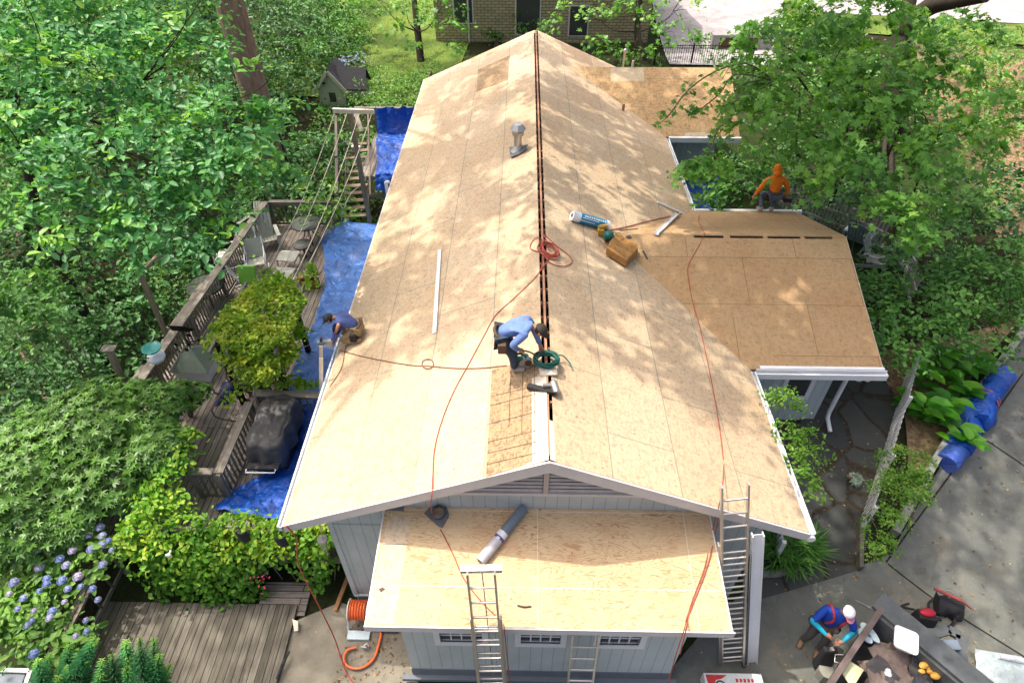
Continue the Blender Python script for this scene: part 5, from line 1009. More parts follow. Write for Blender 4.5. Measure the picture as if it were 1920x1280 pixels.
# ------------------------------------------------------------------ dump trailer and its load
def trailer():
    zt = .62; c1 = onz(1648, 1147, zt); l1 = onz(1556, 1282, zt); r1 = onz(1812, 1284, zt); c1[2] = zt
    dl = (l1-c1)/np.linalg.norm(l1-c1); dr = np.array((-dl[1], dl[0], 0)); dr = dr if dr@(r1-c1) > 0 else -dr
    # rails follow the photo: one side goes down-left, the other down-right
    dr = (r1-c1)/np.linalg.norm(r1-c1); Wd, Ld = 2.6, 4.2; zb = -.38
    t = thing('dump_trailer', 'dark steel dump trailer full of torn off shingles', 'trailer', (c1[0], c1[1], -.6))
    O = c1; A = O+dl*Ld*.8; B = O+dr*Ld; D = A+dr*Ld; th = .06
    def side(p, q, n, name):
        n = n/np.linalg.norm(n); MB().hexa([V3(*p[:2], zb), V3(*q[:2], zb), V3(*(q+n*th)[:2], zb), V3(*(p+n*th)[:2], zb), p-V3(0, 0, .05), q-V3(0, 0, .05), q+n*th-V3(0, 0, .05), p+n*th-V3(0, 0, .05)]).build(name, 'steel_dark', t)
    side(O, A, dr, 'end_wall'); side(O, B, dl, 'side_wall'); side(B, D, -dr, 'end_wall'); side(A, D, -dl, 'side_wall')
    MB().slab([V3(*O[:2], zb), V3(*A[:2], zb), V3(*D[:2], zb), V3(*B[:2], zb)], .08).build('floor', 'steel_dark', t)
    MB().beam(O-dl*.1, A, .10, .07, uv=False).build('top_rail', 'rust_rail', t); MB().beam(O-dr*.12-dl*.19, B-dl*.19, .40, .06, uv=False).build('top_rail', 'steel_dark', t)
    q = (O+B)/2; n = V3(dr[1], -dr[0], 0); n = n if n@(-dl) > 0 else -n
    for s in (.16,): MB().cyl(V3(*(O+dr*1.5+n*.2)[:2], -.3), V3(*(O+dr*1.5+n*.42)[:2], -.3), .3, n=22).build('wheel', 'black_plastic', t)
    # hinge box and hooks
    h = O+dr*.42+dl*.2; MB().box(h+V3(-.1, -.06, -.03), h+V3(.1, .06, .03)).build('hinge', 'black_plastic', t)
    h = O+dl*1.0+dr*-.06; MB().tube([h+V3(0, 0, -.3), h+V3(-.14, .0, -.3), h+V3(-.2, -.12, -.3), h+V3(-.06, -.16, -.3)], .012, 5, curve=False).build('hook', 'galvanised', t)
    h = O+dr*1.95-V3(0, 0, -.05); MB().tube([h, h+V3(.02, .05, .06), h+V3(.16, -.05, .06), h+V3(.16, -.1, 0)], .014, 6, curve=False).build('handle', 'galvanised', t)
    # drawbar frame (a lozenge of dark steel) with jack and winch
    F = [onz(u, v, .1) for u, v in ((1738, 1193), (1790, 1178), (1806, 1240), (1806, 1262), (1742, 1212))]; b = MB()
    fr = [onz(*q, .12) for q in ((1735, 1192), (1778, 1180), (1800, 1192), (1806, 1258))]
    for i in range(3): b.beam(fr[i], fr[i+1], .17, .07, uv=False)
    b.build('drawbar', 'steel_dark', t); MB().beam(onz(1733, 1186, .3), onz(1795, 1228, .3), .05, .05, uv=False).beam(onz(1736, 1192, .3), onz(1775, 1222, .3), .03, .04, uv=False).build('jack_bar', 'black_plastic', t)
    c = onz(1778, 1212, .25); MB().box(c+V3(-.12, -.09, 0), c+V3(.14, .08, .12)).build('winch', 'membrane', t); MB().cyl(c+V3(-.22, .03, .05), c+V3(-.10, .07, .05), .06, n=10).build('winch_drum', 'galvanised', t)
    # debris: each big torn sheet is a thing of its own, thrown in the trailer
    def inside(f, g_, z): return O+dl*Ld*.8*f+dr*Ld*g_+V3(0, 0, z-zt)
    mats = ['shingle_old', 'shingle_old', 'shingle_dark', 'shingle_old', 'shingle_dark']
    kinds = ['brown torn shingle sheet', 'curled brown shingle sheet', 'dark torn shingle sheet', 'folded brown shingle sheet', 'dark folded shingle piece']
    sheets = []
    spots = [(.25, .12, .0), (.36, .2, .12), (.3, .3, .1), (.2, .3, .05), (.45, .3, .2), (.5, .42, .25), (.38, .42, .22), (.28, .45, .2), (.6, .35, .25), (.55, .55, .3), (.42, .55, .3), (.7, .5, .3), (.3, .6, .28), (.65, .65, .35), (.2, .55, .1), (.5, .7, .3), (.15, .42, .05), (.8, .6, .3), (.75, .3, .2), (.48, .2, .12), (.35, .32, .22), (.25, .22, .02), (.55, .25, .18), (.44, .48, .33), (.33, .52, .3), (.10, .10, .02), (.16, .18, .12), (.08, .24, .10), (.14, .32, .16), (.22, .16, .16), (.1, .4, .14), (.2, .4, .22), (.28, .28, .25), (.06, .16, .05), (.18, .26, .2), (.3, .14, .16), (.12, .5, .2)]
    for i, (f, g_, z) in enumerate(spots):
        c = inside(f, g_, z*.8+.26); L, Wp = .45+.4*rng.random(), .25+.2*rng.random(); a = rng.random()*6.3; cu = .35*rng.random(); tl = rng.normal(size=2)*.25; sd = rng.random()*50
        def fn(s, tt):
            x, y = (s-.5)*L, (tt-.5)*Wp*(1+.35*math.sin(s*9+sd)*(abs(tt-.5))); zz = -cu*x*x*2+.05*wr(V3(x, y, 0), 4, sd)+tl[0]*x+tl[1]*y
            return c+V3(x*math.cos(a)-y*math.sin(a), x*math.sin(a)+y*math.cos(a), zz)
        g = grid_mesh('torn_shingle', fn, 12, 8, mats[i % 5], None, .012, False); sheets.append((g, c, kinds[i % 5]))
    marks = {'white plastic tub': onz(1698, 1200, .6), 'rusty rail': onz(1590, 1232, .6), 'yellow board': onz(1600, 1262, .45), 'cardboard box': onz(1665, 1275, .4), 'white pads': onz(1628, 1188, .42), 'yellow packaging': onz(1747, 1255, .4)}
    order = ['nearest', 'second nearest', 'third nearest', 'fourth nearest', 'fifth nearest', 'sixth nearest', 'seventh nearest', 'eighth nearest', 'ninth nearest', 'tenth nearest', 'eleventh nearest', 'twelfth nearest', 'thirteenth nearest', 'fourteenth nearest', 'fifteenth nearest', 'sixteenth nearest', 'seventeenth nearest', 'eighteenth nearest', 'nineteenth nearest', 'twentieth nearest', 'next to farthest', 'farthest', 'very farthest', 'last']
    for mk in marks:
        near = sorted([q for q in sheets if min(marks, key=lambda k: np.linalg.norm(marks[k]-q[1])) == mk], key=lambda q: np.linalg.norm(q[1]-marks[mk]))
        for j, (g, c, kd) in enumerate(near): tag(g, kd+', '+order[min(j, 23)]+' of its pile to the '+mk, 'shingle', 'torn shingles heaped in the trailer')
    def fn(s, tt): p = inside(.1+.9*s, .1+.8*tt, .10+.20*math.sin(s*3)*math.sin(tt*3)); p[2] += .14*wr(p, 2.5); return p
    tag(grid_mesh('shingle_heap', fn, 60, 60, 'shingle_old', None, 0, False), 'heap of small torn roofing rubble on the trailer floor', 'rubble', None, 'stuff')
    P = [onz(*q, .45) for q in ((1580, 1262), (1592, 1237), (1620, 1255), (1598, 1290))]; tag(MB().slab(P, .02).build('board', 'sheet_yellow'), 'pale yellow board lying just inside the rusty rail', 'board')
    P = [onz(*q, .3) for q in ((1645, 1275), (1672, 1258), (1682, 1266), (1678, 1290), (1640, 1290))]; tag(MB().slab(P, .12).build('cardboard', 'cardboard'), 'flattened tan cardboard box in the trailer load', 'cardboard')
    c = onz(1747, 1255, .38); b = MB()
    for k in range(7): b.sph(c+rng.normal(size=3)*V3(.1, .06, .03), V3(.07, .05, .04)*(.7+.6*rng.random()))
    tag(b.build('yellow_bag', 'yellow_bag'), 'crumpled yellow packaging at the edge of the load', 'packaging')
    c = onz(1662, 1257, .38); b = MB()
    for k in range(3): b.sph(c+rng.normal(size=3)*.03, .05)
    tag(b.build('paper_ball', 'white_metal'), 'small white crumpled paper on the shingles', 'paper')
    for (u, v, lb, r) in ((1632, 1185, 'longer white sole shaped pad inside the trailer corner', 1.), (1623, 1191, 'shorter white sole shaped pad beside the rusty rail', .72)):
        c = onz(u, v, .42); b = MB(); d = V3(.30, -.55, 0); d /= np.linalg.norm(d); s = V3(-d[1], d[0], 0); pr_ = []
        for k in range(16): q = k*2*math.pi/16; pr_.append(c+d*math.cos(q)*.20*r+s*math.sin(q)*.085*(1-.25*math.cos(q)))
        b.slab(pr_[::-1], .03); tag(b.build('white_pad', 'jug_pale'), lb, 'pad', 'white pads in the trailer')
    c = onz(1698, 1200, .73); b = MB(); a = .45; ex, ey = V3(math.cos(a), -math.sin(a), 0), V3(math.sin(a), math.cos(a), 0)
    def rr(hx, hy, z, r=.06): return [c+ex*(sx*(hx-r)+r*math.cos(q))+ey*(sy*(hy-r)+r*math.sin(q))+V3(0, 0, z) for sx, sy, q0 in ((1, 1, 0), (-1, 1, 1.57), (-1, -1, 3.14), (1, -1, 4.71)) for q in (q0, q0+.5, q0+1.05, q0+1.57)]
    rings = [rr(.15, .17, -.08), rr(.17, .19, .0), rr(.19, .21, .01), rr(.19, .21, .035), rr(.165, .185, .035), rr(.16, .18, .02)]; n = 16
    b.add(sum(rings, []), [(j*n+i, j*n+(i+1) % n, (j+1)*n+(i+1) % n, (j+1)*n+i) for j in range(5) for i in range(n)]+[tuple(range(5*n, 6*n))]); tag(b.build('plastic_tub', 'white_bucket'), 'bright white plastic tub on the wide trailer rail', 'tub')
    # stump-like octagonal block by the trailer
    c = onz(1553, 1255, -.3); tag(MB().cyl(V3(c[0], c[1], -.62), c, .17, n=8, smooth=False).build('jack_block', 'stone_grey'), 'octagonal grey block on the ground outside the rusty rail', 'block')
trailer()
c = ong(1768, 1142); t = thing('backpack', 'black backpack with loose straps lying on the drive', 'backpack', c)
rough_roll(c+V3(-.2, .05, .16), c+V3(.22, -.1, .17), .19, 'bag', 'black_fabric', seed=2, amp=.13, parent=t); MB().tube([c+V3(-.25, .1, .25), c+V3(-.38, .0, .2), c+V3(-.36, -.2, .12), c+V3(-.2, -.25, .1)], .025, 6).tube([c+V3(.1, -.2, .2), c+V3(-.05, -.36, .05), c+V3(-.3, -.38, .03)], .03, 6).build('strap', 'black_fabric', t)
MB().tube([c+V3(-.15, .2, .3), c+V3(.05, .22, .36), c+V3(.2, .1, .35)], .012, 5).build('zip', 'dull_metal', t)
c = ong(1725, 1160); t = thing('tool_bag', 'black tool bag with a bright red lining beside the backpack', 'tool bag', c); MB().hexa([c+V3(-.18, -.16, 0), c+V3(.2, -.2, 0), c+V3(.22, .06, 0), c+V3(-.16, .1, 0), c+V3(-.16, -.1, .28), c+V3(.18, -.15, .28), c+V3(.18, .06, .28), c+V3(-.14, .1, .28)]).build('body', 'black_fabric', t, .03); MB().sph(c+V3(.02, -.0, .30), (.16, .09, .05)).build('lining', 'red_bag', t); MB().tube([c+V3(-.15, .1, .2), c+V3(-.3, .22, .06), c+V3(-.1, .3, .03)], .025, 6).build('strap', 'black_fabric', t)
a, e = ong(1745, 1109, .35), ong(1790, 1140, .2); tag(MB().beam(V3(a[0], a[1], -.1), V3(e[0]-.0, e[1], -.1), .06, .03, uv=False).cyl(V3(e[0], e[1], -.1), V3(e[0]+.12, e[1]-.14, -.12), .02, n=6).build('pry_bar', 'pry_red'), 'red pry bar leaning across the black backpack', 'pry bar')
c = ong(1630, 1137, .02); b = MB().beam(V3(c[0]-.25, c[1]+.12, -.57), V3(c[0]-.05, c[1]+.0, -.57), .03, .03, uv=False).beam(V3(c[0]-.05, c[1], -.57), V3(c[0]+.1, c[1]-.08, -.56), .05, .02, uv=False).beam(V3(c[0]+.05, c[1]-.1, -.57), V3(c[0]+.12, c[1]-.3, -.57), .025, .02, uv=False); tag(b.build('hand_tools', 'dull_metal'), 'scattered hand tools on the drive by the trailer corner', 'tools')
c = ong(1872, 1262)
def fn(s, t): p = bilerp([c+V3(-.42, .32, .3), c+V3(.38, .2, .3), c+V3(.45, -.6, .05), c+V3(-.75, -.6, .05)], s, t); p[2] += .12*abs(crease(p, 2, 3)-.4); return p
tag(grid_mesh('plastic_sheet', fn, 26, 26, 'clear_plastic', None, .01, False), 'folded pale plastic sheeting at the lower right corner', 'plastic sheet'); tag(rough_roll(ong(1858, 1240)+V3(0, 0, .3), ong(1903, 1250)+V3(0, 0, .3), .05, 'plastic_roll', 'roll_white', amp=.02), 'short white plastic roll edge on the folded sheeting', 'roll')
c = ong(1368, 1276); t = thing('carton', 'white carton printed in red at the bottom edge', 'carton', c); x0, x1, y0, y1, z1 = c[0]-.55, c[0]+.5, c[1]-.5, c[1]+.02, -.28
MB().box((x0, y0, -.6), (x1, y1, z1)).build('body', 'box_white', t); q = z1+.003
MB().add([(x0+.03, y1-.03, q), (x0+.42, y1-.03, q), (x0+.30, y1-.10, q), (x0+.2, y1-.12, q), (x0+.13, y1-.28, q), (x0+.06, y1-.28, q)], [(5, 4, 3, 2, 1, 0)]).build('red_swoosh', 'box_red', t)
b = MB().cyl((x0+.27, y1-.22, q-.001), (x0+.27, y1-.22, q+.001), .10, n=20); b.build('emblem', 'black_ink', t); MB().cyl((x0+.27, y1-.22, q+.001), (x0+.27, y1-.22, q+.003), .07, n=20).build('emblem_face', 'box_white', t)
b = MB()
for k in range(5): b.box((x0+.56+.07*k, y1-.15, q-.002), (x0+.605+.07*k, y1-.09, q+.001))
b.build('printing', 'box_red', t)

# ------------------------------------------------------------------ fences and yard things on the right
def picket_fence(label, pts, h=.85, sp=.155, mat='picket', group='white picket fences', lean=(0, 0), cap=False):
    t = thing('picket_fence', label, 'fence', pts[0], 0, group); i0 = 0; proto = None
    for a, c in zip(pts[:-1], pts[1:]):
        a, c = V3(*a), V3(*c); L = np.linalg.norm(c-a); d = (c-a)/L; up = V3(lean[0], lean[1], 1)
        for z in (.25, .68): MB().beam(a+up*h*z, c+up*h*z, .04, .08, uv=False).build('rail', mat, t)
        for k in range(int(L/1.8)+1): p = a+d*min(L, k*1.8); MB().beam(p-V3(0, 0, .1), p+up*h*1.02, .08, .08, (d[0], d[1], 0), False).build('post', mat, t)
        for k in range(int(L/sp)):
            p = a+d*(k+.5)*sp; s = V3(-d[1], d[0], 0)*.03
            if proto is None:
                b = MB(); q = p+s; w = .034; e = d*w; z0, z1 = V3(0, 0, .05), up*h
                b.hexa([q-e+z0, q+e+z0, q+e+z0+s*.5, q-e+z0+s*.5, q-e+z1, q+e+z1, q+e+z1+s*.5, q-e+z1+s*.5]); b.add([q-e+z1, q+e+z1, q+z1+up*.06, q-e+z1+s*.5, q+e+z1+s*.5, q+z1+up*.06+s*.5], [(0, 1, 2), (5, 4, 3), (1, 4, 5, 2), (3, 0, 2, 5)]); proto = b.build('picket', mat, t); p0 = p
            elif i0 < 99: o = proto.copy(); COL.objects.link(o); o.parent = t; o.location = Vector(p-p0)
            i0 += 1
    return t
def gp(u, v): return ong(u, v)
F1 = [ong(1607, 1000), ong(1640, 905), ong(1672, 800), ong(1697, 712)]; F1 = [V3(p[0], p[1], ground(p[0], p[1])) for p in F1]
picket_fence('white picket fence between flagstone path and broad leaved plants', F1, 1.0)
f = V3(*ong(1608, 1072)); p = F1[0]; t = thing('timber_edge', 'dark timber edging board ending at the flagstone path', 'edging', f); MB().hexa([f+V3(-.04, 0, -.1), f+V3(.05, 0, -.1), p+V3(.05, .1, -.2), p+V3(-.04, .1, -.2), f+V3(-.04, 0, .22), f+V3(.05, 0, .22), p+V3(.05, .1, .35), p+V3(-.04, .1, .35)]).build('board', 'timber', t)
def low_wall(label, pts, h, w, mat='timber'):
    b = MB()
    for a, c in zip(pts[:-1], pts[1:]): b.beam(V3(a[0], a[1], ground(a[0], a[1])+h/2-.1), V3(c[0], c[1], ground(c[0], c[1])+h/2-.1), w, h+.2)
    tag(b.build('timber_edge', mat), label, 'edging')
low_wall('long weathered timber edge between planting bed and drive', [ong(1672, 1005), ong(1742, 880), ong(1800, 780), ong(1905, 640), (16.5, 9.5)], .28, .16, 'stone_grey')
picket_fence('shade-grey picket fence behind the blue garden chair', [(9.0, 13.2, .52), (10.1, 12.2, .52), (10.9, 11.2, .52)], .95, .12, 'picket_shade', 'white picket fences')
picket_fence('picket fence panels stepping down beside the right wing', [(11.2, 11.0, .5), (11.1, 9.9, .5)], .95, .12, 'picket', 'white picket fences'); picket_fence('old shade-grey picket fence vanishing into the laurel bushes', [(10.9, 9.6, .5), (10.55, 8.5, .5)], .85, .13, 'picket_shade', 'white picket fences')
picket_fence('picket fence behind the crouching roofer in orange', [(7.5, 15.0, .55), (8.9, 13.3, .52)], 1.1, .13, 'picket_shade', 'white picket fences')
p0, p1 = ong(1510, 940), ong(1530, 860); picket_fence('short picket panel by the azalea at the right eave', [(4.95, 1.2, ground(4.95, 1.2)), (5.3, 2.5, ground(5.3, 2.5))], .8, .14, 'picket', 'white picket fences')
adirondack('dusty blue garden chair behind the right wing', (10.25, 11.6, .5), 2.4, 'adirondack_blue'); adirondack('grey garden chair with tall slats by the picket fence', (10.35, 10.4, .5), .9, 'adirondack_grey')
c = ong(1462, 1062); t = thing('stone_border', 'rough grey stones edging the ornamental grass', 'stones', c)
for u, v in ((1432, 1078), (1450, 1076), (1470, 1072), (1492, 1066)): p = ong(u, v); rough_roll(p+V3(-.14, 0, .05), p+V3(.14, .02, .06), .09, 'stone', 'stone_grey', seed=u*.1, amp=.12, parent=t, m=6, n=9)
# ------------------------------------------------------------------ the brick house, playhouse, fence at the back
bh = thing('brick_house', 'tan brick house behind the trees at the back', 'house', (0, 33, 0)); by = 32.6
x0, x1 = ony(820, 100, by)[0], 6.6; wz = [(ony(860, 10, by), 1.3, 2.6, 1.0), (ony(870, 105, by), -.4, 1.1, 1.0), (ony(985, 40, by), .9, 2.6, 1.3)]
MB().box((x0, by, -1.2), (x1, by+9, 6.2), (V3(x0, 0, 0), Xn, Zn)).build('wall', 'brick', bh)
MB().box((x0-.005, by+.01, -1.2), (x0-.001, by+8.9, 6.2), (V3(0, 0, 0), Yn, Zn)).build('wall', 'brick', bh)
MB().slab([(x0-.5, by-.5, 6.2), (x1+.5, by-.5, 6.2), (x1+.5, by+4.5, 8.4), (x0-.5, by+4.5, 8.4)], .1).slab([(x0-.5, by+4.5, 8.4), (x1+.5, by+4.5, 8.4), (x1+.5, by+9.5, 6.2), (x0-.5, by+9.5, 6.2)], .1).build('roof', 'shingle_grey', bh)
for u, v, w, h in ((868, 12, 1.0, 1.7), (872, 110, 1.1, 1.5), (990, 30, 1.3, 1.9), (1085, 40, 1.0, 1.5)):
    c = ony(u, v, by-.03); f = MB().box(c+V3(-w/2-.07, 0, -h/2-.07), c+V3(w/2+.07, .028, h/2+.07)).build('window', 'trim', bh); MB().box(c+V3(-w/2, -.012, -h/2), c+V3(w/2, -.002, h/2)).build('pane', 'glass_dark', f)
c = ony(868, 112, by-.1); MB().tube([(x0+1.9, by-.07, 6.1), (x0+1.9, by-.07, -.4)], .05, 6).build('downpipe', 'trim', bh)
ph = thing('playhouse', 'small cream playhouse with dark shingle roofs among the shrubs', 'playhouse', (-9.6, 23.6, -.6))
c = onz(628, 205, -.2); cx, cy = c[0], c[1]; g = MB(); w, l = .62, 1.5; z0, z1, z2 = -1.0, .85, 1.62
pts = [(-w, z0), (w, z0), (w, z1), (0, z2), (-w, z1)]; g.add([(cx+x, cy, z) for x, z in pts]+[(cx+x, cy+l, z) for x, z in pts], [(0, 1, 2, 3, 4), (9, 8, 7, 6, 5)]+[((i+1) % 5, i, 5+i, 5+(i+1) % 5) for i in range(5)]); g.build('wall', 'cream', ph)
e = .16; sl = (z2-z1)/w
b = MB()
for s in (-1, 1): b.slab([(cx+s*(w+e), cy-e, z1-e*sl+.04), (cx, cy-e, z2+.04), (cx, cy+l+e, z2+.04), (cx+s*(w+e), cy+l+e, z1-e*sl+.04)][::s], .06)
b.build('roof', 'shingle_black', ph); b = MB()
for s in (-1, 1): b.beam((cx+s*(w+e), cy-e-.02, z1-e*sl-.05), (cx+s*.02, cy-e-.02, z2-.05), .03, .14, uv=False)
b.build('barge_board', 'cream', ph); MB().box((cx-.14, cy-.02, .15), (cx+.16, cy-.002, .58)).build('window', 'glass_dark', ph)
b = MB().slab([(cx+w*.4, cy+.6, z2-.1), (cx+w+1.0, cy+.6, z2-.1), (cx+w+1.0, cy-.05, z1-.1), (cx+w*.4+.25, cy-.05, z1-.1)][::-1], .06); b.slab([(cx+w*.4, cy+.6, z2-.1), (cx+w+1., cy+.6, z2-.1), (cx+w+1., cy+1.3, z1-.1), (cx+w*.4, cy+1.3, z1-.1)], .06); b.build('roof', 'shingle_black', ph); MB().box((cx+w, cy+.1, z0), (cx+w+.85, cy+1.2, z1)).build('wall', 'cream', ph)
t = thing('iron_fence', 'black iron fence along the pale drive at the back', 'fence', (7.5, 29, 0)); fa, fb = onz(1228, 120, .2), onz(1405, 128, .2); fy = 28.9; fx0, fx1 = ony(1228, 110, fy)[0], ony(1410, 110, fy)[0]; zb = ony(1300, 125, fy)[2]-.1
for z in (.12, 1.0, 1.12): MB().box((fx0, fy, zb+z), (fx1, fy+.03, zb+z+.03)).build('rail', 'iron', t)
n = int((fx1-fx0)/.12); o0 = MB().box((fx0, fy+.004, zb), (fx0+.02, fy+.024, zb+1.2)).build('bar', 'iron', t)
for k in range(1, min(n, 98)): o = o0.copy(); COL.objects.link(o); o.parent = t; o.location = (k*(fx1-fx0)/n, 0, 0)
for x in (fx0, (fx0+fx1)/2-.6, fx1): MB().box((x-.04, fy-.02, zb-.4), (x+.04, fy+.05, zb+1.25)).build('post', 'iron', t)
MB().box((fx0-.1, fy+.1, zb-1.5), (fx1, fy+.4, zb-.06)).build('kerb_wall', 'pale_concrete', t)
c = V3(11.6, 31.5, .0); t = thing('window_well', 'low white wall with a dark opening beyond the iron fence', 'wall', c); MB().box(c+V3(-1.6, 0, -.3), c+V3(1.7, .4, .75)).build('wall', 'pale_concrete', t); MB().box(c+V3(-1.2, -.012, .1), c+V3(.9, -.002, .62)).build('opening', 'attic', t)
t = thing('wood_fence', 'dark board fence beyond the far end of the house', 'fence', (-6, 21, 0)); b = MB()
for k in range(34): y = 20.2+.16*k; b.box((-4.9+.0*k, y, -.8), (-4.87, y+.13, .9+.03*(k % 3)))
b.build('boards', 'timber', t); MB().box((-4.86, 20.2, .2), (-4.8, 25.6, .3)).build('rail', 'timber', t)

# ------------------------------------------------------------------ people
def skin_mesh(J, edges, root, sub=2):
    keys = []; 
    for a, c in edges:
        for k in (a, c):
            if k not in keys: keys.append(k)
    me = bpy.data.meshes.new('tmp'); me.from_pydata([tuple(map(float, J[k][0])) for k in keys], [(keys.index(a), keys.index(c)) for a, c in edges], [])
    o = bpy.data.objects.new('tmp', me); COL.objects.link(o); m = o.modifiers.new('s', 'SKIN'); m.use_smooth_shade = True; m.branch_smoothing = .5
    sv = me.skin_vertices[0].data
    for i, k in enumerate(keys):
        r = J[k][1]; sv[i].radius = r if hasattr(r, '__len__') else (r, r); sv[i].use_root = (k == root)
    s = o.modifiers.new('d', 'SUBSURF'); s.levels = sub; s.render_levels = sub
    dg = bpy.context.evaluated_depsgraph_get(); dg.update(); e = o.evaluated_get(dg); r = bpy.data.meshes.new_from_object(e)
    vs = [tuple(v.co) for v in r.vertices]; fs = [tuple(p.vertices) for p in r.polygons]; bpy.data.objects.remove(o); bpy.data.meshes.remove(me); bpy.data.meshes.remove(r)
    return vs, fs
def person(label, P, face, look, mats, base, hood=False, cap=None, brim=True, belt=True, group=None, gloves=None, sleeves=None):
    """P: joint positions. face: unit vector the face points to, look: unit vector towards the top of the head"""
    t = thing('person', label, 'person', base, 0, group); P = {k: V3(*v) for k, v in P.items()}; face = V3(*face)/np.linalg.norm(face); look = V3(*look); look = look-face*(look@face); look /= np.linalg.norm(look); ear = np.cross(look, face)
    arms = ['L', 'R']; hd = P['head']; P['crown'] = hd+look*.09; P['chin'] = hd-look*.085+face*.03
    rad = dict(pelvis=.10, waist=.09, chest=.045, neck=.045, head=.088, crown=.06, chin=.05)
    J = {k: (P[k], rad[k]) for k in ('pelvis', 'waist', 'chest', 'neck', 'head', 'crown')}
    E = [('pelvis', 'waist'), ('waist', 'chest'), ('chest', 'neck'), ('neck', 'head'), ('head', 'crown')]
    for a in arms:
        for k, r in (('sh', .038), ('el', .036), ('wr', .028)): J[k+a] = (P[k+a], r)
        for k, r in (('hip', .07), ('kn', .05), ('an', .04), ('to', .03)): J[k+a] = (P[k+a], r)
        E += [('chest', 'sh'+a), ('sh'+a, 'el'+a), ('el'+a, 'wr'+a), ('pelvis', 'hip'+a), ('hip'+a, 'kn'+a), ('kn'+a, 'an'+a), ('an'+a, 'to'+a)]
    b = MB(); vs, fs = skin_mesh(J, E, 'pelvis'); b.add(vs, fs, None, True)
    for a in arms:   # palm, four unequal bent fingers and a thumb
        w = P['wr'+a]; d = (w-P['el'+a]); d /= np.linalg.norm(d); d2 = P.get('ha'+a, w+d*.09)-w; d2 /= np.linalg.norm(d2); side = np.cross(d2, V3(0, 0, 1)); side /= np.linalg.norm(side)+1e-9; n = np.cross(side, d2); n = n if n[2] < 0 else -n
        b.tube([w-d2*.03, w+d2*.03, w+d2*.085], [.03, .038, .036], 8)
        for i, L in enumerate((.062, .074, .068, .052)): o = side*(-.03+.02*i); q = w+d2*.085+o; b.tube([q-d2*.02, q+d2*L*.45+n*.006, q+d2*L*.8+n*.03, q+d2*L*.8+n*.052], [.0095, .0095, .0085, .007], 6)
        q = w+d2*.03-side*.035*(1 if a == 'R' else -1); b.tube([q, q+d2*.03-side*.025*(1 if a == 'R' else -1), q+d2*.065-side*.02*(1 if a == 'R' else -1)+n*.02], [.012, .011, .009], 6)
    b.sph(hd+face*.085-look*.012, (.016, .016, .02)); b.sph(hd+face*.045-look*.055, (.05, .045, .045))
    for s in (-1, 1): b.sph(hd+ear*s*.085-look*.01, (.018, .018, .028))
    body = b.build('body', 'skin', t)
    e = MB()
    for s in (-1, 1): e.sph(hd+face*.078+ear*s*.032+look*.015, .011)
    e.build('eyes', 'black_ink', t); MB().sph(hd-face*.02+look*.02, (.094, .094, .096)).build('hair', 'hair', t)
    # clothing follows the same joints, a little thicker
    G = dict(pelvis=.150, waist=.148, chest=.172, neck=.062); J = {k: (P[k], r) for k, r in G.items()}; J['neck'] = (P['neck']*.85+P['chest']*.15, .078); E = [('pelvis', 'waist'), ('waist', 'chest'), ('chest', 'neck')]
    for a in arms:
        J['sh'+a] = (P['sh'+a], .088); J['el'+a] = (P['el'+a], .060); J['wr'+a] = (P['wr'+a]*.97+P['el'+a]*.03, .043)
        E += [('chest', 'sh'+a), ('sh'+a, 'el'+a)]
        if not sleeves: E += [('el'+a, 'wr'+a)]
    vs, fs = skin_mesh(J, E, 'chest'); MB().add(vs, fs, None, True).build('shirt' if not hood else 'hoodie', mats[0], t)
    if sleeves:
        for a in arms: MB().tube([P['el'+a]*.9+P['sh'+a]*.1, P['el'+a], P['el'+a]*.5+P['wr'+a]*.5, P['wr'+a]], [.058, .056, .047, .038], 10).build('sleeve', sleeves, t)
    J = {'pelvis': (P['pelvis']-(P['waist']-P['pelvis'])*.1, .152)}; E = []
    for a in arms:
        J['hip'+a] = (P['hip'+a], .108); J['kn'+a] = (P['kn'+a], .080); J['an'+a] = (P['an'+a], .062); E += [('pelvis', 'hip'+a), ('hip'+a, 'kn'+a), ('kn'+a, 'an'+a)]
    vs, fs = skin_mesh(J, E, 'pelvis'); MB().add(vs, fs, None, True).build('trousers', mats[1], t)
    for a in arms:
        d = P['to'+a]-P['an'+a]; h = V3(d[0], d[1], 0); h = h/(np.linalg.norm(h)+1e-9); an = P['an'+a]; b = MB().tube([an+V3(0, 0, .06), an+V3(0, 0, -.005), an+d*.35-V3(0, 0, .0), P['to'+a], P['to'+a]+d*.12], [.056, .06, .056, .05, .03], 10); b.build('boot', mats[2], t)
    if hood: MB().sph(hd+look*.015-face*.005, (.125, .125, .135)).sph(hd-look*.09-face*.06, (.12, .11, .09)).build('hood', mats[0], t)
    if cap:
        b = MB(); vs = []
        for j in range(6):
            th = j*math.pi/2/6; r, z = .112*math.cos(th*.98), .10*math.sin(th)
            for i in range(16): q = i*2*math.pi/16; vs.append(hd+look*(.022+z)+face*math.cos(q)*r*1.06+ear*math.sin(q)*r)
        b.add(vs, [(j*16+i, j*16+(i+1) % 16, (j+1)*16+(i+1) % 16, (j+1)*16+i) for j in range(5) for i in range(16)]+[tuple(range(80, 96))], None, True); co = b.build('cap', cap, t)
        if brim:
            br = MB(); R = [hd+look*.028+face*.085+ear*.085, hd+look*.03+face*.15+ear*.075, hd+look*.022+face*.195+ear*.03, hd+look*.022+face*.195-ear*.03, hd+look*.03+face*.15-ear*.075, hd+look*.028+face*.085-ear*.085]; br.slab(R, .01, None, -look); br.build('brim', brim if isinstance(brim, str) else cap, co)
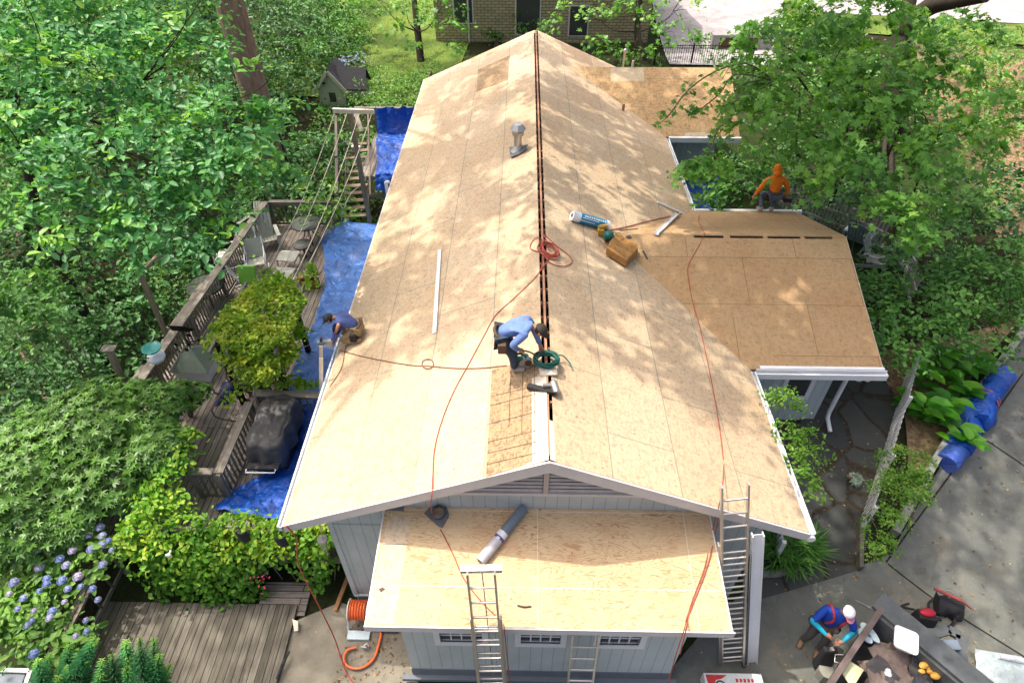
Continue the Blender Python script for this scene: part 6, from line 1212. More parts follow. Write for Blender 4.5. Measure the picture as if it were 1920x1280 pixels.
    if belt:
        ax = P['waist']-P['pelvis']; ax /= np.linalg.norm(ax); lat = P['hipR']-P['hipL']; lat = lat-ax*(lat@ax); lat /= np.linalg.norm(lat); fr = np.cross(ax, lat); b = MB(); c = P['pelvis']+ax*.04
        b.tube([c+lat*math.cos(q)*.172+fr*math.sin(q)*.16 for q in np.linspace(0, 6.283, 20)], .026, 6, curve=False); bl = b.build('tool_belt', 'leather', t)
        for s in (-1, 1):
            q = c+lat*s*.19-V3(0, 0, .1); MB().box(q-V3(.07, .08, .11), q+V3(.07, .08, .08)).build('pouch', 'leather' if s > 0 else 'black_fabric', bl, .02)
    return t
# roofer bending over the ridge
fA = onl(967, 692); X, Y, Z = fA
person('person in light blue shirt bending over the ridge with bag on belt', dict(pelvis=(X-.24, Y-.02, Z+.80), waist=(X-.14, Y-.02, Z+.93), chest=(X+.13, Y-.02, Z+1.02), neck=(X+.29, Y-.02, Z+1.0), head=(X+.38, Y-.05, Z+.93),
  shL=(X+.17, Y+.17, Z+1.0), elL=(X+.30, Y+.20, Z+.72), wrL=(X+.40, Y+.10, Z+.47), haL=(X+.43, Y+.08, Z+.38), shR=(X+.15, Y-.21, Z+1.0), elR=(X-.06, Y-.27, Z+.80), wrR=(X+.04, Y-.17, Z+.62), haR=(X+.12, Y-.13, Z+.56),
  hipL=(X-.22, Y+.1, Z+.76), knL=(X-.06, Y+.14, Z+.42), anL=(X-.02, Y+.14, Z+.09), toL=(X+.13, Y+.14, Z+.09), hipR=(X-.22, Y-.11, Z+.76), knR=(X-.05, Y-.10, Z+.42), anR=(X-.02, Y-.06, Z+.08), toR=(X+.14, Y-.09, Z+.09)), (.62, -.1, -.78), (.75, 0, .6), ('shirt_blue', 'jeans', 'boot_pale'), fA, cap='cap_dark', brim=True)
a = V3(X+.10, Y-.16, Z+.60); tag(MB().tube([a, a+V3(.13, .02, -.06), a+V3(.26, .03, -.17)], .013, 6).sph(a+V3(.27, .03, -.18), .025).build('hammer', 'leather'), 'thin hammer held by the bending roofer in light blue', 'hammer')
# roofer kneeling at the left eave
fB = onl(672, 634); X, Y, Z = fB
person('person in navy shirt and khaki trousers kneeling at the left eave', dict(pelvis=(X-.02, Y+.05, Z+.26), waist=(X-.10, Y+.05, Z+.38), chest=(X-.28, Y+.04, Z+.52), neck=(X-.42, Y+.02, Z+.56), head=(X-.52, Y+.0, Z+.54),
  shL=(X-.30, Y-.17, Z+.50), elL=(X-.42, Y-.22, Z+.24), wrL=(X-.50, Y-.20, Z+.02), haL=(X-.56, Y-.2, Z-.03), shR=(X-.30, Y+.22, Z+.52), elR=(X-.40, Y+.22, Z+.26), wrR=(X-.46, Y+.0, Z+.03), haR=(X-.5, Y-.06, Z-.02),
  hipL=(X-.04, Y-.07, Z+.22), knL=(X-.36, Y-.10, Z+.03), anL=(X-.02, Y-.15, Z+.06), toL=(X+.10, Y-.15, Z+.09), hipR=(X-.04, Y+.16, Z+.24), knR=(X-.42, Y+.26, Z+.16), anR=(X-.3, Y+.25, Z-.04), toR=(X-.42, Y+.25, Z-.08)), (-.72, -.12, -.68), (-.68, 0, .72), ('shirt_navy', 'khaki', 'boot'), fB, cap='cap_black')
c = fB+V3(-.62, -.26, .06); t = thing('nailer', 'small metal nailer in the hand of the kneeling roofer', 'nail gun', c); MB().beam(c+V3(-.16, -.02, .03), c+V3(.12, .02, .06), .07, .09, uv=False).build('body', 'galvanised', t); MB().cyl(c+V3(.1, -.06, -.02), c+V3(.1, -.0, .1), .07, n=12).build('magazine', 'dull_metal', t); MB().beam(c+V3(-.1, 0, .05), c+V3(-.06, 0, .17), .04, .05, (0, 1, 0), False).build('handle', 'black_plastic', t)
# roofer in orange on the far eave of the right wing
fC = onwb(1432, 398); X, Y, Z = fC
person('person in bright orange hoodie crouching at the wing eave seen from behind', dict(pelvis=(X+.20, Y+.12, Z+.50), waist=(X+.19, Y+.16, Z+.62), chest=(X+.18, Y+.25, Z+.84), neck=(X+.18, Y+.31, Z+1.0), head=(X+.18, Y+.38, Z+1.08),
  shL=(X-.03, Y+.26, Z+.88), elL=(X-.21, Y+.2, Z+.62), wrL=(X-.29, Y+.22, Z+.40), shR=(X+.39, Y+.26, Z+.88), elR=(X+.53, Y+.2, Z+.62), wrR=(X+.58, Y+.24, Z+.38),
  hipL=(X+.09, Y+.12, Z+.46), knL=(X-.07, Y+.33, Z+.40), anL=(X-.10, Y+.02, Z+.09), toL=(X-.14, Y+.16, Z+.05), hipR=(X+.30, Y+.12, Z+.46), knR=(X+.32, Y+.25, Z+.24), anR=(X+.17, Y-.02, Z+.10), toR=(X+.2, Y+.12, Z+.05)), (0, .85, -.45), (0, .45, .85), ('hoodie_orange', 'jeans_grey', 'boot_pale'), fC, hood=True)
c = fC+V3(.62, .22, .26); t = thing('nailer', 'dark nailer hanging from the hand of the roofer in orange', 'nail gun', c); MB().box(c+V3(-.1, -.05, -.05), c+V3(.12, .06, .06)).build('body', 'black_plastic', t); MB().cyl(c+V3(.02, 0, -.05), c+V3(.02, 0, -.14), .06, n=12).build('magazine', 'dull_metal', t)
# labourer on the ground
fD = onz(1524, 1206, -.6); X, Y, Z = fD[0]-.10, fD[1]-.02, -.6
pD = dict(pelvis=(X+.06, Y+.05, Z+.88), waist=(X+.08, Y+.05, Z+1.03), chest=(X+.12, Y+.02, Z+1.30), neck=(X+.15, Y+.0, Z+1.47), head=(X+.18, Y-.05, Z+1.57),
  shR=(X-.07, Y+.10, Z+1.36), elR=(X-.28, Y-.03, Z+1.12), wrR=(X-.08, Y-.22, Z+1.02), haR=(X+.0, Y-.26, Z+1.0), shL=(X+.32, Y-.04, Z+1.36), elL=(X+.40, Y-.20, Z+1.1), wrL=(X+.18, Y-.34, Z+1.02), haL=(X+.09, Y-.36, Z+1.0),
  hipR=(X-.05, Y+.08, Z+.82), knR=(X-.10, Y+.0, Z+.46), anR=(X-.12, Y+.05, Z+.1), toR=(X-.22, Y-.07, Z+.05), hipL=(X+.16, Y+.02, Z+.82), knL=(X+.14, Y-.12, Z+.46), anL=(X+.12, Y-.14, Z+.1), toL=(X+.03, Y-.26, Z+.05))
pt_ = person('person in royal blue shirt and white cap standing on the drive', pD, (.15, -.8, -.55), (.15, -.35, .9), ('shirt_royal', 'trousers_grey', 'boot'), (X, Y, Z), cap='cap_white', brim='cap_pink', sleeves='sleeve_cyan')
P = {k: V3(*v) for k, v in pD.items()}; b = MB()
for s in ('R', 'L'): q = P['chest']*.4+P['sh'+s]*.6; b.tube([q+V3(0, .12, .0), q+V3(0, .04, .085), q+V3(.01, -.09, .05), q*.65+P['waist']*.35+V3(0, -.14, .0), P['waist']+(q-P['chest'])*.9+V3(0, -.12, -.02)], .024, 6)
b.build('harness', 'vest_red', pt_)
c = V3(X+.06, Y-.40, Z+.42); b = MB().hexa([c+V3(-.15, -.10, -.32), c+V3(.14, -.14, -.32), c+V3(.14, .04, -.32), c+V3(-.15, .06, -.32), c+V3(-.13, -.02, .33), c+V3(.12, -.05, .33), c+V3(.12, .08, .33), c+V3(-.13, .1, .33)]); tag(b.build('tool_bag', 'black_fabric', None, .04), 'limp black bag held by the worker on the drive', 'bag')
b = MB().tube([c+V3(-.05, .0, .33), c+V3(-.02, .02, .5), c+V3(.05, .0, .58)], .014, 5).box(c+V3(-.09, -.06, .44), c+V3(-.03, .0, .5)); tag(b.build('drill', 'dull_metal'), 'small metal fitting between the hands of the worker', 'tool')

# ------------------------------------------------------------------ vegetation
def bl(*L): return [(at(u, v, d), r) for u, v, d, r in L]
def sun_up(x, y, z, h): return V3(x, y, z)+SUNV*((h-z)/SUNV[2])
def canopy(x0, x1, y0, y1, zs, n, h=(14, 18), r=(.5, 1.0)):
    """blobs of high crown standing where their shade falls on a stretch of roof or ground"""
    o = []
    for k in range(n):
        p = sun_up(x0+(x1-x0)*rng.random(), y0+(y1-y0)*rng.random(), zs, h[0]+(h[1]-h[0])*rng.random()); a = r[0]+(r[1]-r[0])*rng.random(); o.append((p, (a, a, a*.45)))
    return o
def high_crown(t, blobs, mat, size=.3, dens=1.9, clump=.55, trunk_top=None):
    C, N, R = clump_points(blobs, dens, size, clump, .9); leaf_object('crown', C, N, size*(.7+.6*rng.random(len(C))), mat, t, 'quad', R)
    if trunk_top is not None:
        b = MB(); c0 = sum(V3(*q[0]) for q in blobs)/len(blobs); tt = V3(*trunk_top)
        for q in blobs[::6]: b.tube([tt, tt*.4+V3(*q[0])*.6+V3(0, 0, .6), V3(*q[0])], [.10, .06, .02], 5)
        b.build('limbs', 'bark_dark', t)
# the big broad-leaved tree on the left
t = tree('broadleaf_tree', 'big bright green tree with oval leaves leaning over the deck railing', 'tree', (-12.6, 7.2, -2.2), [(-12.6, 7.2, -2.4), (-12.3, 7.4, 1.), (-11.9, 7.3, 4.), (-11.2, 7.6, 7.), (-11.4, 7.9, 11), (-10.5, 8, 14.5), (-10, 8.4, 21)], .15,
  bl((60, 60, 14, 2.0), (250, 40, 15.5, 2.2), (120, 190, 12.6, 1.8), (330, 150, 13.6, 1.7), (430, 240, 12.8, 1.5), (250, 310, 11.8, 1.6), (370, 335, 11.9, 1.2), (450, 290, 12.6, .8), (490, 325, 12.6, .7), (50, 320, 11.2, 1.6), (130, 430, 11, 1.1), (290, 420, 11.2, 1.1), (380, 395, 11.7, .75), (520, 345, 12.7, .5), (180, 60, 14, 1.8), (20, 180, 12, 1.6), (400, 440, 11.6, .3), (500, 215, 13.5, .3)), 'leaf_big', .16, 1.7, .42, 'oval', up=.8)
high_crown(t, canopy(-4.2, -.5, 2.8, 9.5, 3.5, 26, (21, 27))+canopy(-10.5, -8, 2, 12, 0, 9, (21, 27), (.7, 1.3))+canopy(-9, -3.5, -3.5, 0, -.8, 11, (21, 27), (.6, 1.1))+canopy(-8, -4.5, 8.5, 13, 0, 9, (21, 27), (.7, 1.3))+canopy(-12, -9, -2, 1, .5, 3, (21, 27), (.7, 1.2)), 'leaf_big', trunk_top=(-10, 8.4, 21))
# tall pine
pb_ = V3(-9.85, 16.4, -.9)
t = tree('pine_tree', 'tall pine with a thick reddish brown trunk behind the deck', 'tree', pb_, [pb_, pb_+V3(.02, 0, 4), pb_+V3(.0, .05, 8), pb_+V3(.0, 0, 12), pb_+V3(.1, -.1, 24)], .52, [], 'leaf_dark', .2, bark='bark_pine', r1=.36, seg=18)
high_crown(t, canopy(-4.2, -.3, 9.0, 19, 3.6, 48, (22, 29))+canopy(-12, -4.5, 12, 22, 0, 16, (22, 29), (.7, 1.3))+canopy(-14, -6, 20, 30, -.5, 12, (22, 29), (.8, 1.3)), 'leaf_dark', trunk_top=pb_+V3(.1, -.1, 24))
p2 = V3(-9.0, 15.6, -.9); tree('sapling', 'slender dark stem growing in front of the pine', 'tree', p2, [p2, p2+V3(-.05, .1, 2), p2+V3(-.1, .1, 4)], .07, [], 'leaf_dark', .1)
# oak on the right
ob = V3(15.0, 19.4, .9); ot = [ob-V3(0, 0, .5), at(1668, 200, 25), at(1684, 100, 24.6), at(1700, 20, 24.3), at(1730, -90, 24)]
oak = tree('oak_tree', 'large oak with lobed leaves overhanging the right wing', 'tree', ob, ot, .55,
  bl((1600, 50, 16.5, 2.0), (1720, 170, 15.6, 2.0), (1500, 170, 15, 1.7), (1610, 270, 14.6, 1.7), (1740, 300, 14.6, 1.4), (1430, 200, 15.2, 1.0), (1400, 265, 14.8, .55), (1690, 390, 14, .85), (1440, 70, 16.5, 1.2), (1560, 340, 14.2, .7), (1820, 260, 15.5, .9), (1810, 60, 17, .9), (1530, 60, 17, 1.3), (1640, 160, 15.6, 1.5), (1720, 440, 13.7, .45), (1340, 310, 14.4, .32), (1300, 318, 14.4, .25), (1760, 400, 14.2, .5), (1520, 270, 14.6, .8)), 'leaf_maple', .20, 2.1, .38, 'maple', up=.7)
tw = MB(); lv = []; 
for path in ([(1400, 120), (1340, 135), (1290, 170), (1255, 215), (1236, 232)], [(1380, 140), (1350, 175), (1320, 200), (1300, 215), (1276, 200)], [(1390, 160), (1375, 215), (1345, 245), (1330, 285), (1290, 315), (1272, 340)], [(1420, 170), (1395, 180), (1370, 195), (1345, 200)]):
    P = [at(u, v, 14.6-.08*i) for i, (u, v) in enumerate(path)]; tw.tube([at(1450, 150, 15.2)]+P, [.03]+[.016]*(len(P)-1)+[.006], 5)
    for i in range(1, len(P)):
        for k in range(16): q = P[i-1]+(P[i]-P[i-1])*rng.random()+rng.normal(size=3)*V3(.12, .12, .07); lv.append(q)
tw.build('drooping_twigs', 'twig', oak); lv = np.array(lv); leaf_object('drooping_leaves', lv, V3(0, 0, 1)+rng.normal(size=lv.shape)*.4, .17*(.7+.6*rng.random(len(lv))), 'leaf_maple', oak, 'maple')
MB().tube([at(1690, 60, 24.4), at(1740, 15, 23.5), at(1800, 0, 22), at(1850, -8, 21)], [.34, .32, .27, .22], 10).build('branch', 'bark_dark', oak)
high_crown(oak, canopy(.3, 4.2, 2.6, 19, 3.6, 72, (16, 23), (.5, 1.0))+canopy(3.8, 7.1, 4, 10, 3.2, 36, (15, 20), (.5, .9))+canopy(4, 8, 14.5, 17, 3.4, 9, (15, 20), (.5, .9))+canopy(5.6, 15, -4, 8, 0, 100, (16, 22), (.6, 1.3))+canopy(4.5, 12, 7, 14, .5, 30, (16, 23), (.7, 1.2)), 'leaf_maple', trunk_top=(11, 16, 16.))
# trees behind the house
b0 = V3(-5.7, 27.9, -.8)
tree('lawn_tree', 'slim dark trunked tree standing before the lawn', 'tree', b0, [b0, at(792, 140, 34), at(783, 60, 33.4), at(774, -20, 33), at(765, -80, 32.7)], .26, bl((760, 10, 31, 1.0), (800, 40, 31, .9), (740, 50, 31, .7), (850, 50, 31, .9), (830, 10, 31, 1.1), (852, 90, 31, .45), (770, 85, 32, .4), (700, -10, 32, 1.2)), 'leaf_maple', .24, 1.2, .45, 'maple')
b0 = V3(-1.9, 30.6, -.6); tree('ivy_tree', 'ivy clad trunk standing close to the brick wall', 'tree', b0, [b0, at(931, 60, 36), at(929, 0, 35.5), at(928, -50, 35)], .2, bl((930, 70, 35.5, .45), (922, 30, 35.5, .5), (940, 20, 35.5, .5), (975, 60, 35, .6), (1000, 50, 35, .6), (985, 25, 35, .6), (960, 80, 35, .5), (915, 60, 35.6, .4)), 'leaf_mid', .18, .8, .4, 'oval')
b0 = V3(6.0, 29.9, -.3); tree('back_tree', 'spreading tree between brick wall and iron fence', 'tree', b0, [b0, at(1195, 60, 34), at(1200, 10, 33.5), at(1203, -40, 33)], .22, bl((1120, 35, 32, 1.1), (1190, 20, 32.5, 1.3), (1250, 50, 32, 1.1), (1150, 85, 32.5, .8), (1245, 85, 32, .6), (1215, 100, 33, .6), (1120, 80, 32, .7), (1300, 70, 31.5, .5), (1060, 15, 30, .8), (1040, 45, 29.5, .55), (1280, 10, 32, 1.0), (1130, 110, 32.5, .6), (1175, 110, 33, .5)), 'leaf_maple', .24, 1.0, .5, 'maple')
# shrubs and woodland on the left
def B(label, L, mat, size, dens=1., clump=.32, shape='quad', name='shrub', group=None, stems=5, up=.75, cat='shrub', base=None, **k):
    blobs = bl(*L); c = sum(V3(*q[0]) for q in blobs)/len(blobs); z = min(q[0][2] for q in blobs)
    g_ = ground(c[0], c[1]); base = V3(c[0], c[1], min(g_, z-.3)) if base is None else base
    return bush(name, label, cat, base, blobs, mat, size, dens, clump, shape, group, stems, up, **k)
W = 'woodland shrubs on the left'
B('dark shrub thicket between the pine and the washing line post', [(560, 320, 24, 1.6), (590, 285, 24.5, 1.2), (615, 300, 23.5, 1.1), (590, 370, 22.5, 1.0), (645, 265, 25, .6)], 'leaf_dark', .15, 1.5, .42, 'oval', group=W)
B('light leaved bush low beside the wooden stairs', [(605, 335, 22.5, .9), (620, 375, 21.5, .7), (585, 390, 21.2, .6), (640, 400, 20.6, .5), (600, 410, 20.5, .5)], 'leaf_light', .17, 1.3, .35, 'oval', group=W)
B('dark green wood edge right of the pine trunk', [(470, 40, 30, 2.4), (520, 110, 29, 2.2), (560, 60, 32, 2.4), (500, 180, 27, 1.8), (545, 150, 29, 1.6), (450, 150, 28, 2.0), (380, 30, 28, 2.6), (330, 10, 27, 2.2)], 'leaf_dark', .19, 1.4, .55, 'oval', group=W)
B('pale rounded hedge shrubs along the left of the lawn', [(610, 30, 37, 2.3), (650, 90, 35, 1.8), (600, 110, 33.5, 1.7), (680, 40, 40, 2.0), (560, 10, 36, 2.4), (640, 60, 36, 1.8), (700, 10, 44, 2.2)], 'leaf_mid', .17, 1.8, .42, 'oval', group=W)
B('blue flowering bush behind the little playhouse', [(660, 130, 33, 1.2), (650, 105, 34, .9), (690, 150, 32, .8)], 'leaf_mid', .15, 1.4, .35, 'oval', group=W)
pl_ = clump_points(bl((660, 118, 32.4, .9)), .25, .16, .3); leaf_object('flowers', pl_[0], pl_[1], .17, 'petal_blue', bpy.data.objects[[o.name for o in bpy.data.objects if o.get('label') == 'blue flowering bush behind the little playhouse'][0]], 'quad')['kind'] = 'stuff'
B('yellow green tall weeds between lawn and house', [(720, 160, 31, 1.4), (760, 180, 30, 1.2), (690, 190, 29.5, 1.2), (740, 205, 28, 1.1), (800, 150, 31, 1.0), (775, 150, 32, 1.0), (815, 130, 32, .7), (700, 165, 31, 1.0)], 'leaf_light', .15, 1.7, .34, 'lance', group=W)
B('rounded shrub right beside the playhouse wall', [(682, 190, 29.5, .8), (720, 200, 28.5, .9)], 'leaf_light', .13, 1.6, .3, 'oval', group=W)
B('dense dark evergreen mass under the big tree by the railing', [(100, 560, 18, 1.8), (220, 600, 18.5, 1.7), (300, 540, 20, 1.6), (180, 500, 20, 2.0), (330, 450, 21.5, 1.6), (60, 480, 18.5, 2.0), (250, 660, 17.5, 1.2), (160, 660, 17, 1.4), (400, 400, 23, 1.8)], 'leaf_dark', .17, 1.4, .5, 'oval', group=W)
B('shadowy undergrowth beyond the tan feeder post', [(90, 690, 16, 1.3), (30, 610, 15.5, 1.6), (20, 730, 14.5, 1.2), (150, 720, 15.6, .9), (60, 780, 14.8, .8)], 'leaf_dark', .15, 1.3, .45, 'oval', group=W)
B('pale leafy branch catching light at the left edge', [(60, 570, 13, .9), (20, 540, 13, .8), (110, 540, 13.4, .6), (40, 620, 13, .6), (80, 600, 13, .6)], 'leaf_mid', .15, 1.2, .4, 'oval', group=W)
B('feathery light shrub by the gallows post', [(300, 520, 18.5, .45), (320, 545, 18, .4), (285, 500, 18.5, .3)], 'leaf_light', .12, 1.2, .3, 'lance', group=W)
for i, (u0, v0, u1, v1, d, r, lb) in enumerate(((28, 400, -30, 180, 19, .13, 'dark trunk at the far left edge under the big tree'), (110, 790, 40, 660, 17, .12, 'bare leaning trunk among shadowy undergrowth'), (345, 560, 335, 470, 21, .10, 'thin trunk seen between the gallows post and railing'))):
    a, c = at(u0, v0, d), at(u1, v1, d); a2 = a-(c-a)*.35; tree('bare_tree', lb, 'tree', a2, [a2, a, c], r, [], 'leaf_dark', .1, bark='bark_pine')
t = tree('woodland_tree', 'fine leaved tree filling the top left corner behind the big tree', 'tree', (-19, 14, -2.5), [(-19, 14, -2.7), (-18.5, 14.2, 3), (-18, 14, 8)], .2, bl((60, 40, 22, 2.4), (190, 10, 23, 2.2), (20, 160, 20, 2.0), (130, 110, 21.5, 2.0), (290, 60, 23, 2.0), (330, -10, 25, 2.2), (230, 180, 20, 1.6), (10, 280, 18, 1.6), (380, 90, 24, 1.6), (330, 220, 20, 1.4), (0, 380, 17, 1.5)), 'leaf_mid', .16, 1.5, .5, 'oval')
B('deep green understorey filling the gaps below the big tree', [(60, 300, 21, 2.2), (180, 300, 21.5, 2.2), (300, 290, 22, 2.0), (400, 260, 24, 2.0), (120, 400, 20, 2.0), (260, 400, 21, 1.8), (360, 340, 22.5, 1.6), (20, 420, 18, 1.6), (440, 330, 23.5, 1.2), (470, 390, 22, .9), (60, 200, 25, 2.4), (220, 220, 26, 2.4), (360, 180, 27, 2.2)], 'leaf_dark', .18, 1.2, .5, 'oval', group=W)
# rhododendron, vine, hydrangeas, fir
def rosettes(name, label, cat, base, blobs, mat, L, n_per, group=None, leaves=9):
    t = thing(name, label, cat, base, 0, group); Cs, Ns, Ds, Rs, S = [], [], [], [], []
    for c, r in blobs:
        r = np.array(r if hasattr(r, '__len__') else (r, r, r*.8))
        for k in range(n_per):
            d = rng.normal(size=3); d /= np.linalg.norm(d); d[2] = abs(d[2])*1.0-.15; q = np.array(c)+d*r*(.72+.36*rng.random()); ax = d*.6+V3(0, 0, .8)+rng.normal(size=3)*.2; ax /= np.linalg.norm(ax); _, s, u = frame(ax); rr = np.clip(.35+.3*d[2]+rng.normal()*.18, 0, 1); Lk = L*(.75+.5*rng.random())  # rosette tone lighter towards the top of the blob
            for j in range(leaves):
                a = j*2.4+rng.random(); rd = s*math.cos(a)+u*math.sin(a); e = .25+.55*(j/leaves); Dv = rd*(1-.4*e)+ax*(.55-.5*e); Cs.append(q+Dv*Lk*.42); Ds.append(Dv); Ns.append(ax-rd*.3); Rs.append(rr+rng.normal()*.1+.2*(1-e)); S.append(Lk)
    leaf_object('foliage', Cs, Ns, S, mat, t, 'lance' if L < .3 else 'oval', np.array(Rs), Ds); b = MB(); base = V3(*base)
    for c, r in blobs: b.tube([base, base*.4+V3(*c)*.6+rng.normal(size=3)*.1, V3(*c)], [.05, .035, .015], 5)
    b.build('stem', 'twig', t); return t
rosettes('rhododendron', 'large rounded rhododendron with whorled leaves in front of the deck', 'shrub', (-8.9, 2.4, -1.3), bl((190, 800, 13.4, 1.25), (80, 860, 13, 1.3), (270, 775, 13.8, .8), (70, 960, 12.5, 1.1), (20, 900, 12.4, 1.2), (180, 900, 12.9, 1.0), (285, 840, 13.2, .6), (130, 960, 12.5, .7)), 'leaf_rhodo', .135, 640, leaves=9)
rosettes('rhododendron', 'small rhododendron twig clump at the deck corner by the cupola', 'shrub', (-8.7, 4.6, -.2), bl((368, 738, 15.2, .3), (350, 760, 14.8, .3), (335, 730, 14.8, .28)), 'leaf_rhodo', .15, 46)
def vine(name, label, base, blobs, hang, size=.11, dens=1.8, shape='oval', mat='leaf_vine', stems=6):
    t = thing(name, label, 'vine', base); C, N, R = clump_points(blobs, dens, size, .26, .8); R = R+.05
    H = []; HN = []; HR = []
    for (a, c, n) in hang:   # hanging sprays
        a, c = V3(*a), V3(*c)
        for k in range(n):
            f = rng.random(); q = a+(c-a)*f+rng.normal(size=3)*V3(.13, .13, .05)*(1.2-.6*f); H.append(q); HN.append(V3(.0, -.7, .6)+rng.normal(size=3)*.4); HR.append(np.clip(.45-.3*f+rng.normal()*.15, 0, 1))  # leaf tone darker towards the lower end of each spray
    if H: C = np.concatenate([C, H]); N = np.concatenate([N, HN]); R = np.concatenate([R, HR])
    leaf_object('foliage', C, N, size*(.65+.7*rng.random(len(C))), mat, t, shape, R); return t
zv = .95
def fx_(u, v, z): return onz(u, v, z)
F = [(-7.9+.45*i, .98+.06*math.sin(i*2.), .98) for i in range(9)]
blv = [(p, (.34, .26, .20)) for p in F]+[((x, .72, .70), (.36, .18, .26)) for x in np.arange(-7.9, -5.2, .38)]+[((-7.75+.05*k, 1.3+.36*k, 1.15+.05*k), (.34, .34, .32)) for k in range(5)]+[((-7.9, .9, .75), (.5, .4, .5)), ((-8.1, 1.5, .9), (.4, .5, .5)), ((-7.4, 1.5, .9), (.4, .4, .3)), ((-4.3, .95, 1.02), (.3, .22, .2)), ((-4., .9, 1.0), (.25, .25, .2)), ((-5.0, .86, .8), (.25, .16, .2)), ((-4.4, .82, .62), (.22, .14, .3))]
hang = [((x, .62, .7), (x+.05*rng.normal(), .55, -.1-.55*rng.random()), 60) for x in np.arange(-7.7, -6.1, .17)]+[((x, .68, .7), (x+.1, .6, .2-.5*rng.random()), 34) for x in np.arange(-6.1, -4.2, .3)]+[((-4.65, .7, .8), (-4.55, .55, -.7), 120), ((-4.35, .7, .8), (-4.4, .6, -.55), 90), ((-6.3, .6, .6), (-5.9, .35, -.85), 240), ((-6.6, .6, .6), (-6.2, .4, -.8), 200), ((-7.0, .55, .5), (-6.7, .3, -.8), 200), ((-6.1, .6, .6), (-5.6, .4, -.85), 180), ((-7.4, .6, .4), (-7.2, .35, -.85), 220), ((-7.8, .6, .4), (-7.7, .4, -.8), 200), ((-6.8, .5, .3), (-6.4, .3, -.88), 200)]
vt = vine('climbing_vine', 'yellow green vine smothering the deck screen and corner', (-7.8, .9, -.9), blv, hang)
b = MB()
for x in np.arange(-7.7, -4.2, .28): b.tube([(x, .85, -.9), (x+.1*rng.normal(), .8, -.2), (x+.12*rng.normal(), .82, .4), (x, .9, .9)], [.018, .015, .012, .008], 5)
b.build('stems', 'twig', vt)['kind'] = 'stuff'; fl_ = bl((490, 1092, 11.6, .2)); pc = clump_points(fl_, .8, .07, .1); leaf_object('red_flowers', pc[0][::3], pc[1][::3], .05, 'petal_pink', vt, 'quad')['kind'] = 'stuff'
pgz = 2.15
for (u, v), lb in (((455, 1003), 'dark grey curled panel hanging in the middle of the front vine'), ((527, 1012), 'dark grey panel in the vine nearest the house corner')):
    c = V3(onp(u, v, (0, 1, 0), .58)[0], .58, onp(u, v, (0, 1, 0), .58)[2]); tag(grid_mesh('panel', lambda s, t, c=c: c+V3((s-.5)*.22, -.03*math.sin(s*3.1), (t-.5)*.3-.05*math.sin(s*3.1)), 8, 8, 'black_fabric', None, .008), lb, 'panel')
c = onp(316, 1041, (0, 1, 0), .38); tag(MB().sph(c, (.06, .03, .06)).cyl(c, c+V3(0, .1, 0), .02, n=6).build('lamp', 'roll_white'), 'small round white lamp poking out of the vine', 'lamp')
blp = [(onz(u, v, 1.75), (.30, .28, .30)) for u, v in ((432, 662), (465, 688), (500, 695), (530, 680), (540, 655), (450, 650), (490, 660))]
hp = [(onz(u, v, 1.8), onz(u+9, v+8, 1.25), 110) for u, v in ((395, 640), (412, 655), (430, 670), (460, 690), (480, 690), (505, 690), (525, 672), (538, 655), (555, 620))]+[(onz(470, 700, 1.4), onz(478, 720, .4), 260), (onz(500, 700, 1.4), onz(490, 725, .5), 220), (onz(520, 715, 1.), onz(590, 722, .9), 150), (onz(490, 560, 2.2), onz(500, 505, 2.3), 90), (onz(575, 545, 2.1), onz(585, 495, 2.6), 90), (onz(545, 530, 2.1), onz(515, 520, 2.7), 70), (onz(430, 760, .9), onz(455, 700, .9), 70)]
topq = [(393, 618), (468, 536), (520, 512), (556, 540), (574, 558), (556, 598), (538, 642), (485, 668), (420, 655)]
def in_poly(u, v, Q):
    c = False
    for i in range(len(Q)):
        (x1, y1), (x2, y2) = Q[i-1], Q[i]
        if (y1 > v) != (y2 > v) and u < (x2-x1)*(v-y1)/(y2-y1)+x1: c = not c
    return c
topl = []
while len(topl) < 5200:
    u, v = 385+210*rng.random(), 505+170*rng.random()
    if in_poly(u, v, topq) and not (rng.random() < .55 and ((u-522)/32)**2+((v-592)/20)**2 < 1): q = onz(u, v, 2.12); q[2] += .13*noise.noise(Vector((q[0]*2.2, q[1]*2.2, 5)))+.07*rng.normal(); topl.append(q)
ar = thing('arbor', 'timber arbor post frame hidden under yellow green vine', 'arbor', (-6.7, 5.6, 0))
for x, y in ((-7.4, 5.0), (-6.2, 5.0), (-7.4, 6.8), (-6.2, 6.8)): MB().box((x-.06, y-.06, 0), (x+.06, y+.06, 2.05)).build('post', 'deck_boards', ar)
for x in (-7.5, -7.1, -6.7, -6.3, -6.0): MB().box((x-.03, 4.7, 2.0), (x+.03, 7.3, 2.1)).build('rafter', 'grey_lumber', ar)
av = vine('arbor_vine', 'leafy yellow green vine mounded over the arbor on the deck', (-6.9, 5.2, 0), blp, hp, .115, 2.6, mat='leaf_vine_lit'); topl = np.array(topl); leaf_object('top_foliage', topl, V3(0, 0, 1)+rng.normal(size=topl.shape)*.42, .10*(.6+.8*rng.random(len(topl))), 'leaf_vine_lit', av, 'oval', np.clip(.5+.45*np.array([noise.noise(Vector((q[0]*1.6, q[1]*1.6, 9))) for q in topl])+.17*rng.normal(size=len(topl)), 0, 1))
MB().slab([onz(u, v, 2.02) for u, v in ((495, 575), (545, 575), (540, 610), (500, 612))], .03).build('dry_mat', 'twig', av); b = MB()
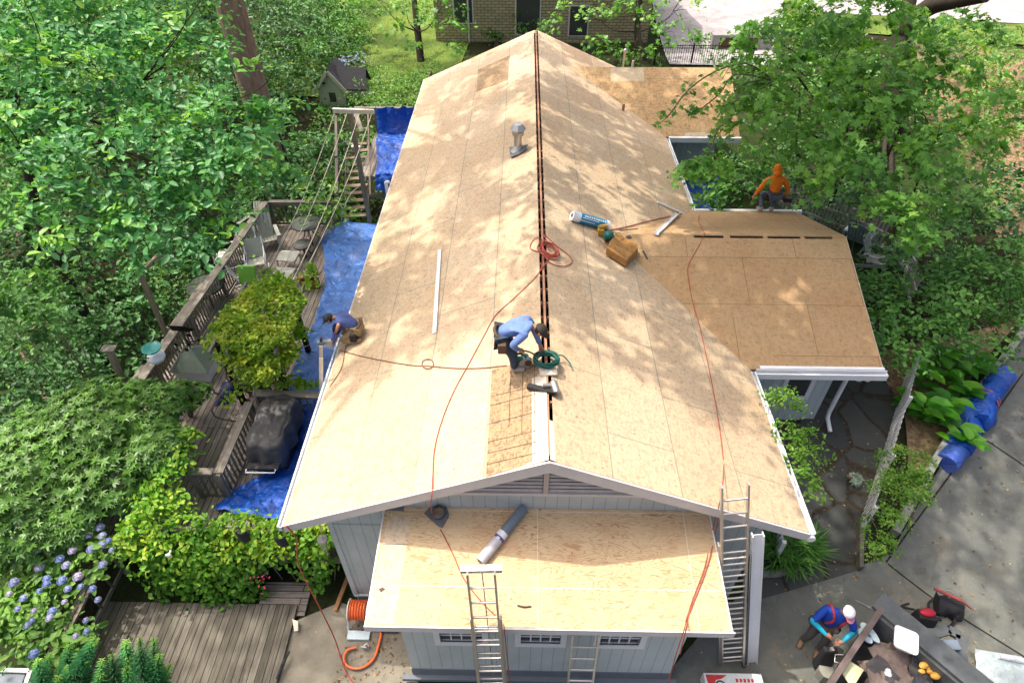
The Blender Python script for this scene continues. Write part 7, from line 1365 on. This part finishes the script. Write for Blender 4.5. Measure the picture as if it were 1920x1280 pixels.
for k in range(26): a = V3(-6.9+.5*rng.normal()*.6, 5.2+.3*rng.normal(), 0); m = V3(a[0]+.3*rng.normal(), a[1]+.2*rng.normal(), .9); b.tube([a*V3(1, 1, 0)+V3(0, 0, .0), m, V3(-6.8+.6*rng.normal(), 5.2+.4*rng.normal(), 1.9)], [.025, .018, .01], 5)
b.build('stems', 'twig', av)['kind'] = 'stuff'
# hydrangeas
hb = bl((60, 1050, 12, .7), (140, 1010, 12.3, .6), (40, 1120, 11.6, .7), (120, 1090, 11.8, .7), (170, 1040, 12, .5), (20, 1190, 11.2, .7), (90, 1170, 11.3, .6), (10, 1060, 12, .7), (120, 1210, 11, .4))
hb += bl((10, 1130, 11.6, .7), (30, 1080, 12, .6), (60, 1130, 11.6, .6), (5, 1010, 12.3, .5), (40, 1180, 11.2, .6), (60, 1010, 12.4, .5))
hb = [(c-V3(0, 0, .25), (r, r, r*.6)) for c, r in hb]
hy = bush('hydrangea', 'blue hydrangea bush behind the dark railing', 'shrub', (-9.7, .1, -1.3), hb, 'leaf_light', .16, 1.9, .34, 'oval', up=.9)
fp = [(30, 1015), (40, 1030), (82, 995), (92, 1000), (98, 985), (140, 975), (172, 970), (178, 988), (175, 1002), (95, 1030), (55, 1045), (108, 1043), (72, 1070), (98, 1070), (120, 1015), (155, 1012), (178, 1042), (200, 1020), (128, 1062), (5, 1073), (72, 1080), (62, 1097), (5, 1102), (28, 1107), (113, 1090), (140, 1088), (160, 1090), (110, 1118), (80, 1130), (52, 1135), (78, 1145), (48, 1153), (38, 1160), (130, 1182), (150, 1172), (150, 1152), (172, 1112), (44, 1210), (20, 1130), (150, 985), (192, 1000), (60, 1020)]
f0 = None
for k, (u, v) in enumerate(fp):
    p = at(u, v, 11.0+.9*(1150-v)/150)
    if f0 is None:
        d = rng.normal(size=(150, 3)); d /= np.linalg.norm(d, axis=1, keepdims=True); d[:, 2] = np.abs(d[:, 2])*.9-.1; f0 = leaf_object('flower_head', p+d*.085*(.9+.2*rng.random((150, 1))), d+rng.normal(size=(150, 3))*.25, .052, 'petal_blue', hy, 'quad'); q0 = p
        me0 = f0.data
    else:
        o = f0.copy(); o.data = me0.copy(); COL.objects.link(o); o.parent = hy; s = .55+.5*rng.random(); loc = p-s*(q0-V3(*hy.location)); o.scale = (s, s, s*.85); o.location = Vector(loc-V3(*hy.location)); at_ = o.data.attributes['leaf_tone']; v0 = rng.random()
        at_.data.foreach_set('value', np.clip(v0+rng.normal(size=len(o.data.polygons))*.12, 0, 1).astype(np.float32))
# fir with plume shoots
ft = thing('china_fir', 'bristly green fir with bright tips at the bottom left', 'tree', (-7.3, -1.6, -.8)); Cs, Ds, Ns, Rs, S = [], [], [], [], []; b = MB()
for u, v in ((95, 1225), (130, 1205), (160, 1235), (190, 1260), (235, 1200), (262, 1195), (288, 1195), (240, 1230), (275, 1240), (300, 1225), (320, 1245), (250, 1265), (300, 1270), (210, 1225), (110, 1265), (150, 1275), (220, 1290), (280, 1290), (325, 1280), (85, 1250), (180, 1195), (60, 1280), (345, 1290), (130, 1245), (260, 1215), (190, 1235), (235, 1250), (310, 1250), (70, 1235), (100, 1290)):
    tip = at(u, v, 10.3+.6*rng.random()); ax = V3(.3*rng.normal(), .75+.2*rng.normal(), .75); ax /= np.linalg.norm(ax); L = .55+.3*rng.random(); _, s, w = frame(ax); b.tube([V3(-7.3, -1.6, -.6), tip-ax*L-V3(0, 0, .3), tip-ax*L, tip], [.04, .03, .02, .008], 5)
    for j in range(130): f = j/130; a = j*2.4; q = tip-ax*L*f; rd = s*math.cos(a)+w*math.sin(a); D = rd*(.35+.75*min(1, f*2.2))+ax*(.9-1.0*f); Cs.append(q); Ds.append(D+rng.normal(size=3)*.16); Ns.append(ax+rd*.1); Rs.append(np.clip(.95-2.2*f, .1, 1)+.12*rng.normal()); S.append(.14+.17*min(1, f*2))
leaf_object('needles', Cs, Ns, S, 'leaf_fir', ft, 'needle', np.array(Rs), Ds); b.build('trunk', 'bark_dark', ft)
# planting on the right
R_ = 'shrubs on the right'
bush('courtyard_shrub', 'broad glossy shrub filling the courtyard behind the right wing', 'shrub', (6.4, 11.8, .5), bl((1345, 345, 18.2, .75), (1385, 335, 18.2, .85), (1330, 370, 17.8, .55), (1400, 305, 19, .8), (1440, 330, 19, .9), (1318, 335, 18.6, .5), (1360, 375, 17.6, .6), (1400, 365, 18, .7), (1345, 310, 19, .55), (1480, 350, 19.2, .8)), 'leaf_mid', .15, 1.5, .36, 'oval', R_, stems=0)
B('glossy laurel mound between the wing and the fence', [(1650, 545, 15.2, .75), (1690, 590, 14.8, .8), (1650, 620, 14.4, .65), (1700, 655, 14.2, .7), (1740, 620, 14.4, .7), (1670, 680, 14.0, .45), (1640, 590, 14.8, .6)], 'leaf_mid', .12, 1.5, .3, 'oval', group=R_)
B('tall laurel thicket at the right edge above the drive', [(1780, 560, 15, .9), (1840, 520, 15.4, 1.0), (1880, 590, 14.7, 1.0), (1820, 610, 14.6, .8), (1900, 500, 15.6, 1.0), (1790, 640, 14.3, .5), (1910, 560, 15, .9), (1860, 650, 14.2, .45)], 'leaf_mid', .12, 1.4, .32, 'oval', group=R_)
B('dark shrub backing the laurel under the oak', [(1760, 500, 16.5, 1.0), (1830, 430, 17.5, 1.2), (1900, 400, 18, 1.3), (1690, 500, 16.5, .8), (1870, 350, 19, 1.1)], 'leaf_dark', .14, 1.3, .4, 'oval', group=R_)
B('pale leafed branch reaching over the timber edge', [(1840, 385, 17, .5), (1890, 370, 17, .5), (1850, 360, 17, .35)], 'leaf_light', .15, 1., .3, 'oval', group=R_)
B('sunlit shrubs on the litter slope at the far right', [(1880, 190, 26, 1.4), (1910, 120, 27, 1.5), (1860, 250, 24, .9), (1840, 200, 26, .9), (1830, 130, 29, 1.0)], 'leaf_light', .16, 1.1, .42, 'oval', group=R_)
B('mixed undergrowth beneath the oak behind the wing', [(1500, 270, 21, 1.3), (1590, 320, 20, 1.2), (1640, 380, 18.5, 1.1), (1560, 380, 18, .8), (1750, 400, 18.5, 1.0), (1540, 300, 20, 1.2)], 'leaf_dark', .15, 1.2, .42, 'oval', group=R_)
B('low ground shrubs beyond the oak by the road', [(1480, 150, 29, 1.3), (1420, 140, 30, 1.0), (1560, 180, 27, 1.4), (1620, 240, 24, 1.2), (1500, 90, 31, 1.3), (1640, 120, 30, 1.2), (1750, 200, 26, 1.1), (1780, 280, 23, 1.0), (1440, 180, 27, .8)], 'leaf_mid', .17, 1.1, .45, 'oval', group=R_)
B('shrubs along the verge below the road top right', [(1800, 90, 32, 1.2), (1760, 60, 34, 1.2), (1860, 60, 32, 1.2), (1790, 140, 29, .8)], 'leaf_light', .18, 1.0, .45, 'oval', group=R_)
bush('azalea', 'bright green azalea against the right eave', 'shrub', (4.95, 2.2, .1), bl((1470, 765, 11.9, .38), (1500, 820, 11.6, .40), (1500, 870, 11.2, .36), (1480, 815, 11.6, .34), (1520, 850, 11.3, .26), (1475, 740, 12.1, .2), (1515, 905, 11.0, .2)), 'leaf_box', .075, 1.5, .2, 'oval', R_)
bush('box_bush', 'clipped looking fine leaved bush spilling over the fence', 'shrub', (7.3, 2.1, 0), bl((1700, 875, 12.5, .5), (1680, 920, 12.3, .5), (1710, 915, 12.3, .4), (1665, 975, 12.1, .38), (1650, 1015, 11.9, .3), (1640, 1035, 11.7, .2), (1720, 880, 12.5, .35)), 'leaf_box', .055, 1.9, .17, 'oval', R_)
gb_ = ong(1472, 1040); gt = thing('ornamental_grass', 'fountain of dark green strap leaved grass by the house corner', 'plant', gb_); Cs, Ds, Ns, S = [], [], [], []
for u, v in ((1445, 1035), (1470, 1030), (1492, 1025), (1480, 1050), (1455, 1055), (1505, 1040)):
    q = ong(u, v)
    for k in range(120): a = rng.random()*6.28; e = .35+1.1*rng.random(); D = V3(math.cos(a), math.sin(a), e); D /= np.linalg.norm(D); L = .5+.35*rng.random(); Cs.append(q+V3(*(rng.normal(size=2)*.07), 0)+D*L*.42); Ds.append(D); Ns.append(V3(-math.cos(a)*e, -math.sin(a)*e, 1)); S.append(L)
leaf_object('blades', Cs, Ns, S, 'leaf_mid', gt, 'blade', None, Ds)
lg = 'broad leaved ginger plants'
spots = [(1715, 740), (1740, 720), (1770, 715), (1800, 700), (1825, 705), (1745, 760), (1775, 760), (1800, 745), (1720, 790), (1755, 800), (1700, 770), (1780, 800), (1835, 690), (1765, 690), (1760, 825), (1730, 700)]
words = ['behind the picket fence', 'beside the tarp roll', 'at the back of the bed', 'in the middle of the bed', 'at the front of the bed']
gt = thing('ginger_plant', 'clump of broad glossy ginger leaves between fence and tarp roll', 'plant', ong(1760, 770)); Cs, Ds, Ns, Rs, S = [], [], [], [], []; b = MB()
for u, v in spots:
    q = ong(u, v); hgt = .45+.35*rng.random(); ln = V3(.22*rng.normal(), -.1+.2*rng.normal(), hgt); b.tube([q, q+ln*.5, q+ln], [.014, .012, .006], 5)
    for j in range(9): f = .3+.75*j/8; a = j*3.0+rng.normal()*.5; D = V3(math.cos(a), math.sin(a), .55*rng.random()); L = .36+.16*rng.random(); Cs.append(q+ln*f+D*L*.42); Ds.append(D); Ns.append(V3(-.3*math.cos(a), -.3*math.sin(a), 1)); Rs.append(rng.random()); S.append(L)
leaf_object('foliage', Cs, Ns, S, 'leaf_lily', gt, 'oval', np.array(Rs), Ds); b.build('stems', 'leaf_lily', gt)['kind'] = 'stuff'
q = ong(1601, 903); rosettes('silver_plant', 'small silvery leaved plant growing in the flagstone path', 'plant', q, [(q+V3(0, 0, .1), .13)], 'leaf_silver', .11, 26, leaves=7)
# leaf litter lying about (too many to count)
Cs = []
for k in range(1100):
    x, y = 4.4+10*rng.random(), -2.5+11*rng.random(); Cs.append((x, y, ground(x, y)+.035))
for k in range(260):
    x, y = -3.9+1.6*rng.random(), -2.+1.9*rng.random(); Cs.append((x, y, ground(x, y)+.045))
Cs = np.array(Cs); tag(leaf_object('fallen_leaves', Cs, V3(0, 0, 1)+rng.normal(size=Cs.shape)*.25, .035+.05*rng.random(len(Cs)), 'leaf_litter_bits', None, 'quad'), 'scattered small dry leaves on paths and paving', 'leaves', None, 'stuff')
# low ground cover in the woods and on the slope
Cs = []
for k in range(42000):
    r = rng.random(); 
    if r < .55: x, y = -11-22*rng.random(), -3+36*rng.random()
    elif r < .7: x, y = -10+6*rng.random(), 14+13*rng.random()
    else: x, y = 9+24*rng.random(), 8+26*rng.random()
    if noise.noise(Vector((x*.35, y*.35, 2)))+.25*rng.normal() < -.05: continue
    Cs.append((x, y, ground(x, y)+.05+.22*rng.random()))
Cs = np.array(Cs); tag(leaf_object('ground_cover', Cs, V3(0, 0, 1)+rng.normal(size=Cs.shape)*.5, .12+.12*rng.random(len(Cs)), 'leaf_mid', None, 'oval'), 'leafy ground cover under the trees', 'ground cover', None, 'stuff')
Cs = []
for k in range(30000):
    x, y = -13.4+9.6*rng.random(), 25+14*rng.random(); Cs.append((x, y, ground(x, y)+.08))
tag(leaf_object('grass', np.array(Cs), V3(0, -1, .6)+rng.normal(size=(len(Cs), 3))*.5, .05+.04*rng.random(len(Cs)), 'grass_blade', None, 'needle', None, V3(0, 0, 1)+rng.normal(size=(len(Cs), 3))*.4), 'mown lawn grass behind the house', 'grass', None, 'stuff')
